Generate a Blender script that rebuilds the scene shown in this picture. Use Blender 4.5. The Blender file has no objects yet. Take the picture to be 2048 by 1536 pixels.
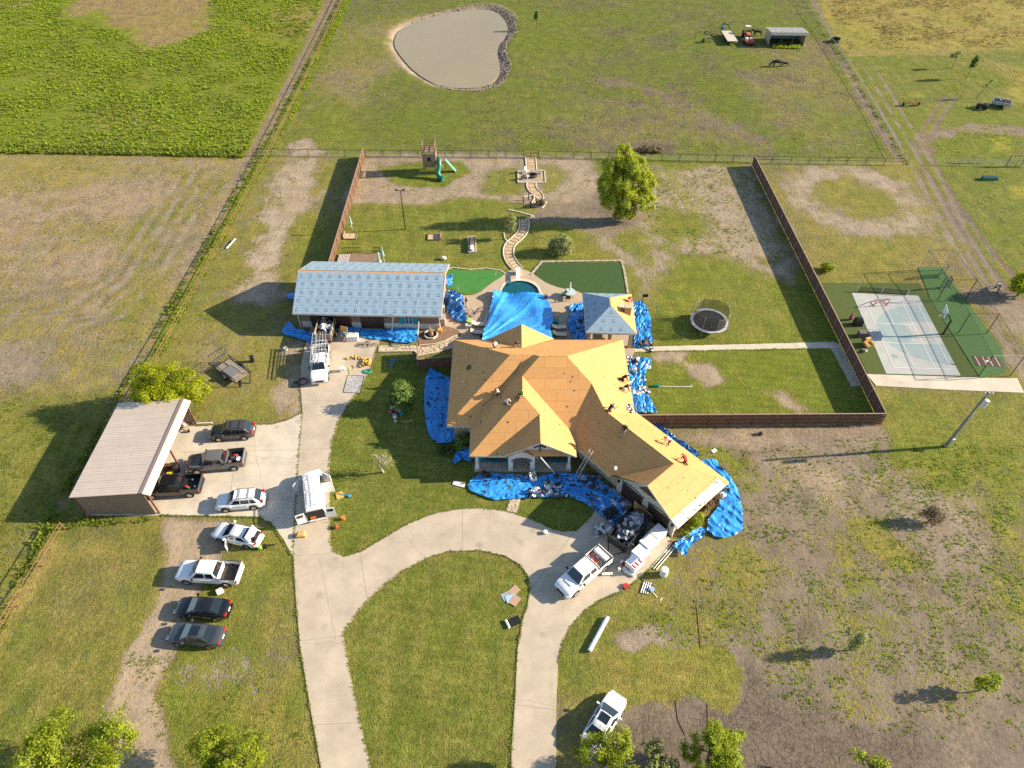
import bpy, bmesh, math, random
import numpy as np
from mathutils import Vector, Matrix, geometry

# ------------------------------------------------------------------ camera, sky, sun, exposure
SC = bpy.context.scene
COL = SC.collection
FPX, PITCH, CAMH = 1390.0, math.radians(46.4), 60.0      # drone: focal length in photo pixels, tilt below the horizon, height
cam = bpy.data.objects.new('camera', bpy.data.cameras.new('camera'))
cam.data.sensor_width = 36.0
cam.data.lens = 36.0 * FPX / 2048.0
cam.data.clip_start, cam.data.clip_end = 0.5, 6000.0
cam.location = (0, 0, CAMH)
cam.rotation_euler = (math.pi / 2 - PITCH, 0, 0)
COL.objects.link(cam)
SC.camera = cam
SUN_EL, SUN_AZ = math.radians(22.6), math.radians(5.5)   # azimuth measured from +X towards +Y
S_DIR = Vector((math.cos(SUN_EL) * math.cos(SUN_AZ), math.cos(SUN_EL) * math.sin(SUN_AZ), math.sin(SUN_EL)))
world = bpy.data.worlds.new('World')
SC.world = world
world.use_nodes = True
_nt = world.node_tree
_bg = _nt.nodes['Background']
_sky = _nt.nodes.new('ShaderNodeTexSky')
_sky.sky_type = 'NISHITA'
_sky.sun_disc = False
_sky.sun_elevation = SUN_EL
_sky.sun_rotation = math.pi / 2 - SUN_AZ
_sky.air_density, _sky.dust_density, _sky.ozone_density = 1.0, 0.6, 1.0
_nt.links.new(_sky.outputs[0], _bg.inputs[0])
_bg.inputs[1].default_value = 0.092
sun = bpy.data.objects.new('sun', bpy.data.lights.new('sun', 'SUN'))
sun.data.energy = 5.0
sun.data.angle = math.radians(0.53)
sun.data.color = (1.0, 0.85, 0.63)
sun.rotation_euler = S_DIR.to_track_quat('Z', 'Y').to_euler()
sun.location = (80, 60, 60)
COL.objects.link(sun)
SC.view_settings.view_transform = 'Standard'
SC.view_settings.look = 'None'
SC.view_settings.exposure = 1.28
SC.view_settings.gamma = 1.0
SC.view_settings.use_curve_mapping = False
SC.render.engine = 'CYCLES'
SC.cycles.max_bounces = 5
SC.cycles.diffuse_bounces = 3
SC.cycles.glossy_bounces = 2
SC.cycles.transparent_max_bounces = 8
SC.cycles.use_adaptive_sampling = True
SC.cycles.adaptive_threshold = 0.02
SC.cycles.use_denoising = False
SC.cycles.denoiser = 'OPENIMAGEDENOISE'
SC.cycles.denoising_input_passes = 'RGB_ALBEDO_NORMAL'
SC.cycles.denoising_prefilter = 'ACCURATE'

# ------------------------------------------------------------------ small library
RNG = random.Random(7)
NR = np.random.RandomState(11)
_cp, _sp = math.cos(PITCH), math.sin(PITCH)

def gp(u, v, z=0.0):
    """survey point: photo pixel -> the point it shows at height z (metres)"""
    a, b = (u - 1024) / FPX, (768 - v) / FPX
    d = Vector((a, _cp + b * _sp, -_sp + b * _cp))
    t = (z - CAMH) / d.z
    return Vector((d.x * t, d.y * t, z))

def gl(pts, z=0.0):
    return [gp(u, v, z) for u, v in pts]

def lin(h):
    h = h.lstrip('#')
    out = []
    for i in (0, 2, 4):
        c = int(h[i:i + 2], 16) / 255
        out.append(c / 12.92 if c <= 0.04045 else ((c + 0.055) / 1.055) ** 2.4)
    return tuple(out)

_MATS = {}

def mat(name, col, rough=0.7, metal=0.0, ns=0.0, na=0.0, bump=0.0, bs=None, coat=0.0, col2=None, spec=0.5, alpha=1.0, trans=0.0, rnd=0.0, stretch=None):
    """procedural material: base colour broken up by noise (ns scale, na amount), second colour, bump, per-object variation (rnd)"""
    if name in _MATS:
        return _MATS[name]
    if isinstance(col, str):
        col = lin(col)
    m = bpy.data.materials.new(name)
    m.use_nodes = True
    nt = m.node_tree
    N, L = nt.nodes, nt.links
    b = N['Principled BSDF']
    b.inputs['Base Color'].default_value = (*col, 1)
    b.inputs['Roughness'].default_value = rough
    b.inputs['Metallic'].default_value = metal
    b.inputs['Specular IOR Level'].default_value = spec
    b.inputs['Coat Weight'].default_value = coat
    b.inputs['Coat Roughness'].default_value = 0.04
    if alpha < 1:
        b.inputs['Alpha'].default_value = alpha
    src = None
    if ns:
        geo = N.new('ShaderNodeNewGeometry')
        pos = geo.outputs['Position']
        if stretch:
            mp = N.new('ShaderNodeMapping')
            mp.inputs['Scale'].default_value = stretch
            L.new(pos, mp.inputs['Vector'])
            pos = mp.outputs[0]
        no = N.new('ShaderNodeTexNoise')
        no.inputs['Scale'].default_value = ns
        no.inputs['Detail'].default_value = 5
        no.inputs['Roughness'].default_value = 0.65
        L.new(pos, no.inputs['Vector'])
        mx = N.new('ShaderNodeMix')
        mx.data_type = 'RGBA'
        c2 = lin(col2) if isinstance(col2, str) else col2
        if c2 is None:
            lo = [c * (1 - na) for c in col]
            hi = [min(1, c * (1 + na)) for c in col]
        else:
            lo, hi = col, c2
        mx.inputs[6].default_value = (*lo, 1)
        mx.inputs[7].default_value = (*hi, 1)
        rmp = N.new('ShaderNodeMapRange')
        rmp.inputs[1].default_value, rmp.inputs[2].default_value = 0.3, 0.7
        L.new(no.outputs[0], rmp.inputs[0])
        L.new(rmp.outputs[0], mx.inputs[0])
        src = mx.outputs[2]
        if bump:
            bp = N.new('ShaderNodeBump')
            bp.inputs['Strength'].default_value = bump
            bp.inputs['Distance'].default_value = 0.05
            if bs:
                n2 = N.new('ShaderNodeTexNoise')
                n2.inputs['Scale'].default_value = bs
                n2.inputs['Detail'].default_value = 4
                L.new(pos, n2.inputs['Vector'])
                L.new(n2.outputs[0], bp.inputs['Height'])
            else:
                L.new(no.outputs[0], bp.inputs['Height'])
            L.new(bp.outputs[0], b.inputs['Normal'])
    if rnd:
        oi = N.new('ShaderNodeObjectInfo')
        mr = N.new('ShaderNodeMapRange')
        mr.inputs[3].default_value, mr.inputs[4].default_value = 1 - rnd, 1 + rnd
        L.new(oi.outputs['Random'], mr.inputs[0])
        hs = N.new('ShaderNodeHueSaturation')
        if src is not None:
            L.new(src, hs.inputs['Color'])
        else:
            hs.inputs['Color'].default_value = (*col, 1)
        L.new(mr.outputs[0], hs.inputs['Value'])
        src = hs.outputs[0]
    if src is not None:
        L.new(src, b.inputs['Base Color'])
    if trans:
        t = N.new('ShaderNodeBsdfTranslucent')
        if src is not None:
            L.new(src, t.inputs[0])
        else:
            t.inputs[0].default_value = (*col, 1)
        ms = N.new('ShaderNodeMixShader')
        ms.inputs[0].default_value = trans
        L.new(b.outputs[0], ms.inputs[1])
        L.new(t.outputs[0], ms.inputs[2])
        L.new(ms.outputs[0], N['Material Output'].inputs[0])
    _MATS[name] = m
    return m

class MB:
    """collects shapes; obj() links them as ONE mesh object"""
    def __init__(s):
        s.v, s.f, s.mi, s.cur = [], [], [], 0
    def add(s, vs, fs):
        o = len(s.v)
        s.v += [tuple(p) for p in vs]
        s.f += [tuple(i + o for i in q) for q in fs]
        s.mi += [s.cur] * len(fs)
        return s
    def mat(s, i):
        s.cur = i
        return s
    def box(s, c, d, rz=0.0, rx=0.0, ry=0.0):
        M = Matrix.Rotation(rz, 3, 'Z') @ Matrix.Rotation(ry, 3, 'Y') @ Matrix.Rotation(rx, 3, 'X')
        c = Vector(c)
        vs = [c + M @ Vector((i * d[0] / 2, j * d[1] / 2, k * d[2] / 2)) for k in (-1, 1) for j in (-1, 1) for i in (-1, 1)]
        return s.add(vs, [(0, 2, 3, 1), (4, 5, 7, 6), (0, 1, 5, 4), (2, 6, 7, 3), (0, 4, 6, 2), (1, 3, 7, 5)])
    def bb(s, x0, x1, y0, y1, z0, z1):
        return s.box(((x0 + x1) / 2, (y0 + y1) / 2, (z0 + z1) / 2), (x1 - x0, y1 - y0, z1 - z0))
    def bar(s, p, q, w, h=None):
        """rectangular bar from p to q"""
        p, q = Vector(p), Vector(q)
        d = q - p
        if d.length < 1e-6:
            return s
        h = h or w
        d.normalize()
        up = Vector((0, 0, 1)) if abs(d.z) < 0.95 else Vector((1, 0, 0))
        a = d.cross(up).normalized()
        b = a.cross(d)
        vs = [e + a * i * w / 2 + b * j * h / 2 for e in (p, q) for j in (-1, 1) for i in (-1, 1)]
        return s.add(vs, [(0, 1, 3, 2), (4, 6, 7, 5), (0, 4, 5, 1), (2, 3, 7, 6), (0, 2, 6, 4), (1, 5, 7, 3)])
    def cyl(s, p, q, r, r2=None, n=8, cap=True):
        p, q = Vector(p), Vector(q)
        r2 = r if r2 is None else r2
        d = (q - p).normalized()
        up = Vector((0, 0, 1)) if abs(d.z) < 0.95 else Vector((1, 0, 0))
        a = d.cross(up).normalized()
        b = a.cross(d)
        vs = []
        for e, rr in ((p, r), (q, r2)):
            for i in range(n):
                t = 2 * math.pi * i / n
                vs.append(e + (a * math.cos(t) + b * math.sin(t)) * rr)
        fs = [(i, (i + 1) % n, n + (i + 1) % n, n + i) for i in range(n)]
        if cap:
            fs += [tuple(range(n - 1, -1, -1)), tuple(range(n, 2 * n))]
        return s.add(vs, fs)
    def tube(s, pts, r, n=6, closed=False):
        pts = [Vector(p) for p in pts]
        rs = r if isinstance(r, (list, tuple)) else [r] * len(pts)
        vs, N = [], len(pts)
        for k, p in enumerate(pts):
            if closed:
                d = pts[(k + 1) % N] - pts[k - 1]
            else:
                d = pts[min(k + 1, N - 1)] - pts[max(k - 1, 0)]
            d.normalize()
            up = Vector((0, 0, 1)) if abs(d.z) < 0.95 else Vector((1, 0, 0))
            a = d.cross(up).normalized()
            b = a.cross(d)
            vs += [p + (a * math.cos(2 * math.pi * i / n) + b * math.sin(2 * math.pi * i / n)) * rs[k] for i in range(n)]
        fs = []
        for k in range(N if closed else N - 1):
            k2 = (k + 1) % N
            fs += [(k * n + i, k * n + (i + 1) % n, k2 * n + (i + 1) % n, k2 * n + i) for i in range(n)]
        if not closed:
            fs += [tuple(range(n - 1, -1, -1)), tuple(range((N - 1) * n, N * n))]
        return s.add(vs, fs)
    def loft(s, secs, cap=True, ring=True):
        n = len(secs[0])
        vs = [p for q in secs for p in q]
        fs = []
        for k in range(len(secs) - 1):
            for i in range(n if ring else n - 1):
                j = (i + 1) % n
                fs.append((k * n + i, k * n + j, (k + 1) * n + j, (k + 1) * n + i))
        if cap:
            fs += [tuple(range(n - 1, -1, -1)), tuple(range((len(secs) - 1) * n, len(secs) * n))]
        return s.add(vs, fs)
    def sph(s, c, r, nu=10, nv=6, jit=0.0, rng=None):
        c = Vector(c)
        r = (r, r, r) if not isinstance(r, (tuple, list)) else r
        vs = [c + Vector((0, 0, -r[2]))]
        for j in range(1, nv):
            ph = -math.pi / 2 + math.pi * j / nv
            for i in range(nu):
                t = 2 * math.pi * i / nu
                k = 1 + (rng.uniform(-jit, jit) if rng else 0)
                vs.append(c + Vector((r[0] * math.cos(ph) * math.cos(t) * k, r[1] * math.cos(ph) * math.sin(t) * k, r[2] * math.sin(ph) * k)))
        vs.append(c + Vector((0, 0, r[2])))
        fs = [(0, 1 + (i + 1) % nu, 1 + i) for i in range(nu)]
        for j in range(nv - 2):
            fs += [(1 + j * nu + i, 1 + j * nu + (i + 1) % nu, 1 + (j + 1) * nu + (i + 1) % nu, 1 + (j + 1) * nu + i) for i in range(nu)]
        l = len(vs) - 1
        fs += [(l, 1 + (nv - 2) * nu + i, 1 + (nv - 2) * nu + (i + 1) % nu) for i in range(nu)]
        return s.add(vs, fs)
    def face(s, pts):
        return s.add(pts, [tuple(range(len(pts)))])
    def slab(s, pts, z0, z1, holes=()):
        """flat slab over an outline (may be concave, may have holes)"""
        loops = [[Vector((p[0], p[1], 0)) for p in pts]] + [[Vector((p[0], p[1], 0)) for p in h] for h in holes]
        flat = [p for l in loops for p in l]
        tris = geometry.tessellate_polygon(loops)
        n = len(flat)
        vs = [(p.x, p.y, z1) for p in flat] + [(p.x, p.y, z0) for p in flat]
        fs = []
        for t in tris:
            a, b, c = [flat[i] for i in t]
            up = (b - a).cross(c - a).z > 0
            fs.append(tuple(t) if up else tuple(reversed(t)))
        o = 0
        for li, l in enumerate(loops):
            k = len(l)
            for i in range(k):
                j = (i + 1) % k
                fs.append((o + i, n + o + i, n + o + j, o + j))
            o += k
        return s.add(vs, fs)
    def obj(s, name, m, parent=None, smooth=False, loc=None, rz=0.0, ang=40):
        me = bpy.data.meshes.new(name)
        me.from_pydata(s.v, [], s.f)
        for mm in (m if isinstance(m, (list, tuple)) else [m]):
            me.materials.append(mm)
        if any(s.mi):
            me.polygons.foreach_set('material_index', s.mi)
        if smooth:
            me.polygons.foreach_set('use_smooth', [True] * len(me.polygons))
            me.set_sharp_from_angle(angle=math.radians(ang))
        me.update()
        o = bpy.data.objects.new(name, me)
        COL.objects.link(o)
        if parent:
            o.parent = parent
        if loc is not None:
            o.location = loc
        if rz:
            o.rotation_euler.z = rz
        return o

def tag(o, label=None, cat=None, group=None, kind=None):
    for k, v in (('label', label), ('category', cat), ('group', group), ('kind', kind)):
        if v:
            o[k] = v
    return o

def thing(name, label, cat, loc=(0, 0, 0), rz=0.0, group=None):
    o = bpy.data.objects.new(name, None)
    o.empty_display_size = 0.3
    COL.objects.link(o)
    o.location = loc
    o.rotation_euler.z = rz
    return tag(o, label, cat, group)

def copytree(o, parent=None):
    c = o.copy()
    COL.objects.link(c)
    c.parent = parent
    for ch in [k for k in bpy.data.objects if k.parent == o]:
        copytree(ch, c)
    return c

def npmesh(name, V, Fq, m, parent=None, smooth=False, attr=None):
    """big mesh straight from numpy: V (n,3), Fq (k,3|4)"""
    me = bpy.data.meshes.new(name)
    k = Fq.shape[1]
    me.vertices.add(len(V))
    me.vertices.foreach_set('co', np.ascontiguousarray(V, np.float32).ravel())
    me.loops.add(Fq.size)
    me.loops.foreach_set('vertex_index', np.ascontiguousarray(Fq, np.int32).ravel())
    me.polygons.add(len(Fq))
    me.polygons.foreach_set('loop_start', np.arange(0, Fq.size, k, dtype=np.int32))
    if smooth:
        me.polygons.foreach_set('use_smooth', np.ones(len(Fq), bool))
    if attr is not None:
        for an, av in attr.items():
            a = me.attributes.new(an, 'FLOAT_COLOR', 'POINT')
            a.data.foreach_set('color', np.ascontiguousarray(av, np.float32).ravel())
    me.materials.append(m)
    me.update(calc_edges=True)
    me.validate()
    o = bpy.data.objects.new(name, me)
    COL.objects.link(o)
    if parent:
        o.parent = parent
    return o

# numpy value noise
_perm = np.random.RandomState(3).rand(256, 256)
def vnoise(x, y, s, seed=0):
    x = x / s + seed * 17.3
    y = y / s + seed * 9.1
    i, j = np.floor(x).astype(int), np.floor(y).astype(int)
    fx, fy = x - i, y - j
    fx, fy = fx * fx * (3 - 2 * fx), fy * fy * (3 - 2 * fy)
    g = lambda a, b: _perm[a & 255, b & 255]
    return (g(i, j) * (1 - fx) + g(i + 1, j) * fx) * (1 - fy) + (g(i, j + 1) * (1 - fx) + g(i + 1, j + 1) * fx) * fy
def fbm(x, y, s, seed=0, o=4):
    t, a, w = 0, 1.0, 0
    for k in range(o):
        t = t + a * vnoise(x, y, s / 2 ** k, seed + k * 3)
        w += a
        a *= 0.55
    return t / w
def sdf(x, y, poly):
    """signed distance to a polygon, negative inside"""
    d2 = np.full(x.shape, 1e12)
    ins = np.zeros(x.shape, bool)
    n = len(poly)
    for k in range(n):
        ax, ay = poly[k][0], poly[k][1]
        bx, by = poly[(k + 1) % n][0], poly[(k + 1) % n][1]
        ex, ey = bx - ax, by - ay
        t = np.clip(((x - ax) * ex + (y - ay) * ey) / max(ex * ex + ey * ey, 1e-9), 0, 1)
        d2 = np.minimum(d2, (x - ax - t * ex) ** 2 + (y - ay - t * ey) ** 2)
        c = (ay > y) != (by > y)
        if ey != 0:
            ins ^= c & (x < ex * (y - ay) / ey + ax)
    d = np.sqrt(d2)
    return np.where(ins, -d, d)
def dline(x, y, pts):
    d2 = np.full(x.shape, 1e12)
    for k in range(len(pts) - 1):
        ax, ay = pts[k][0], pts[k][1]
        ex, ey = pts[k + 1][0] - ax, pts[k + 1][1] - ay
        t = np.clip(((x - ax) * ex + (y - ay) * ey) / max(ex * ex + ey * ey, 1e-9), 0, 1)
        d2 = np.minimum(d2, (x - ax - t * ex) ** 2 + (y - ay - t * ey) ** 2)
    return np.sqrt(d2)
def smooth_poly(pts, it=2, closed=True):
    pts = [Vector(p) for p in pts]
    for _ in range(it):
        out = []
        n = len(pts)
        for k in range(n if closed else n - 1):
            a, b = pts[k], pts[(k + 1) % n]
            out += [a * 0.75 + b * 0.25, a * 0.25 + b * 0.75]
        if not closed:
            out = [pts[0]] + out + [pts[-1]]
        pts = out
    return pts
# ------------------------------------------------------------------ the ground: one sheet, zones of grass cover / dryness / soil tone / lushness
_f = np.arange(-132, 132.01, 0.4)
gx = np.concatenate([[-3000, -1500, -700, -350, -220, -165, -145], _f, [145, 165, 220, 350, 700, 1500, 3000]])
_g = np.arange(6, 204.01, 0.4)
gy = np.concatenate([[-800, -300, -100, -40, -15, -2], _g, [212, 230, 270, 360, 600, 1200, 3000]])
GX, GY = np.meshgrid(gx, gy)
shp = GX.shape
X, Y = GX.ravel(), GY.ravel()
N1 = fbm(X, Y, 9, 1)
N2 = fbm(X, Y, 2.6, 5)
N3 = fbm(X, Y, 30, 9)
zone = np.empty((len(X), 4))
zone[:] = (0.66, 0.5, 0.45, 0.35)
zone[:, 0] += (N1 - 0.5) * 0.5 + (N3 - 0.5) * 0.5
zone[:, 1] += (N3 - 0.5) * 0.6 + (N2 - 0.5) * 0.4
zone[:, 2] += (N1 - 0.5) * 0.5
hz = np.zeros(len(X))

def zsel(P, pad):
    xs, ys = [p[0] for p in P], [p[1] for p in P]
    return np.where((X > min(xs) - pad) & (X < max(xs) + pad) & (Y > min(ys) - pad) & (Y < max(ys) + pad))[0]

def zput(sel, w, val, var=0.25):
    n1, n2 = N1[sel] - 0.5, N2[sel] - 0.5
    v = np.array(val, float)[None, :].repeat(len(sel), 0)
    v[:, 0] += (n1 * 1.2 + n2 * 0.8) * var
    v[:, 1] += (n2 * 1.0 - n1 * 0.8) * var
    v[:, 2] += (n1 * 0.8 + n2 * 0.6) * var
    v[:, 3] += n1 * var
    zone[sel] = zone[sel] * (1 - w[:, None]) + v * w[:, None]

def Z(pix, val, fe=1.0, wob=1.5, var=0.3):
    P = gl(pix)
    sel = zsel(P, fe + wob + 1)
    if not len(sel):
        return
    d = sdf(X[sel], Y[sel], P) + (N2[sel] - 0.5) * 2 * wob + (N1[sel] - 0.5) * wob
    t = np.clip((fe - d) / (2 * fe), 0, 1)
    zput(sel, t * t * (3 - 2 * t), val, var)

def ZL(pix, width, val, fe=0.4, wob=0.4, var=0.3, amt=1.0):
    P = gl(pix)
    sel = zsel(P, width + fe + 2)
    if not len(sel):
        return
    d = dline(X[sel], Y[sel], P) - width / 2 + (N2[sel] - 0.5) * 2 * wob
    t = np.clip((fe - d) / (2 * fe), 0, 1)
    zput(sel, t * t * (3 - 2 * t) * amt, val, var)

# values: (grass cover, dryness, soil tone, lushness)
# pasture behind the yard
Z([(700, -60), (1600, -60), (1800, 330), (550, 310), (600, 150)], (0.72, 0.16, 0.27, 0.22), 2, 3, 0.6)
Z([(650, 60), (820, 30), (800, 120), (700, 240), (600, 230)], (0.62, 0.55, 0.5, 0.2), 4, 5, 0.5)
Z([(1030, 20), (1180, 40), (1160, 260), (1000, 220), (1010, 140)], (0.78, 0.2, 0.3, 0.36), 4, 5, 0.5)
Z([(1150, 190), (1350, 195), (1450, 240), (1500, 310), (1180, 310), (1120, 250)], (0.55, 0.4, 0.25, 0.15), 4, 5, 0.5)
Z([(600, 230), (690, 200), (740, 300), (560, 300)], (0.85, 0.2, 0.5, 0.6), 3, 3, 0.4)
Z([(580, 285), (625, 280), (640, 315), (575, 315)], (0.1, 0.6, 0.7, 0.1), 1, 1.5)
Z([(1480, 100), (1650, 80), (1740, 200), (1720, 310), (1600, 300), (1500, 200)], (0.62, 0.42, 0.34, 0.2), 4, 6, 0.5)
Z([(1260, 200), (1290, 200), (1290, 215), (1258, 214)], (0.05, 0.5, 0.05, 0), 0.8, 1)
Z([(1250, 285), (1340, 285), (1350, 300), (1260, 302)], (0.1, 0.5, 0.08, 0), 1.5, 2)
ZL([(1200, 160), (1300, 180), (1400, 230), (1540, 290)], 2.5, (0.3, 0.6, 0.3, 0.1), 2, 2, 0.4, 0.7)
# lush weedy field upper left with a dry brown patch
Z([(-900, -80), (655, -80), (640, 20), (585, 120), (540, 215), (482, 318), (300, 312), (-700, 300)], (1.0, 0.14, 0.4, 0.95), 1.2, 1.2, 0.4)
Z([(170, -80), (430, -60), (415, 60), (360, 85), (290, 100), (235, 60), (200, 30), (120, 35), (160, 0)], (0.6, 1.0, 0.25, 0.0), 3, 6, 0.35)
Z([(-400, -60), (120, -60), (60, 12), (-300, 30)], (0.7, 0.95, 0.5, 0.1), 3, 5, 0.35)
Z([(475, 55), (535, 40), (560, 75), (510, 92), (470, 85)], (1.0, 0.62, 0.5, 0.9), 1.5, 2)
Z([(540, 20), (610, 0), (640, 30), (600, 80), (545, 75)], (0.8, 0.75, 0.6, 0.4), 2, 3)
Z([(150, 200), (330, 190), (330, 270), (180, 280)], (0.9, 0.4, 0.35, 0.55), 5, 8, 0.5)
# stubble field middle left
Z([(-700, 306), (300, 312), (490, 318), (510, 330), (400, 520), (300, 680), (230, 790), (-900, 800)], (0.42, 0.9, 0.62, 0.12), 1.0, 1.5, 0.6)
Z([(-300, 305), (250, 308), (240, 350), (120, 380), (-300, 420)], (0.6, 0.85, 0.7, 0.45), 3, 4, 0.4)
Z([(300, 420), (450, 340), (400, 500), (310, 650), (220, 760), (150, 700), (240, 560)], (0.58, 0.64, 0.6, 0.35), 4, 4, 0.6)
Z([(-200, 590), (120, 580), (260, 660), (215, 800), (-300, 820)], (0.6, 0.64, 0.55, 0.35), 4, 4, 0.55)
Z([(0, 690), (50, 680), (60, 800), (0, 830), (-60, 800)], (0.2, 0.6, 0.5, 0.1), 2, 3)
for k in range(9):
    o = k * 13
    ZL([(455 - o, 345), (380 - o * 1.1, 470), (330 - o * 1.2, 560), (255 - o * 1.4, 640 - k * 3), (170 - o * 1.6, 655 - k * 4)], 0.45, (0.3, 0.7, 0.72, 0.15) if k % 2 else (0.85, 0.32, 0.5, 0.55), 0.4, 0.9, 0.5, 0.5)
# field left of the carport
Z([(-900, 800), (240, 780), (160, 1000), (110, 1075), (0, 1260), (-900, 1500)], (0.82, 0.38, 0.5, 0.38), 3, 3, 0.5)
Z([(-600, 1050), (60, 1060), (-20, 1200), (-500, 1500)], (0.75, 0.62, 0.55, 0.3), 3, 3, 0.5)
# strip along the field fence: track, ditch
ZL([(680, -20), (620, 110), (545, 250), (480, 370), (370, 570), (265, 760), (150, 960), (75, 1100), (-60, 1340)], 0.9, (0.45, 0.8, 0.45, 0.2), 0.6, 0.6)
ZL([(668, -20), (612, 100), (540, 235), (470, 365)], 1.0, (0.15, 0.8, 0.25, 0.1), 0.5, 0.4)
ZL([(700, -20), (640, 100), (560, 260), (500, 365), (390, 570), (285, 760)], 1.6, (1.0, 0.1, 0.4, 0.9), 0.5, 0.5)
# between field fence and yard
Z([(555, 315), (715, 310), (655, 520), (585, 620), (560, 700), (600, 820), (380, 850), (385, 770), (300, 740), (400, 560), (480, 420)], (0.74, 0.55, 0.7, 0.38), 1.5, 2, 0.5)
Z([(575, 330), (640, 320), (630, 390), (590, 470), (565, 560), (545, 640), (470, 600), (505, 520), (540, 440)], (0.22, 0.75, 0.82, 0.1), 2, 2.5, 0.5)
Z([(385, 640), (560, 660), (590, 700), (600, 800), (560, 845), (400, 845)], (0.68, 0.66, 0.72, 0.35), 2, 3, 0.5)
Z([(560, 690), (604, 690), (604, 830), (560, 845), (540, 790), (565, 740)], (0.25, 0.85, 0.75, 0.1), 1.5, 2)
for k in range(6):
    ZL([(600 - k * 9, 350), (560 - k * 10, 470), (520 - k * 9, 600)], 0.25, (0.05, 0.7, 0.9, 0.0), 0.2, 0.3, 0.2, 0.6)
# back yard
Z([(728, 308), (1505, 318), (1600, 500), (1765, 828), (1290, 830), (1270, 690), (900, 530), (668, 520), (700, 410)], (0.86, 0.32, 0.6, 0.5), 0.4, 0.3, 0.35)
Z([(728, 310), (1170, 312), (1230, 400), (1150, 420), (1000, 405), (920, 395), (880, 415), (760, 405), (700, 405)], (0.10, 0.7, 0.62, 0.15), 1, 1.5, 0.35)
Z([(735, 312), (850, 318), (850, 330), (760, 340)], (0.3, 0.6, 0.5, 0.4), 1, 2)
Z([(750, 335), (850, 322), (925, 325), (940, 345), (895, 370), (870, 378), (800, 372), (770, 355)], (0.95, 0.25, 0.55, 0.55), 0.7, 0.9)
Z([(985, 340), (1020, 330), (1050, 345), (1050, 395), (960, 390), (965, 370)], (0.75, 0.4, 0.6, 0.5), 1.2, 1.5)
Z([(1075, 330), (1110, 325), (1140, 350), (1120, 385), (1080, 390)], (0.6, 0.6, 0.6, 0.45), 1.2, 1.5)
ZL([(690, 420), (720, 380), (735, 330)], 3, (0.15, 0.95, 0.75, 0.1), 1, 1, 0.3, 0.7)
Z([(760, 400), (880, 395), (930, 410), (900, 425), (800, 425)], (0.3, 0.7, 0.75, 0.2), 1, 1.5)
Z([(700, 410), (1000, 410), (1040, 460), (1010, 540), (890, 530), (668, 520)], (0.96, 0.4, 0.6, 0.45), 1, 1, 0.35)
Z([(860, 400), (1010, 405), (1000, 480), (900, 470)], (0.95, 0.32, 0.6, 0.5), 2, 2, 0.3)
Z([(1040, 400), (1200, 395), (1300, 440), (1240, 480), (1090, 450)], (0.22, 0.6, 0.35, 0.2), 1.5, 2, 0.35)
Z([(1180, 400), (1290, 400), (1300, 450), (1200, 460)], (0.12, 0.6, 0.25, 0.1), 1.5, 1.5, 0.3)
Z([(1050, 455), (1240, 480), (1260, 530), (1060, 525)], (0.95, 0.45, 0.6, 0.5), 1.5, 1.5, 0.35)
Z([(1290, 330), (1500, 335), (1560, 440), (1590, 520), (1440, 520), (1350, 500), (1290, 470), (1270, 400)], (0.42, 0.55, 0.85, 0.4), 2, 2.5, 0.45)
Z([(1300, 420), (1400, 425), (1420, 470), (1330, 480)], (0.75, 0.4, 0.7, 0.5), 2, 2.5, 0.4)
ZL([(1200, 480), (1250, 510), (1290, 560), (1300, 600)], 2.6, (0.42, 0.5, 0.85, 0.3), 2, 2, 0.5)
ZL([(1290, 480), (1330, 530), (1300, 590)], 4.0, (0.45, 0.5, 0.85, 0.35), 2.5, 2.5, 0.5)
Z([(1440, 480), (1500, 520), (1590, 530), (1600, 580), (1500, 545)], (0.4, 0.5, 0.85, 0.35), 1.5, 2)
Z([(1300, 600), (1360, 540), (1450, 525), (1600, 590), (1700, 690), (1310, 690)], (0.95, 0.32, 0.6, 0.62), 2.5, 2.5, 0.3)
Z([(1290, 700), (1680, 695), (1740, 828), (1300, 828)], (0.96, 0.2, 0.6, 0.62), 0.8, 0.8, 0.3)
Z([(1300, 702), (1385, 702), (1380, 718), (1430, 735), (1450, 765), (1420, 770), (1370, 735), (1310, 725)], (0.18, 0.8, 0.75, 0.2), 0.8, 1.3)
Z([(1530, 785), (1580, 780), (1600, 800), (1630, 820), (1600, 828), (1560, 815)], (0.15, 0.8, 0.75, 0.2), 0.8, 1.2)
Z([(838, 712), (905, 700), (905, 740), (830, 735)], (0.95, 0.4, 0.5, 0.4), 0.5, 0.3)
# right pasture
Z([(1640, -80), (2600, -80), (2600, 100), (2100, 95), (1920, 105), (1690, 98), (1640, 30)], (0.95, 0.86, 0.6, 0.55), 1.5, 2, 0.5)
Z([(1680, 105), (1900, 108), (2600, 110), (2600, 700), (2000, 600), (1850, 350), (1800, 310)], (0.88, 0.26, 0.4, 0.45), 1.5, 2, 0.5)
Z([(1980, 130), (2200, 150), (2200, 230), (2040, 200)], (0.8, 0.8, 0.5, 0.4), 3, 4)
Z([(2020, 170), (2060, 180), (2060, 205), (2030, 200)], (1, 0.85, 0.5, 0.8), 1, 1.5)
for q in ([(1822, 186), (1838, 185), (1842, 192), (1824, 193)], [(1980, 275), (2010, 272), (2030, 300), (1985, 305)], [(2020, 375), (2060, 370), (2060, 395), (2025, 395)]):
    Z(q, (1.0, 0.62, 0.5, 1.0), 0.8, 0.8)
ZL([(1860, 270), (1950, 255), (2040, 265), (2100, 262)], 3.0, (0.2, 0.6, 0.4, 0.2), 1.5, 1.5)
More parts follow.
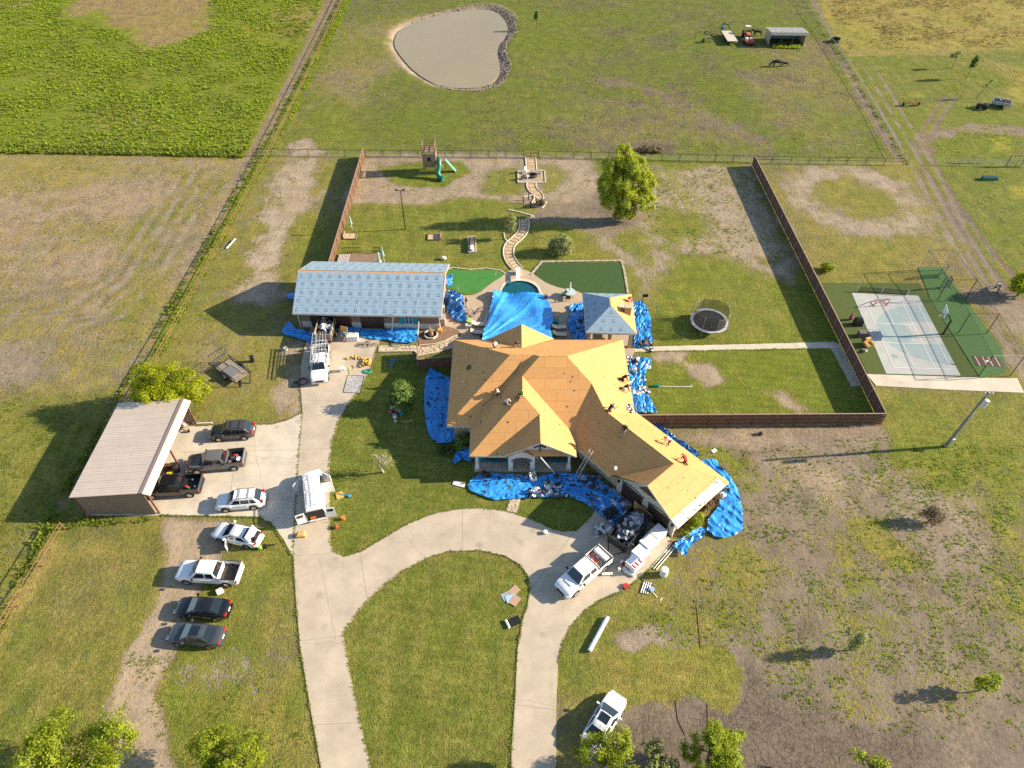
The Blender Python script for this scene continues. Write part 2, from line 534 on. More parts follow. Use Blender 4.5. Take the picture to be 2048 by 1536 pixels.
for off in (0, 22):
    ZL([(1890 + off, 195), (1868 + off, 225), (1845 + off, 262), (1830 + off, 280), (1828 + off * 1.1, 300), (1850 + off * 1.1, 340), (1890 + off * 1.2, 410), (1950 + off * 1.4, 500), (2010 + off * 1.5, 570), (2080 + off * 1.5, 650)], 0.8, (0.06, 0.5, 0.2, 0.0), 0.45, 0.4, 0.25, 0.95)
Z([(1825, 262), (1870, 258), (1870, 310), (1835, 310)], (0.2, 0.5, 0.25, 0.1), 1.2, 1.5, 0.3)
# strip outside the right yard fence: paddock ring, tracks
Z([(1570, 330), (1800, 320), (1850, 400), (1960, 590), (2000, 740), (1640, 560)], (0.72, 0.62, 0.6, 0.35), 1, 1.5, 0.45)
Z([(1640, 470), (1850, 470), (1850, 560), (1690, 560)], (0.85, 0.62, 0.6, 0.4), 2, 2)
_ring = [(1590, 375), (1640, 350), (1700, 345), (1760, 362), (1810, 390), (1835, 420), (1820, 450), (1770, 455), (1700, 450), (1640, 430), (1600, 405), (1590, 375)]
ZL(_ring, 4.2, (0.24, 0.55, 0.76, 0.2), 2.0, 1.8, 0.45)
Z([(1690, 385), (1770, 385), (1790, 415), (1720, 425)], (0.8, 0.5, 0.6, 0.4), 1.2, 1.5)
for off in (0, 20, 42):
    ZL([(1700 + off, 120), (1772 + off, 240), (1835 + off, 350), (1880 + off, 440), (1960 + off, 580), (2030 + off, 720)], 0.6, (0.1, 0.5, 0.45, 0.1), 0.35, 0.5, 0.3, 0.8)
ZL([(1615, -20), (1655, 60), (1690, 130), (1730, 210), (1800, 320)], 1.6, (0.12, 0.6, 0.28, 0.1), 0.5, 0.6, 0.3, 0.85)
ZL([(1600, -20), (1645, 50), (1685, 115)], 0.8, (1, 0.1, 0.3, 0.8), 0.4, 0.4)
Z([(1940, 590), (2060, 600), (2100, 700), (2000, 660)], (0.1, 0.6, 0.45, 0.1), 1.5, 2)
Z([(1975, 630), (2060, 740), (2100, 780), (2060, 790), (2010, 720)], (0.05, 0.6, 0.5, 0.0), 1, 1.2)
Z([(1700, 98), (1900, 100), (1900, 110), (1700, 112)], (0.7, 0.8, 0.6, 0.4), 0.8, 1)
# front right: bare soil with weed clumps
Z([(1285, 860), (1400, 852), (1760, 848), (2600, 790), (2600, 1700), (1120, 1700), (1118, 1330), (1200, 1200), (1340, 1100), (1490, 1080)], (0.40, 0.42, 0.42, 0.38), 0.6, 0.6, 0.65)
Z([(1765, 785), (2300, 790), (2300, 900), (1990, 960), (1900, 1000), (1820, 960), (1760, 880), (1790, 850)], (0.93, 0.4, 0.5, 0.48), 1.5, 2, 0.45)
Z([(1290, 860), (1500, 865), (1560, 850), (1760, 850), (1790, 880), (1760, 900), (1500, 905), (1380, 890)], (0.16, 0.75, 0.45, 0.2), 1, 1.2, 0.45)
Z([(1470, 860), (1530, 860), (1540, 890), (1480, 895)], (0.2, 0.98, 0.6, 0.1), 1, 1.2)
Z([(1360, 890), (1440, 895), (1490, 930), (1480, 960), (1430, 920), (1370, 905)], (0.85, 0.4, 0.5, 0.5), 1, 1.2, 0.4)
Z([(1530, 900), (1700, 920), (1680, 1000), (1600, 1020), (1540, 970)], (0.3, 0.7, 0.55, 0.3), 2, 2.5, 0.5)
for k in range(5):
    ZL([(1610 + k * 15, 940), (1640 + k * 14, 1000), (1690 + k * 12, 1040)], 0.35, (0.1, 0.95, 0.8, 0.1), 0.25, 0.4, 0.3, 0.8)
for k in range(4):
    ZL([(1730, 960 + k * 10), (1780, 945 + k * 8), (1850, 940 + k * 9)], 0.35, (0.1, 0.98, 0.75, 0.1), 0.25, 0.4, 0.3, 0.8)
Z([(1480, 980), (1620, 990), (1640, 1040), (1560, 1070), (1490, 1060)], (0.2, 0.5, 0.38, 0.3), 1.5, 2, 0.5)
Z([(1690, 1030), (1760, 1040), (1790, 1080), (1850, 1130), (1780, 1140), (1710, 1080)], (0.95, 0.6, 0.5, 0.5), 1, 1.5, 0.35)
Z([(1640, 1060), (1700, 1060), (1760, 1180), (1700, 1180), (1660, 1120)], (0.7, 0.45, 0.5, 0.55), 1.5, 2, 0.5)
Z([(1920, 900), (2300, 880), (2300, 1250), (1990, 1250), (1960, 1100)], (0.62, 0.45, 0.42, 0.5), 2, 3, 0.6)
Z([(1780, 980), (1960, 990), (1980, 1100), (1880, 1130), (1800, 1060)], (0.2, 0.5, 0.55, 0.3), 2, 2, 0.45)
Z([(1480, 1330), (1640, 1360), (1700, 1440), (2100, 1420), (2300, 1700), (1300, 1700), (1210, 1480), (1290, 1400), (1400, 1410)], (0.08, 0.5, 0.17, 0.2), 1.5, 1.5, 0.3)
Z([(1850, 1420), (2300, 1380), (2300, 1600), (1900, 1600)], (0.12, 0.6, 0.36, 0.2), 3, 4, 0.4)
Z([(1300, 1110), (1360, 1100), (1480, 1085), (1560, 1130), (1480, 1260), (1300, 1270), (1220, 1260), (1180, 1230)], (0.72, 0.55, 0.55, 0.35), 1.2, 1.5, 0.55)
Z([(1118, 1260), (1180, 1220), (1290, 1190), (1330, 1240), (1260, 1300), (1280, 1400), (1240, 1420), (1180, 1400), (1114, 1420)], (0.9, 0.42, 0.5, 0.32), 0.8, 1, 0.45)
Z([(1115, 1400), (1180, 1390), (1160, 1700), (1110, 1700)], (0.7, 0.65, 0.5, 0.3), 1, 1)
Z([(1225, 1265), (1300, 1250), (1350, 1280), (1300, 1305), (1260, 1310)], (0.1, 0.6, 0.6, 0.1), 0.8, 1)
Z([(1190, 1300), (1270, 1310), (1310, 1290), (1350, 1310), (1400, 1290), (1450, 1300), (1480, 1340), (1478, 1400), (1450, 1418), (1410, 1400), (1365, 1375), (1350, 1410), (1320, 1410), (1270, 1390), (1200, 1395)], (1.0, 0.66, 0.5, 0.45), 0.35, 0.7, 0.25)
# front lawns
Z([(665, 850), (700, 810), (745, 745), (760, 712), (835, 720), (905, 715), (935, 940), (1240, 1000), (1180, 1040), (1150, 1062), (1100, 1056), (1010, 1020), (920, 1017), (820, 1045), (700, 1112), (660, 1100), (655, 930)], (0.99, 0.28, 0.45, 0.30), 0.4, 0.3, 0.25)
Z([(700, 1248), (760, 1180), (850, 1118), (960, 1100), (1040, 1128), (1060, 1170), (1040, 1260), (1030, 1400), (1020, 1700), (760, 1700), (715, 1420), (688, 1268)], (1.0, 0.36, 0.45, 0.32), 0.4, 0.3, 0.25)
Z([(1060, 985), (1130, 990), (1180, 1020), (1160, 1060), (1100, 1055), (1040, 1030)], (0.98, 0.2, 0.4, 0.28), 0.6, 0.5, 0.2)
# front left: mown strip, gravel drive, patchy grass
Z([(105, 1035), (330, 1035), (345, 1110), (300, 1250), (220, 1400), (160, 1700), (-400, 1700), (-60, 1330)], (0.9, 0.5, 0.5, 0.32), 0.8, 1, 0.4)
Z([(425, 1100), (575, 1060), (590, 1200), (640, 1700), (250, 1700), (250, 1420), (340, 1300), (380, 1180)], (0.86, 0.48, 0.6, 0.33), 1, 1.2, 0.55)
Z([(330, 1040), (445, 1040), (440, 1110), (400, 1180), (375, 1260), (350, 1320), (325, 1400), (330, 1500), (350, 1700), (150, 1700), (180, 1450), (225, 1370), (270, 1290), (310, 1200), (335, 1110)], (0.12, 0.9, 0.84, 0.05), 0.7, 0.8, 0.3)
Z([(350, 1300), (420, 1300), (480, 1340), (440, 1400), (340, 1400), (320, 1350)], (0.55, 0.5, 0.75, 0.4), 1.2, 1.5, 0.5)
Z([(440, 1390), (560, 1360), (620, 1450), (640, 1536), (470, 1536)], (0.6, 0.68, 0.68, 0.3), 1.5, 2, 0.5)
ZL([(100, 1100), (40, 1200), (-30, 1320)], 1.8, (0.8, 0.95, 0.7, 0.4), 0.6, 0.7)
# pond basin and pool pit
POND = smooth_poly(gl([(792, 75), (800, 58), (830, 42), (870, 30), (920, 20), (960, 16), (990, 20), (1008, 38), (1014, 56), (1006, 72), (992, 88), (990, 104), (996, 122), (998, 140), (985, 158), (960, 168), (925, 171), (890, 168), (855, 155), (825, 132), (803, 105), (793, 90)]), 2)
POOL = smooth_poly(gl([(1003, 580), (1008, 570), (1022, 563), (1042, 561), (1062, 565), (1076, 575), (1080, 590), (1092, 605), (1100, 625), (1100, 650), (1085, 672), (1050, 680), (1010, 678), (985, 668), (972, 650), (975, 630), (990, 612), (1000, 596)]), 2)
s = zsel(POND, 8)
d = sdf(X[s], Y[s], POND)
t = np.clip((3.2 - d) / 4.2, 0, 1)
hz[s] -= t * t * (3 - 2 * t) * 0.9
w = np.clip((2.6 - d + (N2[s] - 0.5) * 2.5) / 1.6, 0, 1)
zput(s, w, (0.05, 0.9, 0.55, 0.05), 0.3)
s = s[X[s] < -17]
d = sdf(X[s], Y[s], POND)
zput(s, np.clip((2.0 - d + (N2[s] - 0.5) * 2.5) / 1.4, 0, 1), (0.08, 0.8, 0.85, 0.05), 0.3)
s = zsel(POOL, 2)
d = sdf(X[s], Y[s], POOL)
hz[s] -= np.where(d < 0.45, 2.6, 0.0)
zone = np.clip(zone, 0, 1.2)

GV = np.column_stack([X, Y, hz])
ny, nx = shp
ii = (np.arange(ny - 1)[:, None] * nx + np.arange(nx - 1)[None, :]).ravel()
GF = np.column_stack([ii, ii + 1, ii + nx + 1, ii + nx])

def ground_material():
    m = bpy.data.materials.new('ground_soil_and_grass')
    m.use_nodes = True
    nt = m.node_tree
    N, L = nt.nodes, nt.links
    b = N['Principled BSDF']
    b.inputs['Roughness'].default_value = 0.95
    b.inputs['Specular IOR Level'].default_value = 0.15
    at = N.new('ShaderNodeAttribute')
    at.attribute_name = 'zone'
    sp = N.new('ShaderNodeSeparateColor')
    L.new(at.outputs['Color'], sp.inputs[0])
    geo = N.new('ShaderNodeNewGeometry')
    P = geo.outputs['Position']
    def noise(s, det=5, ro=0.65, st=None):
        n = N.new('ShaderNodeTexNoise')
        n.inputs['Scale'].default_value = s
        n.inputs['Detail'].default_value = det
        n.inputs['Roughness'].default_value = ro
        v = P
        if st:
            mp = N.new('ShaderNodeMapping')
            mp.inputs['Scale'].default_value = st
            L.new(P, mp.inputs['Vector'])
            v = mp.outputs[0]
        L.new(v, n.inputs['Vector'])
        return n.outputs[0]
    def math_(op, a, b_=None, clamp=False):
        n = N.new('ShaderNodeMath')
        n.operation = op
        n.use_clamp = clamp
        for i, q in enumerate((a, b_)):
            if q is None:
                continue
            if isinstance(q, (int, float)):
                n.inputs[i].default_value = q
            else:
                L.new(q, n.inputs[i])
        return n.outputs[0]
    def mix(f, a, b_):
        n = N.new('ShaderNodeMix')
        n.data_type = 'RGBA'
        for i, q in ((0, f), (6, a), (7, b_)):
            if isinstance(q, (int, float)):
                n.inputs[i].default_value = q
            elif isinstance(q, tuple):
                n.inputs[i].default_value = (*q, 1)
            else:
                L.new(q, n.inputs[i])
        return n.outputs[2]
    def rng(v, a, b_, c=0.0, d_=1.0):
        n = N.new('ShaderNodeMapRange')
        n.inputs[1].default_value, n.inputs[2].default_value, n.inputs[3].default_value, n.inputs[4].default_value = a, b_, c, d_
        L.new(v, n.inputs[0])
        return n.outputs[0]
    cov, dry, tone, lush = sp.outputs[0], sp.outputs[1], sp.outputs[2], at.outputs['Alpha']
    nf = noise(2.4, 4, 0.75)          # clumps of 0.2-0.4 m
    nff = noise(7.0, 1, 0.7)          # blades
    nm = noise(0.5, 2, 0.6)
    nm2 = noise(0.8, 3, 0.65, (1.0, 0.35, 1.0))     # drawn out along the mowing direction
    # cover with a hard clumpy edge
    c1 = math_('ADD', cov, math_('MULTIPLY', math_('SUBTRACT', nf, 0.5), 2.3))
    c1 = math_('ADD', c1, math_('MULTIPLY', math_('SUBTRACT', nm2, 0.5), 0.9))
    c1 = math_('ADD', c1, math_('MULTIPLY', math_('SUBTRACT', nff, 0.5), 0.6))
    grassf = rng(c1, 0.42, 0.62)
    bl = rng(math_('ADD', math_('MULTIPLY', nff, 0.5), math_('MULTIPLY', nf, 0.5)), 0.34, 0.66)
    green = mix(bl, (0.050, 0.070, 0.013), (0.146, 0.166, 0.034))
    lushc = mix(bl, (0.075, 0.105, 0.009), (0.215, 0.250, 0.022))
    g = mix(lush, green, lushc)
    dryc = mix(bl, (0.150, 0.104, 0.040), (0.360, 0.262, 0.105))
    df = math_('ADD', math_('MULTIPLY', dry, 0.85), math_('MULTIPLY', math_('SUBTRACT', nm2, 0.5), 1.1))
    df = math_('ADD', df, math_('MULTIPLY', math_('SUBTRACT', nf, 0.5), 0.8))
    dryl = mix(lush, dryc, mix(bl, (0.20, 0.165, 0.03), (0.40, 0.33, 0.06)))
    g = mix(rng(df, 0.18, 0.95), g, dryl)
    soil = mix(tone, (0.112, 0.090, 0.070), (0.40, 0.325, 0.245))
    sd = mix(rng(nf, 0.32, 0.68), (0.66, 0.66, 0.66), (1.25, 1.22, 1.18))
    mul = N.new('ShaderNodeMix')
    mul.data_type = 'RGBA'
    mul.blend_type = 'MULTIPLY'
    mul.inputs[0].default_value = 1.0
    L.new(soil, mul.inputs[6])
    L.new(sd, mul.inputs[7])
    vo = N.new('ShaderNodeTexVoronoi')
    vo.feature = 'DISTANCE_TO_EDGE'
    vo.inputs['Scale'].default_value = 2.2
    vw = N.new('ShaderNodeTexNoise')
    vw.inputs['Scale'].default_value = 1.6
    vw.inputs['Detail'].default_value = 2
    L.new(P, vw.inputs['Vector'])
    va = N.new('ShaderNodeVectorMath')
    va.operation = 'MULTIPLY_ADD'
    L.new(vw.outputs['Color'], va.inputs[0])
    va.inputs[1].default_value = (0.55, 0.55, 0)
    L.new(P, va.inputs[2])
    L.new(va.outputs[0], vo.inputs['Vector'])
    crack = math_('MULTIPLY', rng(vo.outputs['Distance'], 0.0, 0.06, 1.0, 0.0), rng(tone, 0.14, 0.30, 0.6, 0.0))
    soil2 = mix(crack, mul.outputs[2], (0.03, 0.022, 0.017))
    # dead straw on soil
    soil3 = mix(math_('MULTIPLY', rng(dry, 0.6, 1.0), rng(nf, 0.45, 0.6)), soil2, (0.38, 0.27, 0.15))
    col = mix(grassf, soil3, g)
    big = rng(nm, 0.25, 0.75, 0.78, 1.18)
    sx = N.new('ShaderNodeSeparateXYZ')
    L.new(P, sx.inputs[0])
    stripe = math_('SINE', math_('ADD', math_('MULTIPLY', sx.outputs[1], 5.2), math_('ADD', math_('MULTIPLY', sx.outputs[0], 0.9), math_('MULTIPLY', nm, 3.0))))
    big = math_('ADD', big, math_('MULTIPLY', math_('MULTIPLY', stripe, 0.06), rng(cov, 0.88, 0.97)))
    hs = N.new('ShaderNodeHueSaturation')
    L.new(col, hs.inputs['Color'])
    L.new(big, hs.inputs['Value'])
    L.new(hs.outputs[0], b.inputs['Base Color'])
    hgt = math_('ADD', math_('MULTIPLY', grassf, math_('ADD', 0.5, nff)), math_('MULTIPLY', nf, 0.9))
    hgt = math_('SUBTRACT', hgt, math_('MULTIPLY', crack, 0.6))
    bp = N.new('ShaderNodeBump')
    bp.inputs['Strength'].default_value = 0.6
    bp.inputs['Distance'].default_value = 0.12
    L.new(hgt, bp.inputs['Height'])
    L.new(bp.outputs[0], b.inputs['Normal'])
    return m

M_GROUND = ground_material()
ground = npmesh('ground', GV, GF, M_GROUND, smooth=True, attr={'zone': zone})
tag(ground, kind='structure')

# ------------------------------------------------------------------ paving
M_CONC = mat('concrete', (0.44, 0.37, 0.285), 0.85, ns=0.4, na=0.17, bump=0.03, bs=6)
M_CONC2 = mat('concrete_pale', (0.51, 0.45, 0.36), 0.85, ns=0.5, na=0.17, bump=0.03, bs=6)
M_JOINT = mat('joint', (0.27, 0.225, 0.175), 0.9)
M_STONE = mat('pale_stone', (0.50, 0.41, 0.29), 0.85, ns=1.2, na=0.28, bump=0.3, bs=9)
M_DECK = mat('pool_deck_concrete', (0.40, 0.315, 0.225), 0.8, ns=0.6, na=0.10, bump=0.03, bs=6)

def stain(m):
    """oil spots and darker tyre lanes on concrete"""
    nt = m.node_tree
    N, L = nt.nodes, nt.links
    b = N['Principled BSDF']
    src = b.inputs['Base Color'].links[0].from_socket
    geo = N.new('ShaderNodeNewGeometry')
    vo = N.new('ShaderNodeTexVoronoi')
    vo.inputs['Scale'].default_value = 0.42
    no = N.new('ShaderNodeTexNoise')
    no.inputs['Scale'].default_value = 1.1
    no.inputs['Detail'].default_value = 4
    L.new(geo.outputs['Position'], vo.inputs['Vector'])
    L.new(geo.outputs['Position'], no.inputs['Vector'])
    a = N.new('ShaderNodeMath')
    a.operation = 'MULTIPLY_ADD'
    L.new(no.outputs[0], a.inputs[0])
    a.inputs[1].default_value = 0.5
    L.new(vo.outputs['Distance'], a.inputs[2])
    r = N.new('ShaderNodeMapRange')
    r.inputs[1].default_value, r.inputs[2].default_value, r.inputs[3].default_value, r.inputs[4].default_value = 0.27, 0.44, 0.32, 0.0
    L.new(a.outputs[0], r.inputs[0])
    mx = N.new('ShaderNodeMix')
    mx.data_type = 'RGBA'
    L.new(r.outputs[0], mx.inputs[0])
    L.new(src, mx.inputs[6])
    mx.inputs[7].default_value = (0.17, 0.14, 0.11, 1)
    L.new(mx.outputs[2], b.inputs['Base Color'])
stain(M_CONC)
stain(M_CONC2)

def paving(name, pix, m, z=0.06, sm=0, holes=()):
    P = gl(pix) if not isinstance(pix[0], Vector) else pix
    if sm:
        P = smooth_poly(P, sm)
    o = MB().slab(P, -0.25, z, holes).obj(name, m)
    return tag(o, kind='structure')

DRIVE = [(655, 1720), (642, 1536), (618, 1400), (600, 1290), (592, 1200), (587, 1112), (591, 1000), (598, 900), (605, 826), (602, 790), (600, 765), (601, 735), (604, 715), (610, 690), (618, 665), (622, 652),
         (690, 650), (757, 654), (772, 665), (762, 680), (752, 695), (746, 720), (738, 745), (720, 778), (692, 815), (676, 845), (664, 885), (659, 930), (660, 1000), (661, 1085), (667, 1104), (688, 1113), (720, 1105), (760, 1081), (820, 1046), (870, 1027), (920, 1018), (960, 1017), (1010, 1022), (1060, 1038), (1100, 1056), (1125, 1064), (1152, 1062), (1170, 1047), (1186, 1028), (1200, 1000), (1226, 975),
         (1346, 1083), (1330, 1108), (1300, 1138), (1270, 1165), (1240, 1184), (1200, 1202), (1165, 1226), (1140, 1256), (1126, 1286), (1116, 1330), (1113, 1400), (1112, 1536), (1111, 1720),
         (1018, 1720), (1022, 1536), (1024, 1490), (1030, 1400), (1035, 1300), (1044, 1245), (1055, 1210), (1061, 1178), (1056, 1152), (1040, 1130), (1010, 1112), (960, 1101), (900, 1103), (850, 1118), (800, 1146), (760, 1177), (722, 1215), (700, 1246), (687, 1268), (694, 1310), (705, 1370), (720, 1440), (742, 1536), (775, 1720)]
driveway = paving('driveway', DRIVE, M_CONC, 0.06)
apron = paving('parking_pavement', [(604.5, 826), (575, 840), (545, 848), (470, 850), (376, 852), (372, 840), (240, 842), (172, 1031), (320, 1031.5), (430, 1033), (520, 1035), (545, 1050), (568, 1080), (583, 1110), (586.6, 1112), (590.6, 1000), (597.6, 900)], M_CONC2, 0.05)
def joints(parent, lines, z, w=0.035):
    for a, b in lines:
        p, q = gp(*a), gp(*b)
        MB().bar((p.x, p.y, z), (q.x, q.y, z), w, 0.006).obj('joint', M_JOINT, parent)
joints(driveway, [((588, 1112), (662, 1108)), ((600, 1282), (690, 1272)), ((598, 900), (664, 897)), ((625, 1450), (722, 1446)), ((1113, 1420), (1028, 1410)), ((603, 800), (700, 805)), ((640, 1045), (660, 1046)),
                  ((720, 1105), (735, 1200)), ((925, 1018), (925, 1102)), ((1150, 1062), (1062, 1178)), ((1345, 1083), (1060, 1190))], 0.061)
joints(apron, [((590.5, 1000), (420, 998)), ((600, 900), (360, 905)), ((480, 850), (455, 1033))], 0.051)
_cr = random.Random(4)
for par, z, (u, v), (du, dv) in ((driveway, .0612, (604, 1290), (88, -6)), (driveway, .0612, (640, 1120), (30, 160)), (driveway, .0612, (800, 1060), (60, 70)), (driveway, .0612, (1040, 1400), (70, 12)), (driveway, .0612, (1120, 1120), (90, 40)), (driveway, .0612, (618, 880), (40, -14)), (apron, .0512, (400, 905), (190, 14)), (apron, .0512, (505, 870), (30, 150))):
    pts = [gp(u + du * k / 9 + _cr.uniform(-3, 3), v + dv * k / 9 + _cr.uniform(-3, 3)) for k in range(10)]
    mb = MB()
    for a, b in zip(pts, pts[1:]):
        mb.bar((a.x, a.y, z), (b.x, b.y, z), .022, .004)
    mb.obj('crack', M_JOINT, par)
# yard walk and ribbed ramp along the fence
walk = paving('sidewalk', [(1262, 697), (1310, 693), (1668, 684), (1683, 691), (1683, 697), (1310, 703), (1268, 705)], M_CONC2, 0.05)
ramp = paving('ramp_path', [(1660, 697), (1684, 697), (1722, 772), (1702, 773)], M_CONC2, 0.045)
for k in range(26):
    t = k / 25
    p, q = gp(1661 + 41 * t, 698 + 74 * t), gp(1684.5 + 36 * t, 698 + 73 * t)
    MB().bar((p.x, p.y, 0.05), (q.x, q.y, 0.05), 0.11, 0.03).obj('rib', M_CONC, ramp)
# pool deck
DECKP = [(868, 588), (925, 592), (955, 590), (985, 565), (1003, 555), (1012, 545), (1035, 535), (1062, 545), (1075, 555), (1095, 568), (1125, 578), (1165, 585), (1170, 600), (1270, 640), (1272, 700), (1262, 716), (1100, 720), (900, 712), (912, 682), (925, 668), (905, 655), (868, 650)]
M_WATER = mat('pool_water', (0.008, 0.085, 0.115), 0.04, ns=2.0, na=0.12, bump=0.04, bs=3.0)
pool_deck = paving('pool_deck_pavement', smooth_poly(gl(DECKP), 1), M_DECK, 0.07, 0, [POOL])
for k in range(6):
    joints(pool_deck, [((890 + k * 10, 596 + k * 2), (900 + k * 12, 690 - k * 2))] if k % 2 else [], 0.071, 0.02)
pool = thing('swimming_pool', 'free-form pool with deep green water beyond the diving board', 'pool', (0, 0, 0))
_c = sum(POOL, Vector()) / len(POOL)
_in = [_c + (p - _c) * 0.965 for p in POOL]
MB().slab(_in, -2.45, -2.4).obj('basin_floor', mat('pool_plaster', (0.05, 0.22, 0.27), 0.7), pool)
_mb = MB()
_n = len(POOL)
_mb.add([(p.x, p.y, 0.02) for p in POOL] + [(p.x, p.y, -2.42) for p in _in], [(i, i + _n, (i + 1) % _n + _n, (i + 1) % _n) for i in range(_n)])
_mb.obj('basin_wall', _MATS['pool_plaster'], pool)
MB().slab([_c + (p - _c) * 0.995 for p in POOL], -0.14, -0.08).obj('water', M_WATER, pool)
_out = [_c + (p - _c) * 1.0 + (p - _c).normalized() * 0.38 for p in POOL]
MB().slab(_out, 0.05, 0.10, [[_c + (p - _c) * 0.985 for p in POOL]]).obj('coping', mat('coping', (0.56, 0.49, 0.39), 0.8, ns=2, na=0.1), pool)
# pond
M_POND = mat('pond_water', (0.27, 0.225, 0.14), 0.12, ns=0.05, na=0.05, bump=0.03, bs=1.5, spec=0.25)
_pc = sum(POND, Vector()) / len(POND)
pond = MB().slab([_pc + (p - _pc) + (p - _pc).normalized() * 0.5 for p in POND], -0.75, -0.42).obj('pond_water', M_POND)
tag(pond, kind='structure')
# ------------------------------------------------------------------ roofs laid in sheets
M_OSB = mat('osb_sheathing', (0.56, 0.29, 0.098), 0.75, ns=7, na=0.15, bump=0.08, bs=30, rnd=0.05)
M_GAP = mat('roof_gap', (0.27, 0.14, 0.05), 0.9)
M_FELT = mat('underlayment_felt', (0.255, 0.355, 0.445), 0.55, ns=3, na=0.10, bump=0.08, bs=8, rnd=0.04)
M_INK = mat('underlayment_print', (0.10, 0.14, 0.19), 0.7)
M_WHITE = mat('white_membrane', (0.80, 0.79, 0.76), 0.5, ns=2, na=0.06, bump=0.1)
M_FASCIA = mat('pale_fascia', (0.52, 0.47, 0.38), 0.6, ns=3, na=0.1)
M_STUCCO = mat('stucco', (0.50, 0.45, 0.37), 0.9, ns=3, na=0.12, bump=0.2, bs=30)
M_WBRICK = mat('rose_brick', (0.24, 0.155, 0.125), 0.9, ns=6, na=0.35, bump=0.3, bs=12)
M_WSTONE = mat('wall_stone', (0.42, 0.34, 0.24), 0.9, ns=2.2, na=0.35, bump=0.4, bs=5)
M_DOOR = mat('dark_wood_door', (0.045, 0.022, 0.015), 0.6, ns=5, na=0.3)
M_TEAL = mat('teal_paint', (0.02, 0.24, 0.27), 0.6, ns=3, na=0.15)
M_GLASS = mat('window_glass', (0.015, 0.02, 0.025), 0.05, spec=0.8)
M_BLACK = mat('black_metal', (0.012, 0.012, 0.013), 0.5)
M_TRIM = mat('white_trim', (0.72, 0.70, 0.66), 0.5)
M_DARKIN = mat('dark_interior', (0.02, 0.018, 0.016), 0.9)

def clip_cell(poly, x0, x1, y0, y1):
    for ax, lim, sgn in ((0, x0, 1), (0, x1, -1), (1, y0, 1), (1, y1, -1)):
        out = []
        n = len(poly)
        for i in range(n):
            a, b = poly[i], poly[(i + 1) % n]
            da, db = (a[ax] - lim) * sgn, (b[ax] - lim) * sgn
            if da >= 0:
                out.append(a)
            if (da >= 0) != (db >= 0):
                t = da / (da - db)
                out.append((a[0] + (b[0] - a[0]) * t, a[1] + (b[1] - a[1]) * t))
        poly = out
        if len(poly) < 3:
            return []
    return poly

def area2(p):
    return 0.5 * sum(p[i][0] * p[(i + 1) % len(p)][1] - p[(i + 1) % len(p)][0] * p[i][1] for i in range(len(p)))

def frame_of(P):
    """u along the level direction, v up the slope, n out of the roof"""
    P = [Vector(p) for p in P]
    n = Vector()
    for i in range(len(P)):
        n += P[i].cross(P[(i + 1) % len(P)])
    if n.z < 0:
        n = -n
    n.normalize()
    u = Vector((0, 0, 1)).cross(n)
    u = u.normalized() if u.length > 1e-4 else Vector((1, 0, 0))
    return P[0], u, n.cross(u), n

def sheets(name, P, m, parent, cw, ch, th=0.02, gap=0.012, lift=0.01, stag=True, slack=0.0):
    o, u, v, n = frame_of(P)
    q = [((Vector(p) - o).dot(u), (Vector(p) - o).dot(v)) for p in P]
    if area2(q) < 0:
        q.reverse()
    ulo, uhi = min(p[0] for p in q), max(p[0] for p in q)
    vlo, vhi = min(p[1] for p in q), max(p[1] for p in q)
    out = []
    r = 0
    y = vlo
    while y < vhi - 0.02:
        x = ulo - (cw / 2 if (r % 2 and stag) else 0)
        while x < uhi - 0.02:
            c = clip_cell(q, x + gap / 2, x + cw - gap / 2, y + gap / 2, y + ch - gap / 2 + slack)
            if len(c) >= 3 and abs(area2(c)) > 0.02:
                k = len(c)
                top = [o + u * a + v * b + n * (lift + th) for a, b in c]
                bot = [o + u * a + v * b + n * lift for a, b in c]
                mb = MB().add(top + bot, [tuple(range(k))] + [(i, i + k, (i + 1) % k + k, (i + 1) % k) for i in range(k)])
                out.append(mb.obj(name, m, parent))
            x += cw
        y += ch
        r += 1
    return out

def onslope(P, a, b, h=0.0):
    o, u, v, n = frame_of(P)
    return o + u * a + v * b + n * h

# ------------------------------------------------------------------ main house
def ab(a, b, z):
    return (0.6626 * a - 0.749 * b, -0.749 * a - 0.6626 * b, z)
hA, hB, hC = (-7, 61.6, 3), (-7, 48.03, 3), (-.215, 54.815, 7.07)
hC2, hT, hD, hE = (2.383, 54.815, 7.07), (3.0, 54.2, 7.44), (5.95, 54.2, 7.44), (13.35, 61.6, 3)
hV0, hR1, hR2, hPL = (-4.4, 48.03, 3), (1.11, 52.31, 6.306), (1.11, 49.55, 6.306), (-4.4, 44.04, 3)
hK, hPk, hG1, hG2 = (2.88, 47.78, 5.244), (2.88, 43.95, 5.244), (6.62, 43.95, 3), (-.86, 44.0, 3)
hV1, hX, hX2, hE2 = (6.62, 46.8, 3.03), (8.57, 51.58, 5.868), (9.817, 48.29, 5.12), (13.35, 49.63, 3)
wP, wQ = ab(-20.5, -39.35, 5.12), ab(-20.5, -35.45, 5.12)
wNE, wSE, wNW, wVv = ab(-16.3, -43.55, 2.6), ab(-16.3, -35.45, 2.6), ab(-24.7, -35.45, 2.6), ab(-24.7, -35.15, 2.6)
wS0, wN0 = (6.62, 45.56, 2.6), (13.6, 50.35, 2.6)
rB, rP = (1.12, 57.67, 5.36), (1.12, 61.75, 5.36)
rL, rR = (-2.81, 61.75, 3.0), (5.05, 61.75, 3.0)
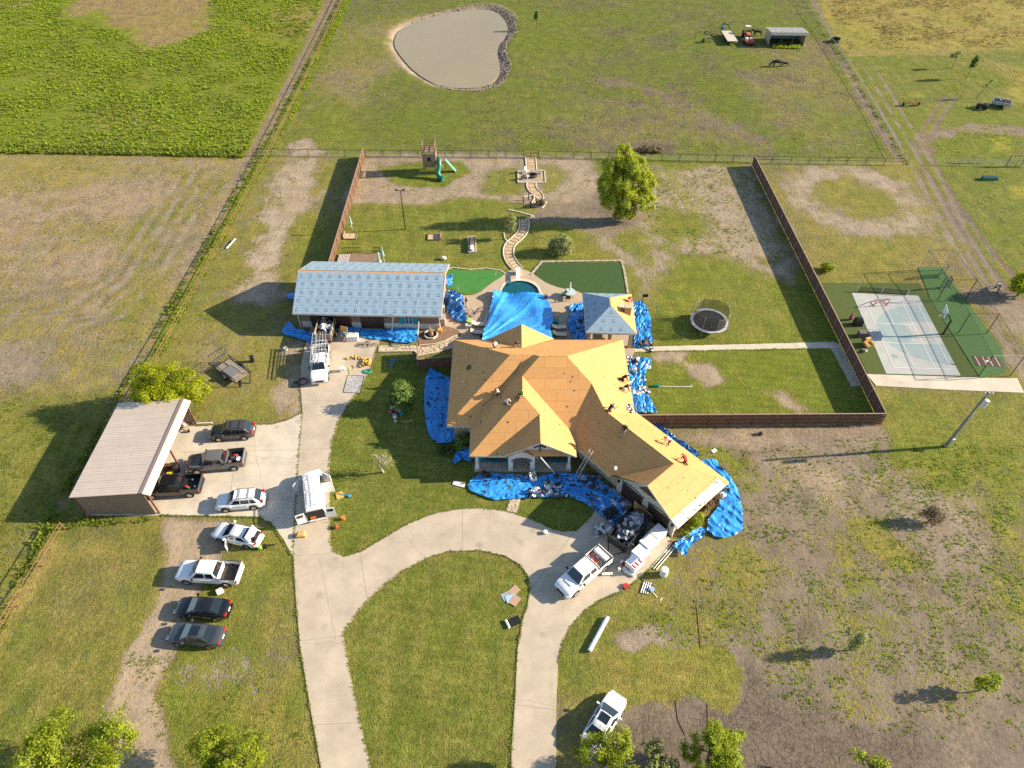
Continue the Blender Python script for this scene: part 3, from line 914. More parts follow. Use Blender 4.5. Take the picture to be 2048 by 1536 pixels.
HOUSE_FACES = {
    'west': [hA, hB, hC], 'north': [hA, hC, hC2, hT, hD, hE, (5.05, 61.6, 3), rB, (-2.81, 61.6, 3)], 'sleft': [hB, hV0, hC2, hC], 'wbig': [hV0, hPL, hR2, hR1, hT, hC2],
    'smain': [hT, hR1, hV1, hX, hD], 'eproj': [hR1, hR2, hK, hPk, hG1, (6.62, 46.8, 3)], 'sproj': [hPL, hG2, hK, hR2], 'gablew': [hK, hG2, hPk],
    'east': [hD, hX, hX2, hE2, hE], 'wsw': [hX, hV1, wS0, wVv, wP, hX2], 'wgnw': [wP, wVv, wNW, wQ], 'wse': [wP, wQ, wSE, wNE], 'wne': [hX2, wP, wNE, wN0, hE2],
    'rw': [rB, rP, rL], 're': [rB, rR, rP]}
def house_z(x, y):
    """height of the roof above a point"""
    best = 0
    for P in HOUSE_FACES.values():
        q = [(p[0], p[1]) for p in P]
        ins = False
        for i in range(len(q)):
            (x1, y1), (x2, y2) = q[i], q[(i + 1) % len(q)]
            if (y1 > y) != (y2 > y) and x < (x2 - x1) * (y - y1) / (y2 - y1) + x1:
                ins = not ins
        if ins:
            o, u, v, n = frame_of(P)
            best = max(best, o.z - (n.x * (x - o.x) + n.y * (y - o.y)) / n.z + 0.05)
    return best
house = thing('house', 'large house with stripped hip roof of bare orange sheathing boards', 'house', (0, 0, 0))
_mb = MB()
for P in HOUSE_FACES.values():
    _mb.face([Vector(p) for p in P])
roof = _mb.obj('roof', M_GAP, house)
for k, P in HOUSE_FACES.items():
    sheets('panel', P, M_OSB, roof, 2.44, 1.22, 0.014, 0.013, 0.012)
# eaves: fascia boards
for a, b in ((hA, hB), (hB, hV0), (hPL, hG2), (hV0, hPL), (hG1, hPk), (hPk, hG2), (hG1, hV1), (hE2, hE), (hE, (5.05, 61.6, 3)), ((-2.81, 61.6, 3), hA), (wS0, wVv), (wNW, wQ), (wQ, wSE), (wSE, wNE), (wNE, wN0), (rL, rP), (rP, rR)):
    MB().bar(Vector(a) - Vector((0, 0, .09)), Vector(b) - Vector((0, 0, .09)), 0.06, 0.2).obj('fascia', M_FASCIA, house)
# walls
_w = MB()
_w.bb(-6.35, 12.75, 48.9, 61.0, 0, 3.05)
_w.bb(-3.75, 6.05, 46.3, 48.88, 0, 3.0)
_w.obj('wall', M_WSTONE, house)
_w = MB()
for z0, z1 in ((0, 2.62),):
    q = [ab(-38.5, -36.1, 0), ab(-17.0, -36.1, 0), ab(-17.0, -42.95, 0), ab(-38.5, -42.95, 0)]
    _w.slab([Vector(p) for p in q], 0, 2.62)
_w.obj('garage_wall', M_WSTONE, house)
# garage gable front towards the drive (b = -35.8)
_gf = MB()
bf = -35.85
prof = [(-24.2, 0), (-24.2, 2.75), (-20.5, 4.95), (-16.8, 2.75), (-16.8, 0)]
_gf.add([ab(a, bf, z) for a, z in prof] + [ab(a, bf - 0.2, z) for a, z in prof], [(0, 1, 2, 3, 4), (0, 5, 6, 1), (1, 6, 7, 2), (2, 7, 8, 3), (3, 8, 9, 4), (9, 8, 7, 6, 5)])
_gf.obj('garage_front', M_STUCCO, house)
_ga = math.atan2(-0.749, 0.6626)
for a0, a1 in ((-23.5, -20.9), (-20.1, -17.5)):
    p = ab((a0 + a1) / 2, bf + 0.05, 1.1)
    d = MB().box((0, 0, 0), (a1 - a0, 0.06, 2.2)).obj('garage_door', M_DOOR, house, loc=p, rz=_ga)
    for k in range(1, 4):
        MB().box((0, -0.035, -1.1 + k * 0.55), (a1 - a0 - 0.1, 0.02, 0.03)).obj('panel_joint', M_BLACK, d)
    for k in range(9):
        t = (k - 4) / 4.0
        p2 = ab((a0 + a1) / 2 + t * (a1 - a0) / 2, bf + 0.06, 2.32 + 0.22 * (1 - t * t))
        MB().box((0, 0, 0), (0.24, 0.05, 0.14)).obj('arch_stone', mat('slate_trim', (0.10, 0.10, 0.11), 0.8), house, loc=p2, rz=_ga)
for a in (-24.0, -17.05):
    MB().box((0, 0, 0), (0.22, 0.14, 0.34)).obj('wall_lamp', M_BLACK, house, loc=ab(a, bf + 0.12, 1.9), rz=_ga)
MB().add([ab(-21.6, bf + 0.03, 3.3), ab(-19.4, bf + 0.03, 3.3), ab(-20.5, bf + 0.03, 4.55)], [(0, 1, 2)]).obj('gable_vent', mat('brown_vent', (0.10, 0.05, 0.035), 0.8), house)
# loose sheet leaning against the middle of the garage front
tag(MB().box((0, 0, 0.62), (2.44, 0.03, 1.22)).obj('plywood_sheet', M_OSB, loc=ab(-20.35, bf + 0.3, 0.07), rz=_ga), 'orange sheathing board leaning between the two garage doors', 'board')
# white membrane laid on the garage eave
_o, _u, _v, _n = frame_of(HOUSE_FACES['wse'])
def band(P, e0, e1, w, h, name, m, parent, skew=0.0):
    e0, e1 = Vector(e0), Vector(e1)
    o, u, v, n = frame_of(P)
    d = (e1 - e0).normalized()
    vv = n.cross(d)
    if vv.z < 0:
        vv = -vv
    pts = [e0 + n * h, e1 + n * h, e1 + vv * w + n * h - d * skew, e0 + vv * w + n * h + d * skew]
    return MB().add(pts + [p - n * 0.015 for p in pts], [(0, 1, 2, 3), (0, 4, 5, 1), (1, 5, 6, 2), (2, 6, 7, 3), (3, 7, 4, 0)]).obj(name, m, parent)
band(HOUSE_FACES['wse'], wSE, Vector(wNE) * 0.9 + Vector(wSE) * 0.1, 0.95, 0.05, 'eave_membrane', M_WHITE, house, 0.0)
_r = random.Random(21)
_mb = MB()
_o, _u, _v, _n = frame_of(HOUSE_FACES['wse'])
for _ in range(16):
    t, h = _r.uniform(.05, .85), _r.uniform(.05, .95)
    c = Vector(wSE).lerp(Vector(wNE), t) + (Vector(wP) - Vector(wNE).lerp(Vector(wSE), .5)).normalized() * 0 + _n * .062
    up = _n.cross((Vector(wNE) - Vector(wSE)).normalized())
    up = up if up.z > 0 else -up
    c += up * h
    d = (Vector(wNE) - Vector(wSE)).normalized()
    s = _r.uniform(.05, .2)
    _mb.face([c + d * a * s + up * b * s for a, b in ((-1, -.3), (.6, -.5), (1, .4), (-.5, .5))])
_mb.obj('membrane_tear', M_GAP, house)['kind'] = 'stuff'
# front porch
MB().bb(-4.0, 6.3, 44.2, 46.3, 0, 0.14).obj('porch_floor', M_CONC, house)
for cx in (-3.7, 6.0):
    MB().bb(cx - .22, cx + .22, 44.45, 44.9, 0.14, 0.75).obj('column_base', M_TRIM, house)
    MB().bb(cx - .12, cx + .12, 44.55, 44.8, 0.75, 2.85).obj('column', M_TRIM, house)
for x0, x1 in ((-2.9, -.9), (3.6, 5.6)):
    w = MB().bb(x0, x1, 46.2, 46.27, 0.9, 2.3).obj('window', M_GLASS, house)
    for f in (x0, (x0 + x1) / 2, x1):
        MB().bb(f - .04, f + .04, 46.16, 46.195, 0.88, 2.32).obj('window_frame', M_TRIM, w)
    MB().bb(x0 - .5, x1 + .4, 45.35, 46.0, 0.145, 0.17).obj('teal_mat', M_TEAL, house)
    for sx in (x0 + .2, x1 - .6):
        MB().bb(sx, sx + .6, 45.6, 46.1, 0.18, 0.6).bb(sx, sx + .6, 46.0, 46.1, 0.6, 1.1).obj('porch_chair', mat('brown_wicker', (0.09, 0.05, 0.03), 0.8), house)
MB().bb(0.5, 2.3, 46.2, 46.27, 0.14, 2.4).obj('front_door', M_DOOR, house)
# arched entry
ey = gp(1043, 944).y
ex0, ex1 = gp(1016.7, 944).x, gp(1069, 944).x
em, hw, aw = (ex0 + ex1) / 2, (ex1 - ex0) / 2, (ex1 - ex0) / 2 - 0.48
arc = [(em + aw * math.cos(t), 1.75 + 0.55 * math.sin(t)) for t in [math.pi * k / 10 for k in range(11)]]
left = [(ex0, 0), (ex0 + 0.48, 0)] + [(ex0 + .48, 1.75)] + list(reversed(arc))[1:6]
outl = [(ex0, 0), (ex0 + .48, 0)] + list(reversed(arc)) + [(ex1 - .48, 0), (ex1, 0), (ex1, 2.5), (ex1 + .3, 2.55), (em, 3.55), (ex0 - .3, 2.55), (ex0, 2.5)]
mb = MB()
tr = geometry.tessellate_polygon([[Vector((a, b, 0)) for a, b in outl]])
n = len(outl)
mb.add([(a, ey, b) for a, b in outl] + [(a, ey + .5, b) for a, b in outl], [tuple(t) for t in tr] + [tuple(i + n for i in t) for t in tr] + [(i, (i + 1) % n, (i + 1) % n + n, i + n) for i in range(n)])
mb.obj('entry_arch', mat('entry_stucco', (0.60, 0.57, 0.52), 0.9, ns=3, na=0.1, bump=0.2), house)
for k in range(13):
    t = math.pi * (0.08 + 0.84 * k / 12)
    MB().box((em + (aw + .13) * math.cos(t), ey - .03, 1.75 + .68 * math.sin(t)), (0.2, 0.06, 0.13), ry=-(t - math.pi / 2)).obj('arch_stone', _MATS['slate_trim'], house)
for sx, sg in ((ex0 - .35, 1), (ex1 + .35, -1)):
    a, b = Vector((sx, ey - .12, 2.52)), Vector((em, ey - .12, 3.6))
    c, d = Vector((em, 46, 3.6)), Vector((sx, 46, 2.52))
    MB().add([a, b, c, d, a + Vector((0, 0, .1)), b + Vector((0, 0, .1)), c + Vector((0, 0, .1)), d + Vector((0, 0, .1))], [(4, 5, 6, 7), (0, 1, 5, 4), (1, 2, 6, 5), (3, 0, 4, 7)]).obj('entry_roof', M_OSB, house)
# gable front above the porch with pent strip
MB().add([(0.3, 44.5, 3.3), (5.5, 44.5, 3.3), (2.88, 44.5, 4.85)], [(0, 1, 2)]).obj('gable_wall', mat('gable_board', (0.55, 0.53, 0.50), 0.8), house)
for a, b in (((2.88, 44.42, 3.3), (2.88, 44.42, 4.9)), ((2.1, 44.42, 4.3), (3.66, 44.42, 4.3)), ((2.3, 44.42, 3.9), (2.88, 44.42, 4.3)), ((3.46, 44.42, 3.9), (2.88, 44.42, 4.3))):
    MB().bar(a, b, .12).obj('gable_bracket', mat('dark_timber', (0.04, 0.025, 0.018), 0.8), house)
MB().add([(1.6, 44.46, 3.42), (5.7, 44.46, 3.42), (6.4, 43.98, 3.0), (2.3, 43.98, 3.0)], [(3, 2, 1, 0)]).obj('pent_roof', M_OSB, house)
# roof vents, cut-out, pipe flashings
for x, y in ((-5.3, 57.4), (-5.4, 53.6)):
    MB().cyl((x, y, house_z(x, y) - .05), (x, y, house_z(x, y) + .32), .05, n=8).obj('vent_pipe', M_TRIM, house)
_z = house_z(-4.9, 55.6)
MB().box((-4.9, 55.6, _z + .02), (0.55, 0.6, 0.05), ry=-0.54).obj('roof_hatch', mat('green_tarp_patch', (0.05, 0.075, 0.03), 0.8), house)

# ------------------------------------------------------------------ workshop with printed underlayment
ws = thing('workshop', 'long garage workshop roofed in blue grey printed underlayment', 'garage', (-27.5, 66.4, 0), math.radians(-1.7))
WL, WD, WE, WR = 18.7, 10.85, 3.05, 5.65
F1 = [(0, 0, WE), (WL, 0, WE), (WL + .15, WD / 2, WR), (-.05, WD / 2, WR)]
F2 = [(WL + .15, WD / 2, WR), (WL, WD, WE), (0, WD, WE), (-.05, WD / 2, WR)]
wr = MB().face(F1).face(F2).obj('roof', M_GAP, ws)
for F, nc in ((F1, 5), (F2, 5)):
    o, u, v, n = frame_of(F)
    sl = math.hypot(WD / 2, WR - WE)
    ch = (sl - 0.2) / nc
    for k in range(nc):
        h = 0.015 + 0.006 * k
        E0 = Vector((0, 0, WE)) if F is F1 else Vector((WL, WD, WE))
        du = Vector((1, 0, 0)) if F is F1 else Vector((-1, 0, 0))
        nn = 40
        top = []
        for i in range(nn + 1):
            for t in (0, 1):
                wv = 0.012 * math.sin(i * 1.7 + k * 2.1) + 0.01 * math.sin(i * 0.6 + k)
                p = E0 + du * (WL * i / nn) + v * (ch * (k + t * 1.03) + (wv if t else wv * .5)) + n * (h + 0.006 * math.sin(i * 2.3 + k * 1.3 + t) + (0.012 if t == 0 else 0))
                top.append(p)
        fs = [(2 * i, 2 * i + 2, 2 * i + 3, 2 * i + 1) for i in range(nn)] + [(2 * i, 2 * i + 1, 2 * i + 3, 2 * i + 2) for i in range(0)]
        # thickness on the lower edge
        ex = [top[2 * i] - n * 0.02 for i in range(nn + 1)]
        strip = MB().add(top + ex, fs + [(2 * (nn + 1) + i, 2 * (nn + 1) + i + 1, 2 * i + 2, 2 * i) for i in range(nn)]).obj('underlayment_strip', M_FELT, wr)
        # printed maker's mark: a small square outline and a word-like bar, alternating rows turned over
        ink = MB()
        flip = k % 2 == 1
        s = 0.5 + (0.35 if (k // 2) % 2 else 0)
        while s < WL - .5:
            c = E0 + du * s + v * (ch * (k + 0.5)) + n * (h + 0.016)
            f = -1 if flip else 1
            def q(x0, x1, y0, y1):
                ink.face([c + du * x * f + v * y * f for x, y in ((x0, y0), (x1, y0), (x1, y1), (x0, y1))])
            for j in range(4):
                q(-.26 + j * .135, -.16 + j * .135, -.22, -.12)
            q(-.17, .15, .16, .20)
            q(-.17, -.13, -.02, .16)
            q(.11, .15, -.02, .16)
            if (int(s * 7) % 3):
                q(-.06, .05, .0, .05)
            s += 1.235
        pr = ink.obj('print', M_INK, strip)
        pr['kind'] = 'stuff'
rb = MB()
o, u, v, n = frame_of(F1)
rb.bar((-.05, WD / 2 - .09, WR - .02), (WL + .15, WD / 2 - .09, WR - .02), .02, .02)
rb.add([(-.05, WD / 2 - .34, WR - .12), (WL + .15, WD / 2 - .34, WR - .12), (WL + .15, WD / 2, WR + .03), (-.05, WD / 2, WR + .03)], [(0, 1, 2, 3)])
rb.obj('ridge_board', M_OSB, ws)
for a, b in (((0, 0, WE), (WL, 0, WE)), ((0, WD, WE), (WL, WD, WE)), ((0, 0, WE), (-.05, WD / 2, WR)), ((-.05, WD / 2, WR), (0, WD, WE)), ((WL, 0, WE), (WL + .15, WD / 2, WR)), ((WL + .15, WD / 2, WR), (WL, WD, WE))):
    MB().bar(Vector(a) - Vector((0, 0, .1)), Vector(b) - Vector((0, 0, .1)), .07, .2).obj('fascia', M_FASCIA, ws)
wx0, wx1, wy0, wy1 = .55, WL - .5, .95, WD - .6
w = MB()
w.bb(wx0, wx1, wy0, wy0 + .25, 1.0, 2.95)
w.bb(wx0, wx1, wy1 - .25, wy1, 0, 2.95)
w.obj('brick_wall', M_WBRICK, ws)
for x in (wx0, wx1 - .25):
    MB().add([(x, wy0, 0), (x, wy1, 0), (x, wy1, 3.0), (x, WD / 2, WR - .25), (x, wy0, 3.0)] + [(x + .25, wy0, 0), (x + .25, wy1, 0), (x + .25, wy1, 3.0), (x + .25, WD / 2, WR - .25), (x + .25, wy0, 3.0)], [(0, 1, 2, 3, 4), (9, 8, 7, 6, 5)]).obj('end_wall', M_WBRICK, ws)
MB().bb(wx0 - .05, wx1 + .05, wy0 - .06, wy0 + .24, 0, 1.0).obj('stone_plinth', mat('white_limestone', (0.58, 0.53, 0.45), 0.9, ns=3, na=.2, bump=.3), ws)
for x0, x1 in ((1.75, 6.9), (8.15, 11.1)):
    d = MB().bb(x0, x1, wy0 - .12, wy0 - .07, 0.05, 2.5).obj('garage_door', M_DOOR, ws)
    for k in range(1, 4):
        MB().bb(x0, x1, wy0 - .14, wy0 - .125, .05 + .6 * k, .08 + .6 * k).obj('panel_joint', M_BLACK, d)
wn = MB().bb(13.9, 14.8, wy0 - .12, wy0 - .08, 1.05, 2.35).obj('window', M_GLASS, ws)
for f in (13.9, 14.35, 14.8):
    MB().bb(f - .03, f + .03, wy0 - .15, wy0 - .125, 1.03, 2.37).obj('window_frame', M_TRIM, wn)
MB().bb(13.85, 14.85, wy0 - .15, wy0 - .125, 1.68, 1.73).obj('window_frame', M_TRIM, wn)
for x in (13.15, 14.95):
    MB().bb(x, x + .6, wy0 - .14, wy0 - .08, .95, 2.45).obj('shutter', M_TEAL, ws)
for x in (7.5, 11.5):
    MB().bb(x - .1, x + .1, wy0 - .18, wy0 - .02, 1.9, 2.2).obj('wall_lamp', M_BLACK, ws)
MB().cyl((0.35, .6, 0), (0.35, .6, 2.95), .05, n=6).obj('downspout', M_TRIM, ws)

# ------------------------------------------------------------------ pool cabana
cb = thing('cabana', 'small pool cabana with pyramid roof, one slope still bare orange boards', 'cabana', (0, 0, 0))
c0, c1, c2, c3 = Vector((9.0, 63.15, 2.8)), Vector((15.2, 62.95, 2.8)), Vector((15.45, 70.55, 2.8)), Vector((9.2, 70.8, 2.8))
t0, t1 = Vector((12.15, 66.05, 4.68)), Vector((12.2, 67.5, 4.68))
CF = {'s': [c0, c1, t0], 'e': [c1, c2, t1, t0], 'n': [c2, c3, t1], 'w': [c3, c0, t0, t1]}
mb = MB()
for P in CF.values():
    mb.face(P)
cr = mb.obj('roof', M_GAP, cb)
sheets('panel', CF['e'], M_OSB, cr, 2.44, 1.22, .014, .014, .012)
for k in 'snw':
    sheets('underlayment_strip', CF[k], M_FELT, cr, 40, 1.05, .012, .0, .012, False, .03)
    o, u, v, n = frame_of(CF[k])
    qq = [((p - o).dot(u), (p - o).dot(v)) for p in CF[k]]
    um = sum(p[0] for p in qq) / len(qq)
    ink = MB()
    for r in range(4):
        for s in range(-3, 4):
            a, b = um + s * 1.2 + (.3 if r % 2 else 0), .5 + r * 1.05
            pt = [(a + dx, b + dy) for dx in (-.3, .3) for dy in (-.25, .25)]
            if all(len(clip_cell(qq, x - .01, x + .01, y - .01, y + .01)) >= 3 for x, y in pt):
                for j in range(4):
                    ink.face([o + u * (a + x) + v * (b + y) + n * .03 for x, y in ((-.26 + j * .135, -.2), (-.16 + j * .135, -.2), (-.16 + j * .135, -.1), (-.26 + j * .135, -.1))])
                ink.face([o + u * (a + x) + v * (b + y) + n * .03 for x, y in ((-.15, .02), (.15, .02), (.15, .07), (-.15, .07))])
                ink.face([o + u * (a + x) + v * (b + y) + n * .03 for x, y in ((-.15, .15), (.15, .15), (.15, .2), (-.15, .2))])
    if ink.v:
        ink.obj('print', M_INK, cr)['kind'] = 'stuff'
MB().bar(t0 + Vector((0, -.1, .03)), t1 + Vector((0, .1, .03)), .16, .06).obj('ridge_board', M_OSB, cb)
for a, b in ((c0, c1), (c1, c2), (c2, c3), (c3, c0)):
    MB().bar(a - Vector((0, 0, .1)), b - Vector((0, 0, .1)), .08, .2).obj('fascia', M_FASCIA, cb)
for x, y in ((9.5, 63.7), (12.1, 63.65), (14.7, 63.5), (14.9, 70.0), (9.7, 70.2)):
    MB().bb(x - .2, x + .2, y - .2, y + .2, .05, 2.75).obj('stone_post', M_WSTONE, cb)
MB().bb(11.7, 14.6, 69.2, 70.0, .05, 2.5).obj('back_wall', M_WSTONE, cb)
MB().bb(10.2, 11.7, 64.2, 65.0, .07, .95).obj('bar_counter', mat('bar_stone', (.36, .29, .2), .8, ns=3, na=.2), cb)
ch = MB().box((14.35, 66.2, 3.6), (.8, .75, 1.7)).obj('chimney', mat('chimney_brick', (.33, .22, .13), .9, ns=5, na=.25, bump=.3), cb)
MB().box((14.35, 66.2, 4.5), (.95, .9, .1)).obj('chimney_cap', M_STONE, ch)

# ------------------------------------------------------------------ open-front metal carport
M_TAN = mat('tan_metal', (0.58, 0.485, 0.405), .45, ns=.5, na=.06, metal=.0)
M_TANW = mat('taupe_metal_wall', (0.25, 0.185, 0.145), .5, ns=.6, na=.08)
M_RUST = mat('rust_steel', (0.16, 0.055, 0.03), .7, ns=3, na=.3)
cp = thing('carport', 'tan ribbed metal carport, open towards the parking area', 'carport', (0, 0, 0))
crf = MB().add([(-43.2, 38.75, 3.2), (-35.9, 38.7, 3.95), (-35.9, 51.1, 3.95), (-43.35, 51.15, 3.2), (-35.15, 38.75, 3.55), (-35.2, 51.15, 3.55)], [(0, 1, 2, 3), (1, 4, 5, 2)]).obj('roof', M_TANW, cp)
for k in range(14):
    y0, y1 = 38.72 + k * .888, 38.72 + (k + 1) * .888
    mb = MB()
    for xa, za, xb, zb in ((-43.25, 3.2, -35.9, 3.95), (-35.9, 3.95, -35.15, 3.55)):
        h = .03
        mb.add([(xa, y0 + .01, za + h), (xb, y0 + .01, zb + h), (xb, y1, zb + h), (xa, y1, za + h)], [(0, 1, 2, 3)])
        for r in range(3):
            y = y0 + .1 + r * .3
            mb.bar((xa, y, za + h + .008), (xb, y, zb + h + .008), .035, .022)
    mb.obj('roof_panel', M_TAN, crf)
MB().bar((-35.95, 38.7, 4.0), (-35.95, 51.1, 4.0), .34, .03).obj('ridge_cap', mat('ridge_taupe', (.22, .16, .14), .5), cp)
def ribwall(name, a, b, z0a, z0b, h0, parent, m, step=.3):
    a, b = Vector(a), Vector(b)
    L = (b - a).length
    d = (b - a).normalized()
    mb = MB().add([a, b, b + Vector((0, 0, z0b)), a + Vector((0, 0, z0a))], [(0, 1, 2, 3)])
    k = .1
    nrm = Vector((d.y, -d.x, 0))
    while k < L:
        zt = z0a + (z0b - z0a) * k / L
        p = a + d * k + nrm * .02
        mb.bar(p, p + Vector((0, 0, zt)), .05, .04)
        k += step
    return mb.obj(name, m, parent)
ribwall('side_wall', (-42.95, 38.95, 0), (-35.9, 38.95, 0), 3.15, 3.85, 0, cp, M_TANW)
ribwall('back_wall', (-43.0, 51.0, 0), (-43.0, 38.95, 0), 3.15, 3.15, 0, cp, M_TANW)
ribwall('side_wall', (-35.9, 51.0, 0), (-43.0, 51.0, 0), 3.85, 3.15, 0, cp, M_TANW)
for y in (39.05, 45.0, 50.9):
    MB().bb(-35.75, -35.6, y - .07, y + .07, 0, 3.7).obj('post', M_RUST, cp)
for y in (38.85, 51.05):
    MB().bar((-43.2, y, 3.1), (-35.9, y, 3.84), .08, .1).obj('edge_trim', M_RUST, cp)
for x in (-43.02,):
    MB().bb(x - .06, x + .06, 38.85, 38.98, 0, 3.1).obj('corner_trim', M_RUST, cp)

# ------------------------------------------------------------------ loafing shed in the pasture
ls = thing('loafing_shed', 'small open-front metal livestock shed in the far pasture', 'shed', (57.0, 161.0, 0), math.radians(-2))
M_SHED = mat('shed_metal', (0.38, 0.34, 0.29), .5, ns=1, na=.1)
ribwall('side_wall', (0, 0, 0), (0, 4.2, 0), 2.9, 2.3, 0, ls, M_SHED)
ribwall('side_wall', (7.6, 4.2, 0), (7.6, 0, 0), 2.3, 2.9, 0, ls, M_SHED)
ribwall('back_wall', (7.6, 4.2, 0), (0, 4.2, 0), 2.3, 2.3, 0, ls, mat('shed_teal', (.16, .24, .26), .6))
sr = MB().add([(-.2, -.5, 2.95), (7.9, -.5, 2.95), (7.9, 4.4, 2.3), (-.2, 4.4, 2.3)], [(0, 1, 2, 3)]).obj('roof', M_SHED, ls)
for k in range(27):
    x = -.2 + k * .3
    MB().bar((x, -.5, 2.98), (x, 4.4, 2.33), .06, .05).obj('rib', M_TRIM, sr)
MB().add([(-.2, -.52, 2.95), (7.9, -.52, 2.95), (7.9, -.62, 2.4), (-.2, -.62, 2.4)], [(3, 2, 1, 0)]).obj('front_valance', M_TAN, ls)
for x in (0.05, 2.6, 5.0, 7.5):
    MB().bb(x - .06, x + .06, .0, .12, 0, 2.9).obj('post', M_RUST, ls)
# ------------------------------------------------------------------ fences
M_PICKET = mat('stained_picket', (0.150, 0.078, 0.046), 0.85, ns=7, na=0.35, stretch=(1, 1, .15))
M_PIPE = mat('dark_pipe', (0.035, 0.022, 0.018), 0.7)
M_RPIPE = mat('rusty_pipe', (0.20, 0.095, 0.055), 0.75, ns=2, na=0.3)
M_GALV = mat('galvanised', (0.33, 0.33, 0.32), 0.5, ns=3, na=.1)
def wood_fence(a, b, label, side=1, h=1.83, posts=True, name='wooden_fence'):
    """close-boarded fence from a to b; posts and rails on one side"""
    a, b = Vector((a[0], a[1], 0)), Vector((b[0], b[1], 0))
    L = (b - a).length
    d = (b - a).normalized()
    nrm = Vector((-d.y, d.x, 0)) * side
    t = thing(name, label, 'fence', a)
    n = int(L / .145)
    mb = MB()
    r = random.Random(int(abs(a.x * 10)) + n)
    for k in range(n):
        p = d * (k * .145 + .07) + nrm * r.uniform(-.006, .006)
        hh = h + r.uniform(-.02, .02)
        mb.bar(p + Vector((0, 0, .03)), p + Vector((0, 0, hh)), .142, .02) if abs(d.x) < .5 else mb.bar(p + Vector((0, 0, .03)), p + Vector((0, 0, hh)), .02, .142)
    o = mb.obj('pickets', M_PICKET, t)
    o['kind'] = 'stuff'
    for z in (.35, .95, 1.55):
        MB().bar(nrm * .05 + Vector((0, 0, z)), d * L + nrm * .05 + Vector((0, 0, z)), .05, .09).obj('rail', M_PICKET, t)
    MB().bar(Vector((0, 0, h + .035)), d * L + Vector((0, 0, h + .035)), .13, .03).obj('cap_rail', mat('cap_board', (.30, .21, .15), .8, ns=2, na=.2), t)
    if posts:
        k = 0.0
        while k <= L:
            p = d * k + nrm * .12
            MB().cyl(p, p + Vector((0, 0, h - .05)), .04, n=6).obj('post', M_GALV if side < 0 else M_PICKET, t)
            k += 2.44
    return t
wood_fence((-25.45, 111.2), (-25.45, 77.6), 'brown board fence running back from behind the workshop', 1)
wood_fence((40.85, 108.3), (41.6, 50.95), 'long brown board fence between the back yard and the ball court', -1)
wood_fence((41.6, 50.85), (13.6, 50.62), 'dark brown board fence joining the garage wing to the fence corner', 1)
_p, _q = gp(835, 719, 1.83), gp(905, 712, 1.83)
wood_fence((_p.x, _p.y), (-6.5, _q.y), 'short dark board fence between stone path and house corner', 1)
_r = gp(834, 686, 1.83)
wood_fence((_r.x, _r.y), (_p.x, _p.y - .02), 'short board gate fence beside the stone retaining path', -1)

def pipe_fence(P, label, m, h=1.25, step=3.0, rails=(1.25, .75), r=.038, name='pipe_fence', wires=0, post_r=None):
    P = [Vector((p[0], p[1], 0)) for p in P]
    t = thing(name, label, 'fence', P[0])
    o = P[0]
    for z in rails:
        MB().tube([p - o + Vector((0, 0, z)) for p in P], r, 5).obj('rail', m, t)
    for w in range(wires):
        z = .2 + w * (h - .25) / max(1, wires)
        MB().tube([p - o + Vector((0, 0, z)) for p in P], .012, 3).obj('wire', M_GALV, t)
    for i in range(len(P) - 1):
        d = P[i + 1] - P[i]
        n = max(1, int(d.length / step))
        for k in range(n):
            p = P[i] + d * (k / n) - o
            MB().cyl(p, p + Vector((0, 0, h + .05)), post_r or r * 1.25, n=6).obj('post', m, t)
    return t
pipe_fence([(-42.2, 190.5), (-42.0, 150), (-41.9, 113), (-42.9, 75), (-43.7, 52.5)], 'rusty two-rail pipe fence dividing the left fields', M_RPIPE, step=3.2)
pipe_fence([(-44.4, 37.2), (-45.4, 25), (-46.0, 10)], 'rusty two-rail pipe fence running on below the carport', M_RPIPE, step=3.2)
pipe_fence([(-44.8, 111.9), (-25.6, 111.4)], 'dark pipe fence closing the dirt lane beside the board fence', M_PIPE, wires=4, step=3, rails=(1.25,), r=.035)
pipe_fence([(-25.3, 111.4), (2.0, 111.1)], 'dark pipe and wire fence behind the play tower', M_PIPE, wires=5, step=3, rails=(1.25, .12), r=.035)
pipe_fence([(4.6, 111.1), (40.8, 109.4)], 'dark pipe and wire fence behind the big willow', M_PIPE, wires=5, step=3, rails=(1.25, .12), r=.035)
pipe_fence([(41.2, 109.3), (66.5, 108.6)], 'dark pipe fence between far pasture and riding ring', M_PIPE, wires=3, step=3, rails=(1.25, .7), r=.035)
g = thing('pipe_gate', 'narrow dark pipe gate at the end of the stone path', 'gate', (2.05, 111.1, 0))
for x in (0, 1.2, 2.5):
    MB().cyl((x, 0, 0), (x, 0, 1.5), .05, n=6).obj('gate_post', M_PIPE, g)
for z in (.3, .9, 1.45):
    MB().cyl((0, 0, z), (2.5, 0, z), .04, n=5).obj('gate_rail', M_PIPE, g)
_pf = gl([(1600, 0), (1650, 70), (1690, 130), (1745, 215), (1800, 318)])
pipe_fence(_pf, 'pale wire fence beside the diagonal dirt track in the pasture', M_GALV, wires=3, step=4, rails=(1.15,), r=.03)
_pf = gl([(1866, 330), (1920, 331), (2048, 334), (2140, 336)])
pipe_fence(_pf, 'low wire fence crossing the pasture right of the twin tracks', M_GALV, wires=3, step=4, rails=(1.1,), r=.03)
_b = gl([(1885, 328), (1895, 328), (1935, 330), (1960, 329)])
hp = thing('stock_hurdle', 'grey wire livestock panel leaning on the pasture fence', 'panel', gp(1940, 328))
for k in range(12):
    MB().bar((-2.2 + k * .4, 0, .05), (-1.9 + k * .4, .5, 1.1), .05).obj('bar', M_GALV, hp)
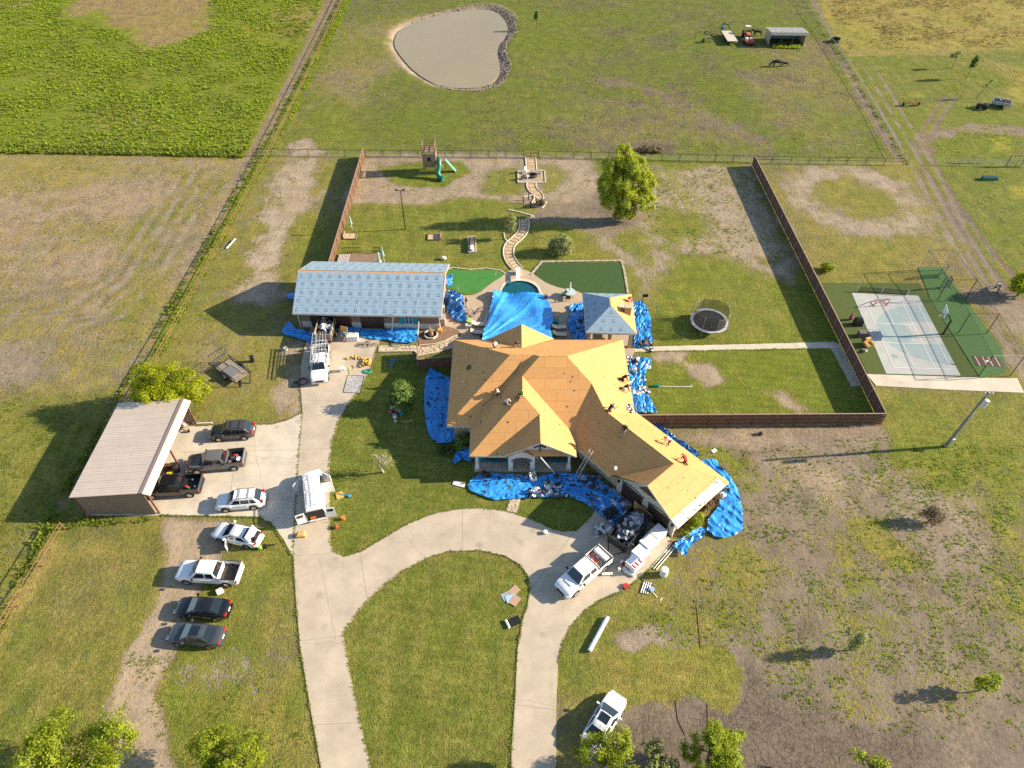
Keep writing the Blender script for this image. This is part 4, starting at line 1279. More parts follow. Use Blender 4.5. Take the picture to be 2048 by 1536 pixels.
for u, lab in ((2026, 'squared timber gate frame standing in the pasture fence'),):
    gt = thing('gate_frame', lab, 'gate', gp(u, 333))
    M_TIMB = mat('weathered_timber', (.24, .21, .18), .9, ns=3, na=.2)
    for x in (-1.2, 1.2):
        MB().bar((x, 0, 0), (x, 0, 2.0), .14).obj('gate_post', M_TIMB, gt)
    MB().bar((-1.35, 0, 2.05), (1.35, 0, 2.05), .14).obj('gate_beam', M_TIMB, gt)
    for x in (-.4, .4):
        MB().bar((x, 0, 0), (x, .2, 1.9), .06).obj('gate_bar', M_TIMB, gt)
# ------------------------------------------------------------------ vehicles
M_TYRE = mat('tyre_rubber', (0.014, 0.014, 0.014), .85)
M_RIM = mat('alloy_rim', (0.45, 0.45, 0.46), .3, metal=.7)
M_CGLASS = mat('car_glass', (0.010, 0.016, 0.020), .04, spec=.9, coat=.4)
M_TAIL = mat('tail_light', (0.45, 0.012, 0.012), .2)
M_HEAD = mat('head_light', (0.65, 0.68, 0.7), .08)
M_CHROME = mat('chrome', (0.62, 0.62, 0.63), .15, metal=1)
M_PLAST = mat('black_plastic', (0.018, 0.018, 0.019), .6)
M_PLATE = mat('plate_white', (.7, .7, .68), .5)
def paint(n, c, r=.22):
    return mat(n, c, r, coat=.7, ns=1.5, na=.03)
P_WHITE = paint('white_paint', (.78, .78, .78))
P_BLACK = paint('black_paint', (.009, .010, .013))
P_GREY = paint('grey_paint', (.12, .115, .11))
P_DGREY = paint('dark_grey_paint', (.055, .052, .052))
P_BLUEG = paint('blue_grey_paint', (.05, .058, .07))

def sec(x, hw, zt, zb):
    h = zt - zb
    r = [(-hw * .9, zb), (-hw * .985, zb + .10 * h), (-hw, zb + .45 * h), (-hw * .985, zb + .78 * h), (-hw * .93, zt - .035), (-hw * .8, zt), (0, zt + .025)]
    r = r + [(-y, z) for y, z in reversed(r[:-1])]
    return [(x, y, z) for y, z in r]
SPEC = {
 'sedan': dict(L=4.85, body=[(2.46, .42, .56), (2.40, .62, .64), (2.27, .77, .73), (2.0, .87, .82), (1.6, .91, .88), (1.0, .925, .95), (0, .93, .97), (-1.3, .93, .99), (-1.8, .90, 1.03), (-2.2, .83, 1.02), (-2.36, .72, .95), (-2.44, .56, .70)],
               cab=(1.12, .28, -1.0, -1.85, .955, 1.45, .82, .60), zb=.24, wr=.33, wx=(1.42, -1.40), split=(-.32,)),
 'suv': dict(L=4.7, body=[(2.38, .45, .62), (2.32, .68, .76), (2.18, .82, .87), (1.95, .89, .94), (1.5, .93, 1.0), (1.0, .935, 1.05), (0, .94, 1.06), (-1.3, .94, 1.07), (-1.9, .92, 1.08), (-2.18, .86, 1.06), (-2.32, .74, .92), (-2.37, .62, .7)],
             cab=(1.1, .38, -1.62, -2.22, 1.03, 1.68, .84, .66), zb=.28, wr=.37, wx=(1.38, -1.38), split=(-.25, -1.15)),
 'pickup': dict(L=5.9, body=[(2.98, .62, .84), (2.94, .80, .96), (2.82, .91, 1.06), (2.6, .97, 1.13), (2.1, 1.0, 1.18), (1.5, 1.0, 1.22), (.5, 1.01, 1.22), (-.9, 1.01, 1.22), (-1.12, 1.01, 1.22)],
                cab=(1.52, .78, -.78, -1.08, 1.2, 1.9, .90, .70), zb=.42, wr=.40, wx=(1.95, -1.85), split=(-.02,)),
 'van': dict(L=6.0, body=[(3.02, .6, .8), (2.97, .80, .93), (2.84, .91, 1.03), (2.6, .97, 1.1), (2.2, 1.0, 1.16), (1.5, 1.005, 1.2), (0, 1.005, 1.2), (-2.8, 1.005, 1.2), (-2.92, 1.0, 1.15)],
             cab=(2.15, 1.5, -2.78, -2.9, 1.18, 2.08, .98, .80), zb=.35, wr=.37, wx=(1.95, -1.75), split=(.35,))}

def vehicle(kind, name, label, cat, paintm, rear, front, group=None, glass=None, sunroof=False, rails=False, opened=(), bedm=None, scoop=False):
    S = SPEC[kind]
    r3, f3 = gp(*rear), gp(*front)
    c = (r3 + f3) / 2
    a = math.atan2(f3.y - r3.y, f3.x - r3.x)
    zz = .06 if kind and name else 0
    t = thing(name, label, cat, (c.x, c.y, vehicle.z), a, group)
    G = glass or M_CGLASS
    zb = S['zb']
    body = MB().loft([sec(x, hw, zt, zb) for x, hw, zt in S['body']]).obj('body', paintm, t, smooth=True, ang=35)
    xF, xf, xr, xR, zbelt, zr, hb, hr = S['cab']
    zs = zbelt - .02
    # greenhouse shell
    def csec(x, zt, ht, hbx):
        pts = [(-hbx, zs), (-hbx + (hbx - ht) * .85, zs + (zt - zs) * .86), (-ht * .94, zt - .02 * (zt - zs)), (-ht * .5, zt + .012), (0, zt + .02)]
        pts += [(-y, z) for y, z in reversed(pts[:-1])]
        return [(x, y, z) for y, z in pts]
    cs = [csec(xF, zs + .02, hb * .93, hb * .95), csec(xf, zr - .03, hr, hb), csec((xf + xr) / 2, zr + .01, hr + .01, hb + .01), csec(xr, zr - .03, hr, hb), csec(xR, zs + .02, hb * .9, hb * .93)]
    MB().loft(cs).obj('roof', paintm, t, smooth=True, ang=35)
    def pane(nm, q, off=.014):
        q = [Vector(p) for p in q]
        n = (q[1] - q[0]).cross(q[2] - q[0]).normalized()
        cc = sum(q, Vector()) / len(q)
        if n.dot(cc - Vector((0, 0, .6))) < 0:
            n = -n
        return MB().add([p + n * off for p in q] + [p - n * .01 for p in q], [tuple(range(len(q)))] + [(i, (i + 1) % len(q), (i + 1) % len(q) + len(q), i + len(q)) for i in range(len(q))]).obj(nm, G, t)
    def lp(A, B, k):
        return A + (B - A) * k
    # windscreen and back window follow the loft between stations
    def slant(x0, z0, h0, x1, z1, h1, k0, k1, nm):
        q = []
        for k, sg in ((k0, -1), (k0, 1), (k1, 1), (k1, -1)):
            q.append((lp(x0, x1, k), sg * lp(h0, h1, k) * .93, lp(z0, z1, k)))
        return pane(nm, q, .03)
    slant(xF, zs + .05, hb * .95, xf, zr - .02, hr * .98, .06, .93, 'windscreen')
    if kind != 'van':
        slant(xR, zs + .05, hb * .93, xr, zr - .02, hr * .98, .10, .92, 'rear_window')
    # side windows
    xs = [xf - .02] + list(S['split']) + [xr + .02]
    z0, z1 = zs + .07, zs + (zr - zs) * .80
    y0, y1 = hb - (hb - hr) * .10, hb - (hb - hr) * .80
    nw = len(xs) - 1
    for sg in (-1, 1):
        for i in range(nw):
            if kind == 'van' and i > 0:
                continue
            xa, xb = xs[i] - .06, xs[i + 1] + .06
            ba = xF - .38 if i == 0 else xa
            bb_ = (xR + .42 if kind not in ('pickup', 'van') else xR + .2) if i == nw - 1 else xb
            pane('side_window', [(ba, sg * y0, z0), (bb_, sg * y0, z0), (xb, sg * y1, z1), (xa, sg * y1, z1)], .02)
    # wheels
    hwb = max(b[1] for b in S['body'])
    for wx in S['wx']:
        for sg in (-1, 1):
            MB().cyl((wx, sg * (hwb - .10), S['wr'] + .05), (wx, sg * (hwb + .006), S['wr'] + .05), S['wr'] + .075, n=18).obj('wheel_arch', M_PLAST, t)
            w = MB().cyl((wx, sg * (hwb - .18), S['wr']), (wx, sg * (hwb + .02), S['wr']), S['wr'], n=18).obj('tyre', M_TYRE, t)
            MB().cyl((wx, sg * (hwb + .0), S['wr']), (wx, sg * (hwb + .03), S['wr']), S['wr'] * .64, n=12).obj('rim', M_RIM, w)
    # doors as proud panels with handles
    xd = [xF - .25] + list(S['split'])[:1] + [max(xr - .25, S['wx'][1] + .5)]
    for sg in (-1, 1):
        for i in range(2 if kind != 'van' else 1):
            xa, xb = xd[i], xd[i + 1]
            d = MB().bb(xb + .02, xa - .02, sg * hwb - .012, sg * hwb + .010, zb + .12, zbelt - .10).obj('door', paintm, t)
            MB().bb(xb + .08, xb + .24, sg * (hwb + .02) - .012, sg * (hwb + .02) + .012, zbelt - .26, zbelt - .22).obj('handle', M_CHROME if paintm is not P_BLACK else M_PLAST, d)
        MB().box((xF - .42, sg * (hwb + .12), zbelt + .1), (.14, .24, .17)).obj('mirror', paintm if kind != 'pickup' else M_PLAST, t)
    bf = S['body'][0]
    bk = S['body'][-1]
    for sg in (-1, 1):
        MB().box((S['body'][1][0] - .02, sg * S['body'][1][1] * .80, bf[2] + .02), (.16, .36, .15)).obj('headlight', M_HEAD, t)
        if kind in ('sedan', 'suv'):
            MB().box((S['body'][-2][0] - .0, sg * S['body'][-2][1] * .84, .88 if kind == 'sedan' else 1.0), (.14, .34, .16 if kind == 'sedan' else .3)).obj('tail_light', M_TAIL, t)
    MB().box((bf[0] + .0, 0, bf[2] - .08), (.06, .95, .2)).obj('grille', M_PLAST, t)
    MB().box((bf[0] + .02, 0, zb + .12), (.1, 1.35 if kind != 'pickup' else 1.8, .2)).obj('front_bumper', paintm if kind != 'pickup' else M_CHROME, t)
    if kind != 'pickup':
        MB().box((bk[0] - .02, 0, zb + .14), (.1, 1.4, .22)).obj('rear_bumper', paintm, t)
        if 'rear' not in opened:
            MB().box((bk[0] - .04, 0, .74 if kind == 'sedan' else .85), (.04, .4, .16)).obj('plate', M_PLATE, t)
    if kind == 'pickup':
        bm = bedm or M_PLAST
        wall = MB()
        for sg in (-1, 1):
            wall.bb(-2.9, -1.13, sg * .98 - .045, sg * .98 + .03, .55, 1.36)
        wall.bb(-1.2, -1.13, -.95, .95, .55, 1.36)
        wall.obj('bed_side', paintm, t)
        for sg in (-1, 1):
            MB().bb(-2.9, -1.13, sg * .97 - .04, sg * .97 + .035, 1.362, 1.39).obj('bed_rail', M_PLAST, t)
        MB().bb(-2.95, -2.88, -.92, .92, .6, 1.36).obj('tailgate', paintm, t)
        MB().bb(-2.88, -1.2, -.93, .93, .72, .78).obj('bed_floor', bm, t)
        for k in range(7):
            MB().bb(-2.86, -1.22, -.8 + k * .26, -.74 + k * .26, .782, .80).obj('bed_rib', bm, t)
        MB().bb(-3.06, -2.94, -.95, .95, .5, .68).obj('rear_bumper', M_CHROME, t)
        for sg in (-1, 1):
            MB().bb(-2.97, -2.86, sg * .97 - .06, sg * .97 + .04, .85, 1.25).obj('tail_light', M_TAIL, t)
        MB().box((-1.12, 0, 1.84), (.05, .35, .05)).obj('brake_light', M_TAIL, t)
        if scoop:
            MB().add([(2.2, -.42, 1.215), (2.2, .42, 1.215), (1.6, .42, 1.235), (1.6, -.42, 1.235), (2.1, -.4, 1.27), (2.1, .4, 1.27), (1.65, .38, 1.26), (1.65, -.38, 1.26)], [(0, 1, 5, 4), (4, 5, 6, 7), (1, 2, 6, 5), (0, 4, 7, 3), (2, 3, 7, 6)]).obj('hood_scoop', paintm, t)
    if rails:
        for sg in (-1, 1):
            MB().tube([(xf - .1, sg * hr * .93, zr + .0), (xf - .25, sg * hr * .93, zr + .07), (xr + .2, sg * hr * .93, zr + .06), (xr, sg * hr * .93, zr - .02)], .022, 5).obj('roof_rail', M_CHROME if rails != 'dark' else M_PLAST, t)
        for x in ((xf - .55), (xr + .55)):
            MB().bar((x, -hr * .92, zr + .07), (x, hr * .92, zr + .07), .05, .03).obj('cross_bar', M_PLAST, t)
    if sunroof:
        MB().box(((xf + xr) / 2 + .22, 0, zr + .02), (.75, .85, .03)).obj('sunroof', G, t)
    if 'trunk' in opened:
        MB().bb(-2.36, -1.82, -.66, .66, 1.02, 1.05).obj('trunk_well', M_PLAST, t)
        MB().box((-1.72, 0, 1.42), (.10, 1.5, .85), ry=.35).obj('trunk_lid', paintm, t)
    if 'door' in opened:
        MB().box((.35, .93 + .42, .72), (.06, .95, .8), rz=.5).obj('open_door', paintm, t)
    return t
vehicle.z = .05
V_SUVG = vehicle('suv', 'suv_car', 'dark grey crossover parked at the edge of the parking slab by the carport', 'car', P_DGREY, (506, 868), (431, 872), rails='dark')
V_PKG = vehicle('pickup', 'pickup_truck', 'grey pickup with blue tool bags in its bed', 'pickup', P_GREY, (492, 926), (383, 936))
V_PKB = vehicle('pickup', 'pickup_truck', 'black pickup nosed under the tan carport', 'pickup', P_BLACK, (401, 979), (300, 984))
V_SUVW = vehicle('suv', 'suv_car', 'white crossover with dark roof bars on the parking slab', 'car', P_WHITE, (528, 1004), (441, 1012), rails='dark')
vehicle.z = .0
V_SEDW = vehicle('sedan', 'sedan_car', 'white sedan on the grass with trunk and driver door open', 'car', P_WHITE, (518, 1085), (438, 1066), opened=('trunk', 'door'))
V_PKW = vehicle('pickup', 'pickup_truck', 'white pickup with empty black bed parked on the gravel', 'pickup', P_WHITE, (486, 1156), (363, 1149), bedm=mat('bed_liner', (.05, .045, .04), .8, ns=4, na=.3))
V_SEDB = vehicle('sedan', 'sedan_car', 'black sedan beside the grey one on the gravel', 'car', P_BLACK, (458, 1225), (362, 1219))
V_SEDG = vehicle('sedan', 'sedan_car', 'blue grey sedan with sunroof, last in the row of parked cars', 'car', P_BLUEG, (449, 1280), (346, 1270), sunroof=True)
V_SEDX = vehicle('sedan', 'sedan_car', 'white sedan with black sunroof half under the front tree', 'car', P_WHITE, (1180, 1490), (1233, 1402), sunroof=True)
vehicle.z = .06
V_VAN = vehicle('van', 'cargo_van', 'white cargo van with ladders on its roof and every door open', 'van', P_WHITE, (637, 1046), (627, 952), opened=('rear',))
V_RAM1 = vehicle('pickup', 'pickup_truck', 'white work pickup carrying long ladders beside the workshop trailer', 'pickup', P_WHITE, (646, 694), (640, 783))
V_RAM2 = vehicle('pickup', 'pickup_truck', 'white pickup with tool box and hoses in its bed near the garage', 'pickup', P_WHITE, (1208, 1116), (1122, 1190), scoop=True, bedm=mat('bed_metal', (.42, .43, .45), .5))

def ladder(mb, p, q, w=.42, step=.3, r=.03):
    p, q = Vector(p), Vector(q)
    d = (q - p).normalized()
    s = d.cross(Vector((0, 0, 1)))
    s = s.normalized() if s.length > .01 else Vector((1, 0, 0))
    for sg in (-1, 1):
        mb.bar(p + s * sg * w / 2, q + s * sg * w / 2, r, r * 2)
    n = int((q - p).length / step)
    for k in range(1, n):
        c = p + (q - p) * k / n
        mb.bar(c - s * w / 2, c + s * w / 2, .028)
    return mb
M_ALU = mat('aluminium', (.62, .63, .64), .35, metal=.4)
# van: rack, ladders, open doors
for x in (1.0, -.6, -2.3):
    MB().bar((x, -.78, 2.2), (x, .78, 2.2), .06, .05).bar((x, -.78, 2.05), (x, -.78, 2.2), .05).bar((x, .78, 2.05), (x, .78, 2.2), .05).obj('roof_rack', P_WHITE, V_VAN)
ladder(MB(), (1.7, .55, 2.28), (-2.75, .5, 2.28), .42).obj('ladder', M_ALU, V_VAN)
ladder(MB(), (1.5, .02, 2.28), (-2.6, -.02, 2.28), .4).obj('ladder', M_ALU, V_VAN)
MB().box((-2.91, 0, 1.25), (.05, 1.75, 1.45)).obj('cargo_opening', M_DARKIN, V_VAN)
MB().box((-2.97, .3, .95), (.1, .5, .35)).obj('orange_tool_case', mat('orange_case', (.65, .13, .02), .5), V_VAN)
for sg in (-1, 1):
    d = MB().box((-2.95, sg * 1.45, 1.2), (.07, .88, 1.5), rz=sg * .12).obj('rear_door', P_WHITE, V_VAN)
    MB().box((-3.0, sg * 1.45, 1.65), (.03, .6, .4), rz=sg * .12).obj('door_window', M_CGLASS, d)
MB().box((1.25, 1.5, 1.15), (.08, 1.1, 1.35), rz=.75).obj('front_door', P_WHITE, V_VAN)
MB().box((1.30, 1.46, 1.55), (.03, .7, .45), rz=.75).obj('door_window', M_CGLASS, V_VAN)
MB().box((1.45, -1.45, 1.15), (.08, 1.05, 1.35), rz=-.65).obj('front_door', P_WHITE, V_VAN)
MB().box((.1, -1.5, 1.25), (.08, 1.1, 1.6), rz=-.15).obj('side_door', P_WHITE, V_VAN)
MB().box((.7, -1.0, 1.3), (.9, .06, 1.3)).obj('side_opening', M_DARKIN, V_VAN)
# ladder rack on the work pickup
for x in (-2.6, -1.0, .9):
    MB().bar((x, -.9, 2.15), (x, .9, 2.15), .07).bar((x, -.9, 1.3), (x, -.9, 2.15), .06).bar((x, .9, 1.3), (x, .9, 2.15), .06).obj('rack_frame', P_WHITE, V_RAM1)
for y, x0, x1 in ((-.62, -4.1, 1.2), (-.1, -3.9, 1.5), (.6, -4.2, 1.0)):
    ladder(MB(), (x0, y, 2.24), (x1, y, 2.24), .42).obj('ladder', M_ALU, V_RAM1)
# loads in the beds
def clutter(parent, n, x0, x1, y0, y1, z, cols, seed, smin=.15, smax=.4):
    r = random.Random(seed)
    for k in range(n):
        c = cols[k % len(cols)]
        m = mat('load_%s' % c.strip('#'), c, .6)
        s = [r.uniform(smin, smax) for _ in range(3)]
        MB().box((r.uniform(x0, x1), r.uniform(y0, y1), z + s[2] / 2), s, r.uniform(0, 3)).obj('tool_load', m, parent)
clutter(V_PKG, 12, -2.7, -1.5, -.7, .7, .8, ['#1e5a96', '#c9ccd0', '#3a3835', '#8a7a60', '#b02a24', '#4a4f52'], 3)
MB().cyl((-2.5, .35, .8), (-2.5, .35, 1.25), .25, .28, 12).obj('white_bucket', M_TRIM, V_PKG)
clutter(V_PKB, 4, -2.6, -1.5, -.6, .6, .8, ['#c11f2e', '#2f9a4a', '#777777', '#d8d8d8'], 5, .12, .28)
MB().box((-2.45, 0, 1.05), (.5, 1.6, .5)).obj('tool_box', mat('tool_box_white', (.72, .71, .66), .5), V_RAM2)
MB().tube([(-1.6 + .3 * math.cos(t * .6), -.5 + .3 * math.sin(t * .6), .83 + t * .006) for t in range(32)], .03, 5).obj('red_hose_coil', mat('red_hose', (.5, .07, .03), .6), V_RAM2)
MB().tube([(-1.6 + .25 * math.cos(t * .6), .45 + .25 * math.sin(t * .6), .83 + t * .006) for t in range(28)], .03, 5).obj('yellow_hose_coil', mat('yellow_hose', (.7, .5, .04), .6), V_RAM2)
clutter(V_RAM2, 5, -2.1, -1.3, -.3, .3, .8, ['#d8d8d8', '#b5392a', '#8c9298'], 8, .12, .3)
clutter(V_SEDW, 3, -2.3, -1.95, -.4, .4, 1.05, ['#2c2418', '#55492f', '#111111'], 2, .12, .22)
# blue reflection cover on the white crossover's rear window
# ------------------------------------------------------------------ trailers
def crumple(n, x0, x1, y0, y1, z, hgt, seed, size=(.4, 1.1)):
    """heap of torn membrane: bent sheets"""
    r = random.Random(seed)
    mb = MB()
    for k in range(n):
        cx, cy = r.uniform(x0, x1), r.uniform(y0, y1)
        tx, ty = (cx - (x0 + x1) / 2) / (x1 - x0) * 2, (cy - (y0 + y1) / 2) / (y1 - y0) * 2
        cz = z + hgt * max(.1, (1 - .6 * (tx * tx + ty * ty))) * r.uniform(.5, 1)
        s = r.uniform(*size)
        a = r.uniform(0, 6.28)
        gr = []
        ph, am = r.uniform(0, 6), r.uniform(.06, .22) * s
        for j in range(4):
            for i in range(5):
                x, y = (i / 4 - .5) * s, (j / 3 - .5) * s * r.uniform(.5, .8)
                zz = am * math.sin(i * 1.7 + ph) + am * math.cos(j * 1.9 + ph * 2) + r.uniform(-.03, .03)
                gr.append((cx + x * math.cos(a) - y * math.sin(a), cy + x * math.sin(a) + y * math.cos(a), cz + zz))
        mb.mat(k % 5)
        mb.add(gr, [(j * 5 + i, j * 5 + i + 1, j * 5 + i + 6, j * 5 + i + 5) for j in range(3) for i in range(4)])
    return mb
M_SHEETW = mat('torn_membrane', (.62, .63, .66), .4, ns=3, na=.15)
M_SHEETG = mat('torn_grey', (.30, .33, .37), .5, ns=3, na=.2)
M_SHING = mat('old_shingle', (.045, .042, .042), .9, ns=6, na=.4)
M_SHINGB = mat('old_shingle_brown', (.14, .105, .08), .9, ns=6, na=.4)
M_SHEETR = mat('torn_red_print', (.55, .42, .40), .5, ns=2, na=.3)
DEBM = [M_SHEETW, M_SHING, M_SHEETG, M_SHINGB, M_SHEETR]
def dump_trailer(name, label, rear, front, z, L, W, H, seed, wallm, mats, fill=60):
    r3, f3 = gp(*rear), gp(*front)
    c = (r3 + f3) / 2
    t = thing(name, label, 'trailer', (c.x, c.y, z), math.atan2(f3.y - r3.y, f3.x - r3.x))
    for sg in (-1, 1):
        o = MB().bb(-L / 2, L / 2, sg * W / 2 - .04, sg * W / 2 + .04, .7, .7 + H).obj('side_wall', wallm, t)
        for k in range(6):
            x = -L / 2 + .2 + k * (L - .4) / 5
            MB().bb(x - .04, x + .04, sg * (W / 2 + .08) - .04, sg * (W / 2 + .08) + .04, .65, .7 + H).obj('stake', M_PLAST, o)
    MB().bb(L / 2 - .04, L / 2 + .04, -W / 2 + .05, W / 2 - .05, .7, .7 + H).obj('front_wall', wallm, t)
    MB().bb(-L / 2, L / 2, -W / 2, W / 2, .58, .68).obj('bed_floor', M_PLAST, t)
    MB().bar((L / 2, W / 2 - .1, .55), (L / 2 + 1.4, 0, .5), .1).bar((L / 2, -W / 2 + .1, .55), (L / 2 + 1.4, 0, .5), .1).bar((L / 2 + 1.2, 0, .1), (L / 2 + 1.2, 0, .9), .08).bar((L / 2, -W / 2, .56), (L / 2, W / 2, .56), .1).obj('tongue', M_PLAST, t)
    for x in (-.45, .45):
        for sg in (-1, 1):
            w = MB().cyl((x, sg * (W / 2 + .08), .36), (x, sg * (W / 2 + .3), .36), .36, n=16).obj('tyre', M_TYRE, t)
            MB().cyl((x, sg * (W / 2 + .28), .36), (x, sg * (W / 2 + .315), .36), .2, n=10).obj('rim', M_RIM, w)
    for sg in (-1, 1):
        MB().bb(-.95, .95, sg * (W / 2 + .2) - .14, sg * (W / 2 + .2) + .14, .78, .82).obj('fender', M_PLAST, t)
    o = crumple(fill, -L / 2 + .35, L / 2 - .35, -W / 2 + .3, W / 2 - .3, .75, H * 1.05, seed).obj('torn_roofing_load', mats, t)
    o['kind'] = 'stuff'
    return t
M_WOODS = mat('grey_plank', (.27, .22, .17), .9, ns=3, na=.3)
dump_trailer('dump_trailer', 'dump trailer heaped with torn roofing in front of the workshop doors', (661, 648), (650, 689), .06, 4.3, 2.0, 1.15, 5, M_WOODS, [M_SHEETW, M_SHING, M_SHINGB, M_SHINGB, M_SHEETG], 70)
dump_trailer('dump_trailer', 'black dump trailer overflowing with grey membrane by the garage', (1281, 1036), (1232, 1098), .06, 4.6, 2.1, .8, 9, M_PLAST, DEBM, 90)
# utility trailer with its ramp gate raised
_r, _f = gp(455, 738), gp(481, 757)
ut = thing('utility_trailer', 'black open utility trailer with mesh ramp gate raised on the grass', 'trailer', ((_r.x + _f.x) / 2, (_r.y + _f.y) / 2, 0), math.atan2(_f.y - _r.y, _f.x - _r.x))
for y in (-.85, .85):
    MB().bar((-1.6, y, .5), (1.6, y, .5), .07).bar((-1.6, y, .95), (1.6, y, .95), .06).bar((-1.6, y, .5), (-1.6, y, .95), .06).bar((1.6, y, .5), (1.6, y, .95), .06).obj('side_rail', M_PLAST, ut)
    w = MB().cyl((0, y * 1.1, .33), (0, y * 1.32, .33), .33, n=14).obj('tyre', M_TYRE, ut)
    MB().cyl((0, y * 1.28, .33), (0, y * 1.33, .33), .18, n=10).obj('rim', M_RIM, w)
    MB().bar((1.6, y, .5), (2.7, 0, .45), .08).obj('tongue_bar', M_PLAST, ut)
for k in range(8):
    MB().bb(-1.58, 1.58, -.82 + k * .207, -.64 + k * .207, .46, .5).obj('plank', M_WOODS, ut)
for k in range(7):
    MB().bar((-1.6, -.85 + k * .283, .5), (-2.0, -.85 + k * .283, 1.9), .04).obj('ramp_bar', M_PLAST, ut)
for z, x in ((.55, -1.62), (1.2, -1.8), (1.9, -2.0)):
    MB().bar((x, -.85, z), (x, .85, z), .045).obj('ramp_rail', M_PLAST, ut)
MB().bb(-.6, .9, -.7, .3, .5, .62).obj('metal_plate', mat('plate_grey', (.16, .16, .16), .6), ut)
ut.scale = (1.25, 1.25, 1.2)
# flatbed, tractor and utility cart in the far pasture
fb = thing('flatbed_trailer', 'long plank-decked gooseneck trailer standing in the far pasture', 'trailer', gp(1457, 80), math.radians(92))
for k in range(9):
    MB().bb(-3.2, 3.0, -1.15 + k * .256, -.91 + k * .256, .85, .92).obj('plank', mat('bleached_plank', (.50, .45, .38), .9, ns=2, na=.15), fb)
MB().bar((3.0, -1, .85), (4.6, -.8, 1.6), .15).bar((3.0, 1, .85), (4.6, .8, 1.6), .15).bar((4.6, -.8, 1.6), (5.6, 0, 1.6), .15).bar((4.6, .8, 1.6), (5.6, 0, 1.6), .15).bar((5.6, 0, .6), (5.6, 0, 1.7), .15).obj('gooseneck', M_PLAST, fb)
MB().bb(-3.25, 3.05, -1.22, -1.17, .6, .95).bb(-3.25, 3.05, 1.17, 1.22, .6, .95).obj('side_beam', M_PLAST, fb)
for x in (-1.2, -.3):
    for sg in (-1, 1):
        MB().cyl((x, sg * .8, .4), (x, sg * 1.1, .4), .4, n=14).obj('tyre', M_TYRE, fb)
MB().box((3.6, .6, 1.35), (.5, .4, .6)).obj('blue_drum', mat('blue_plastic', (.02, .2, .5), .5), fb)
M_TRAC = mat('orange_tractor', (.36, .12, .05), .6, ns=3, na=.2)
tr = thing('tractor', 'old orange tractor with front bucket beside the plank trailer', 'tractor', gp(1493, 77), math.radians(-92))
MB().bb(-.2, 1.7, -.4, .4, .7, 1.35).obj('hood', M_TRAC, tr)
MB().bb(-1.2, -.2, -.55, .55, .6, 1.1).obj('rear_body', M_TRAC, tr)
MB().box((-.75, 0, 1.3), (.5, .5, .5)).obj('seat', M_PLAST, tr)
for sg in (-1, 1):
    w = MB().cyl((-.9, sg * .6, .75), (-.9, sg * .95, .75), .75, n=18).obj('tyre', M_TYRE, tr)
    MB().cyl((-.9, sg * .92, .75), (-.9, sg * .97, .75), .4, n=12).obj('rim', M_TRAC, w)
    MB().cyl((1.3, sg * .5, .4), (1.3, sg * .75, .4), .4, n=14).obj('tyre', M_TYRE, tr)
    MB().bar((-.4, sg * .62, 1.2), (2.5, sg * .62, .55), .13).obj('loader_arm', M_TRAC, tr)
    MB().bar((-1.0, sg * .5, 1.0), (-1.0, sg * .5, 2.3), .07).obj('roll_bar', M_TRAC, tr)
MB().box((-.8, 0, 2.35), (1.1, 1.2, .08)).obj('canopy', mat('canopy_grey', (.5, .5, .48), .6), tr)
MB().add([(2.4, -1, .25), (2.4, 1, .25), (3.0, 1, .2), (3.0, -1, .2), (2.3, -1, .85), (2.3, 1, .85)], [(0, 1, 2, 3), (0, 4, 5, 1)]).bb(2.3, 2.95, -1.02, -.98, .2, .7).bb(2.3, 2.95, .98, 1.02, .2, .7).obj('bucket', M_TRAC, tr)
uc = thing('farm_cart', 'small red farm cart with white tanks in front of the tractor', 'cart', gp(1497, 88))
MB().bb(-.9, .9, -1.0, 0, .5, .95).obj('box', mat('red_cart', (.42, .05, .03), .6), uc)
for x in (-.55, .45):
    MB().cyl((x, .35, .5), (x, .35, 1.2), .35, n=12).obj('tank', M_TRIM, uc)
MB().bb(-.95, .95, -1.0, .8, .4, .5).obj('frame', M_PLAST, uc)
for sx in (-1, 1):
    for y in (-.6, .5):
        MB().cyl((sx * .9, y, .3), (sx * 1.1, y, .3), .3, n=12).obj('tyre', M_TYRE, uc)
ot = thing('old_pickup_bed', 'abandoned pickup-bed trailer full of scrap in the right pasture', 'trailer', gp(1998, 212), math.radians(150))
for sg in (-1, 1):
    MB().bb(-1.7, 1.4, sg * .95 - .05, sg * .95 + .05, .5, 1.1).obj('bed_side', mat('faded_steel', (.30, .32, .33), .5, ns=3, na=.3), ot)
    MB().cyl((-.3, sg * .8, .35), (-.3, sg * 1.05, .35), .35, n=14).obj('tyre', M_TYRE, ot)
MB().bb(-1.7, 1.4, -.9, .9, .45, .55).obj('bed_floor', M_PLAST, ot)
MB().bb(1.35, 1.45, -.9, .9, .5, 1.1).obj('front_wall', _MATS['faded_steel'], ot)
crumple(22, -1.4, 1.1, -.7, .7, .55, .5, 31, (.3, .8)).obj('scrap_load', [M_SHING, M_SHINGB, M_SHING, M_SHEETG, M_SHINGB], ot)['kind'] = 'stuff'
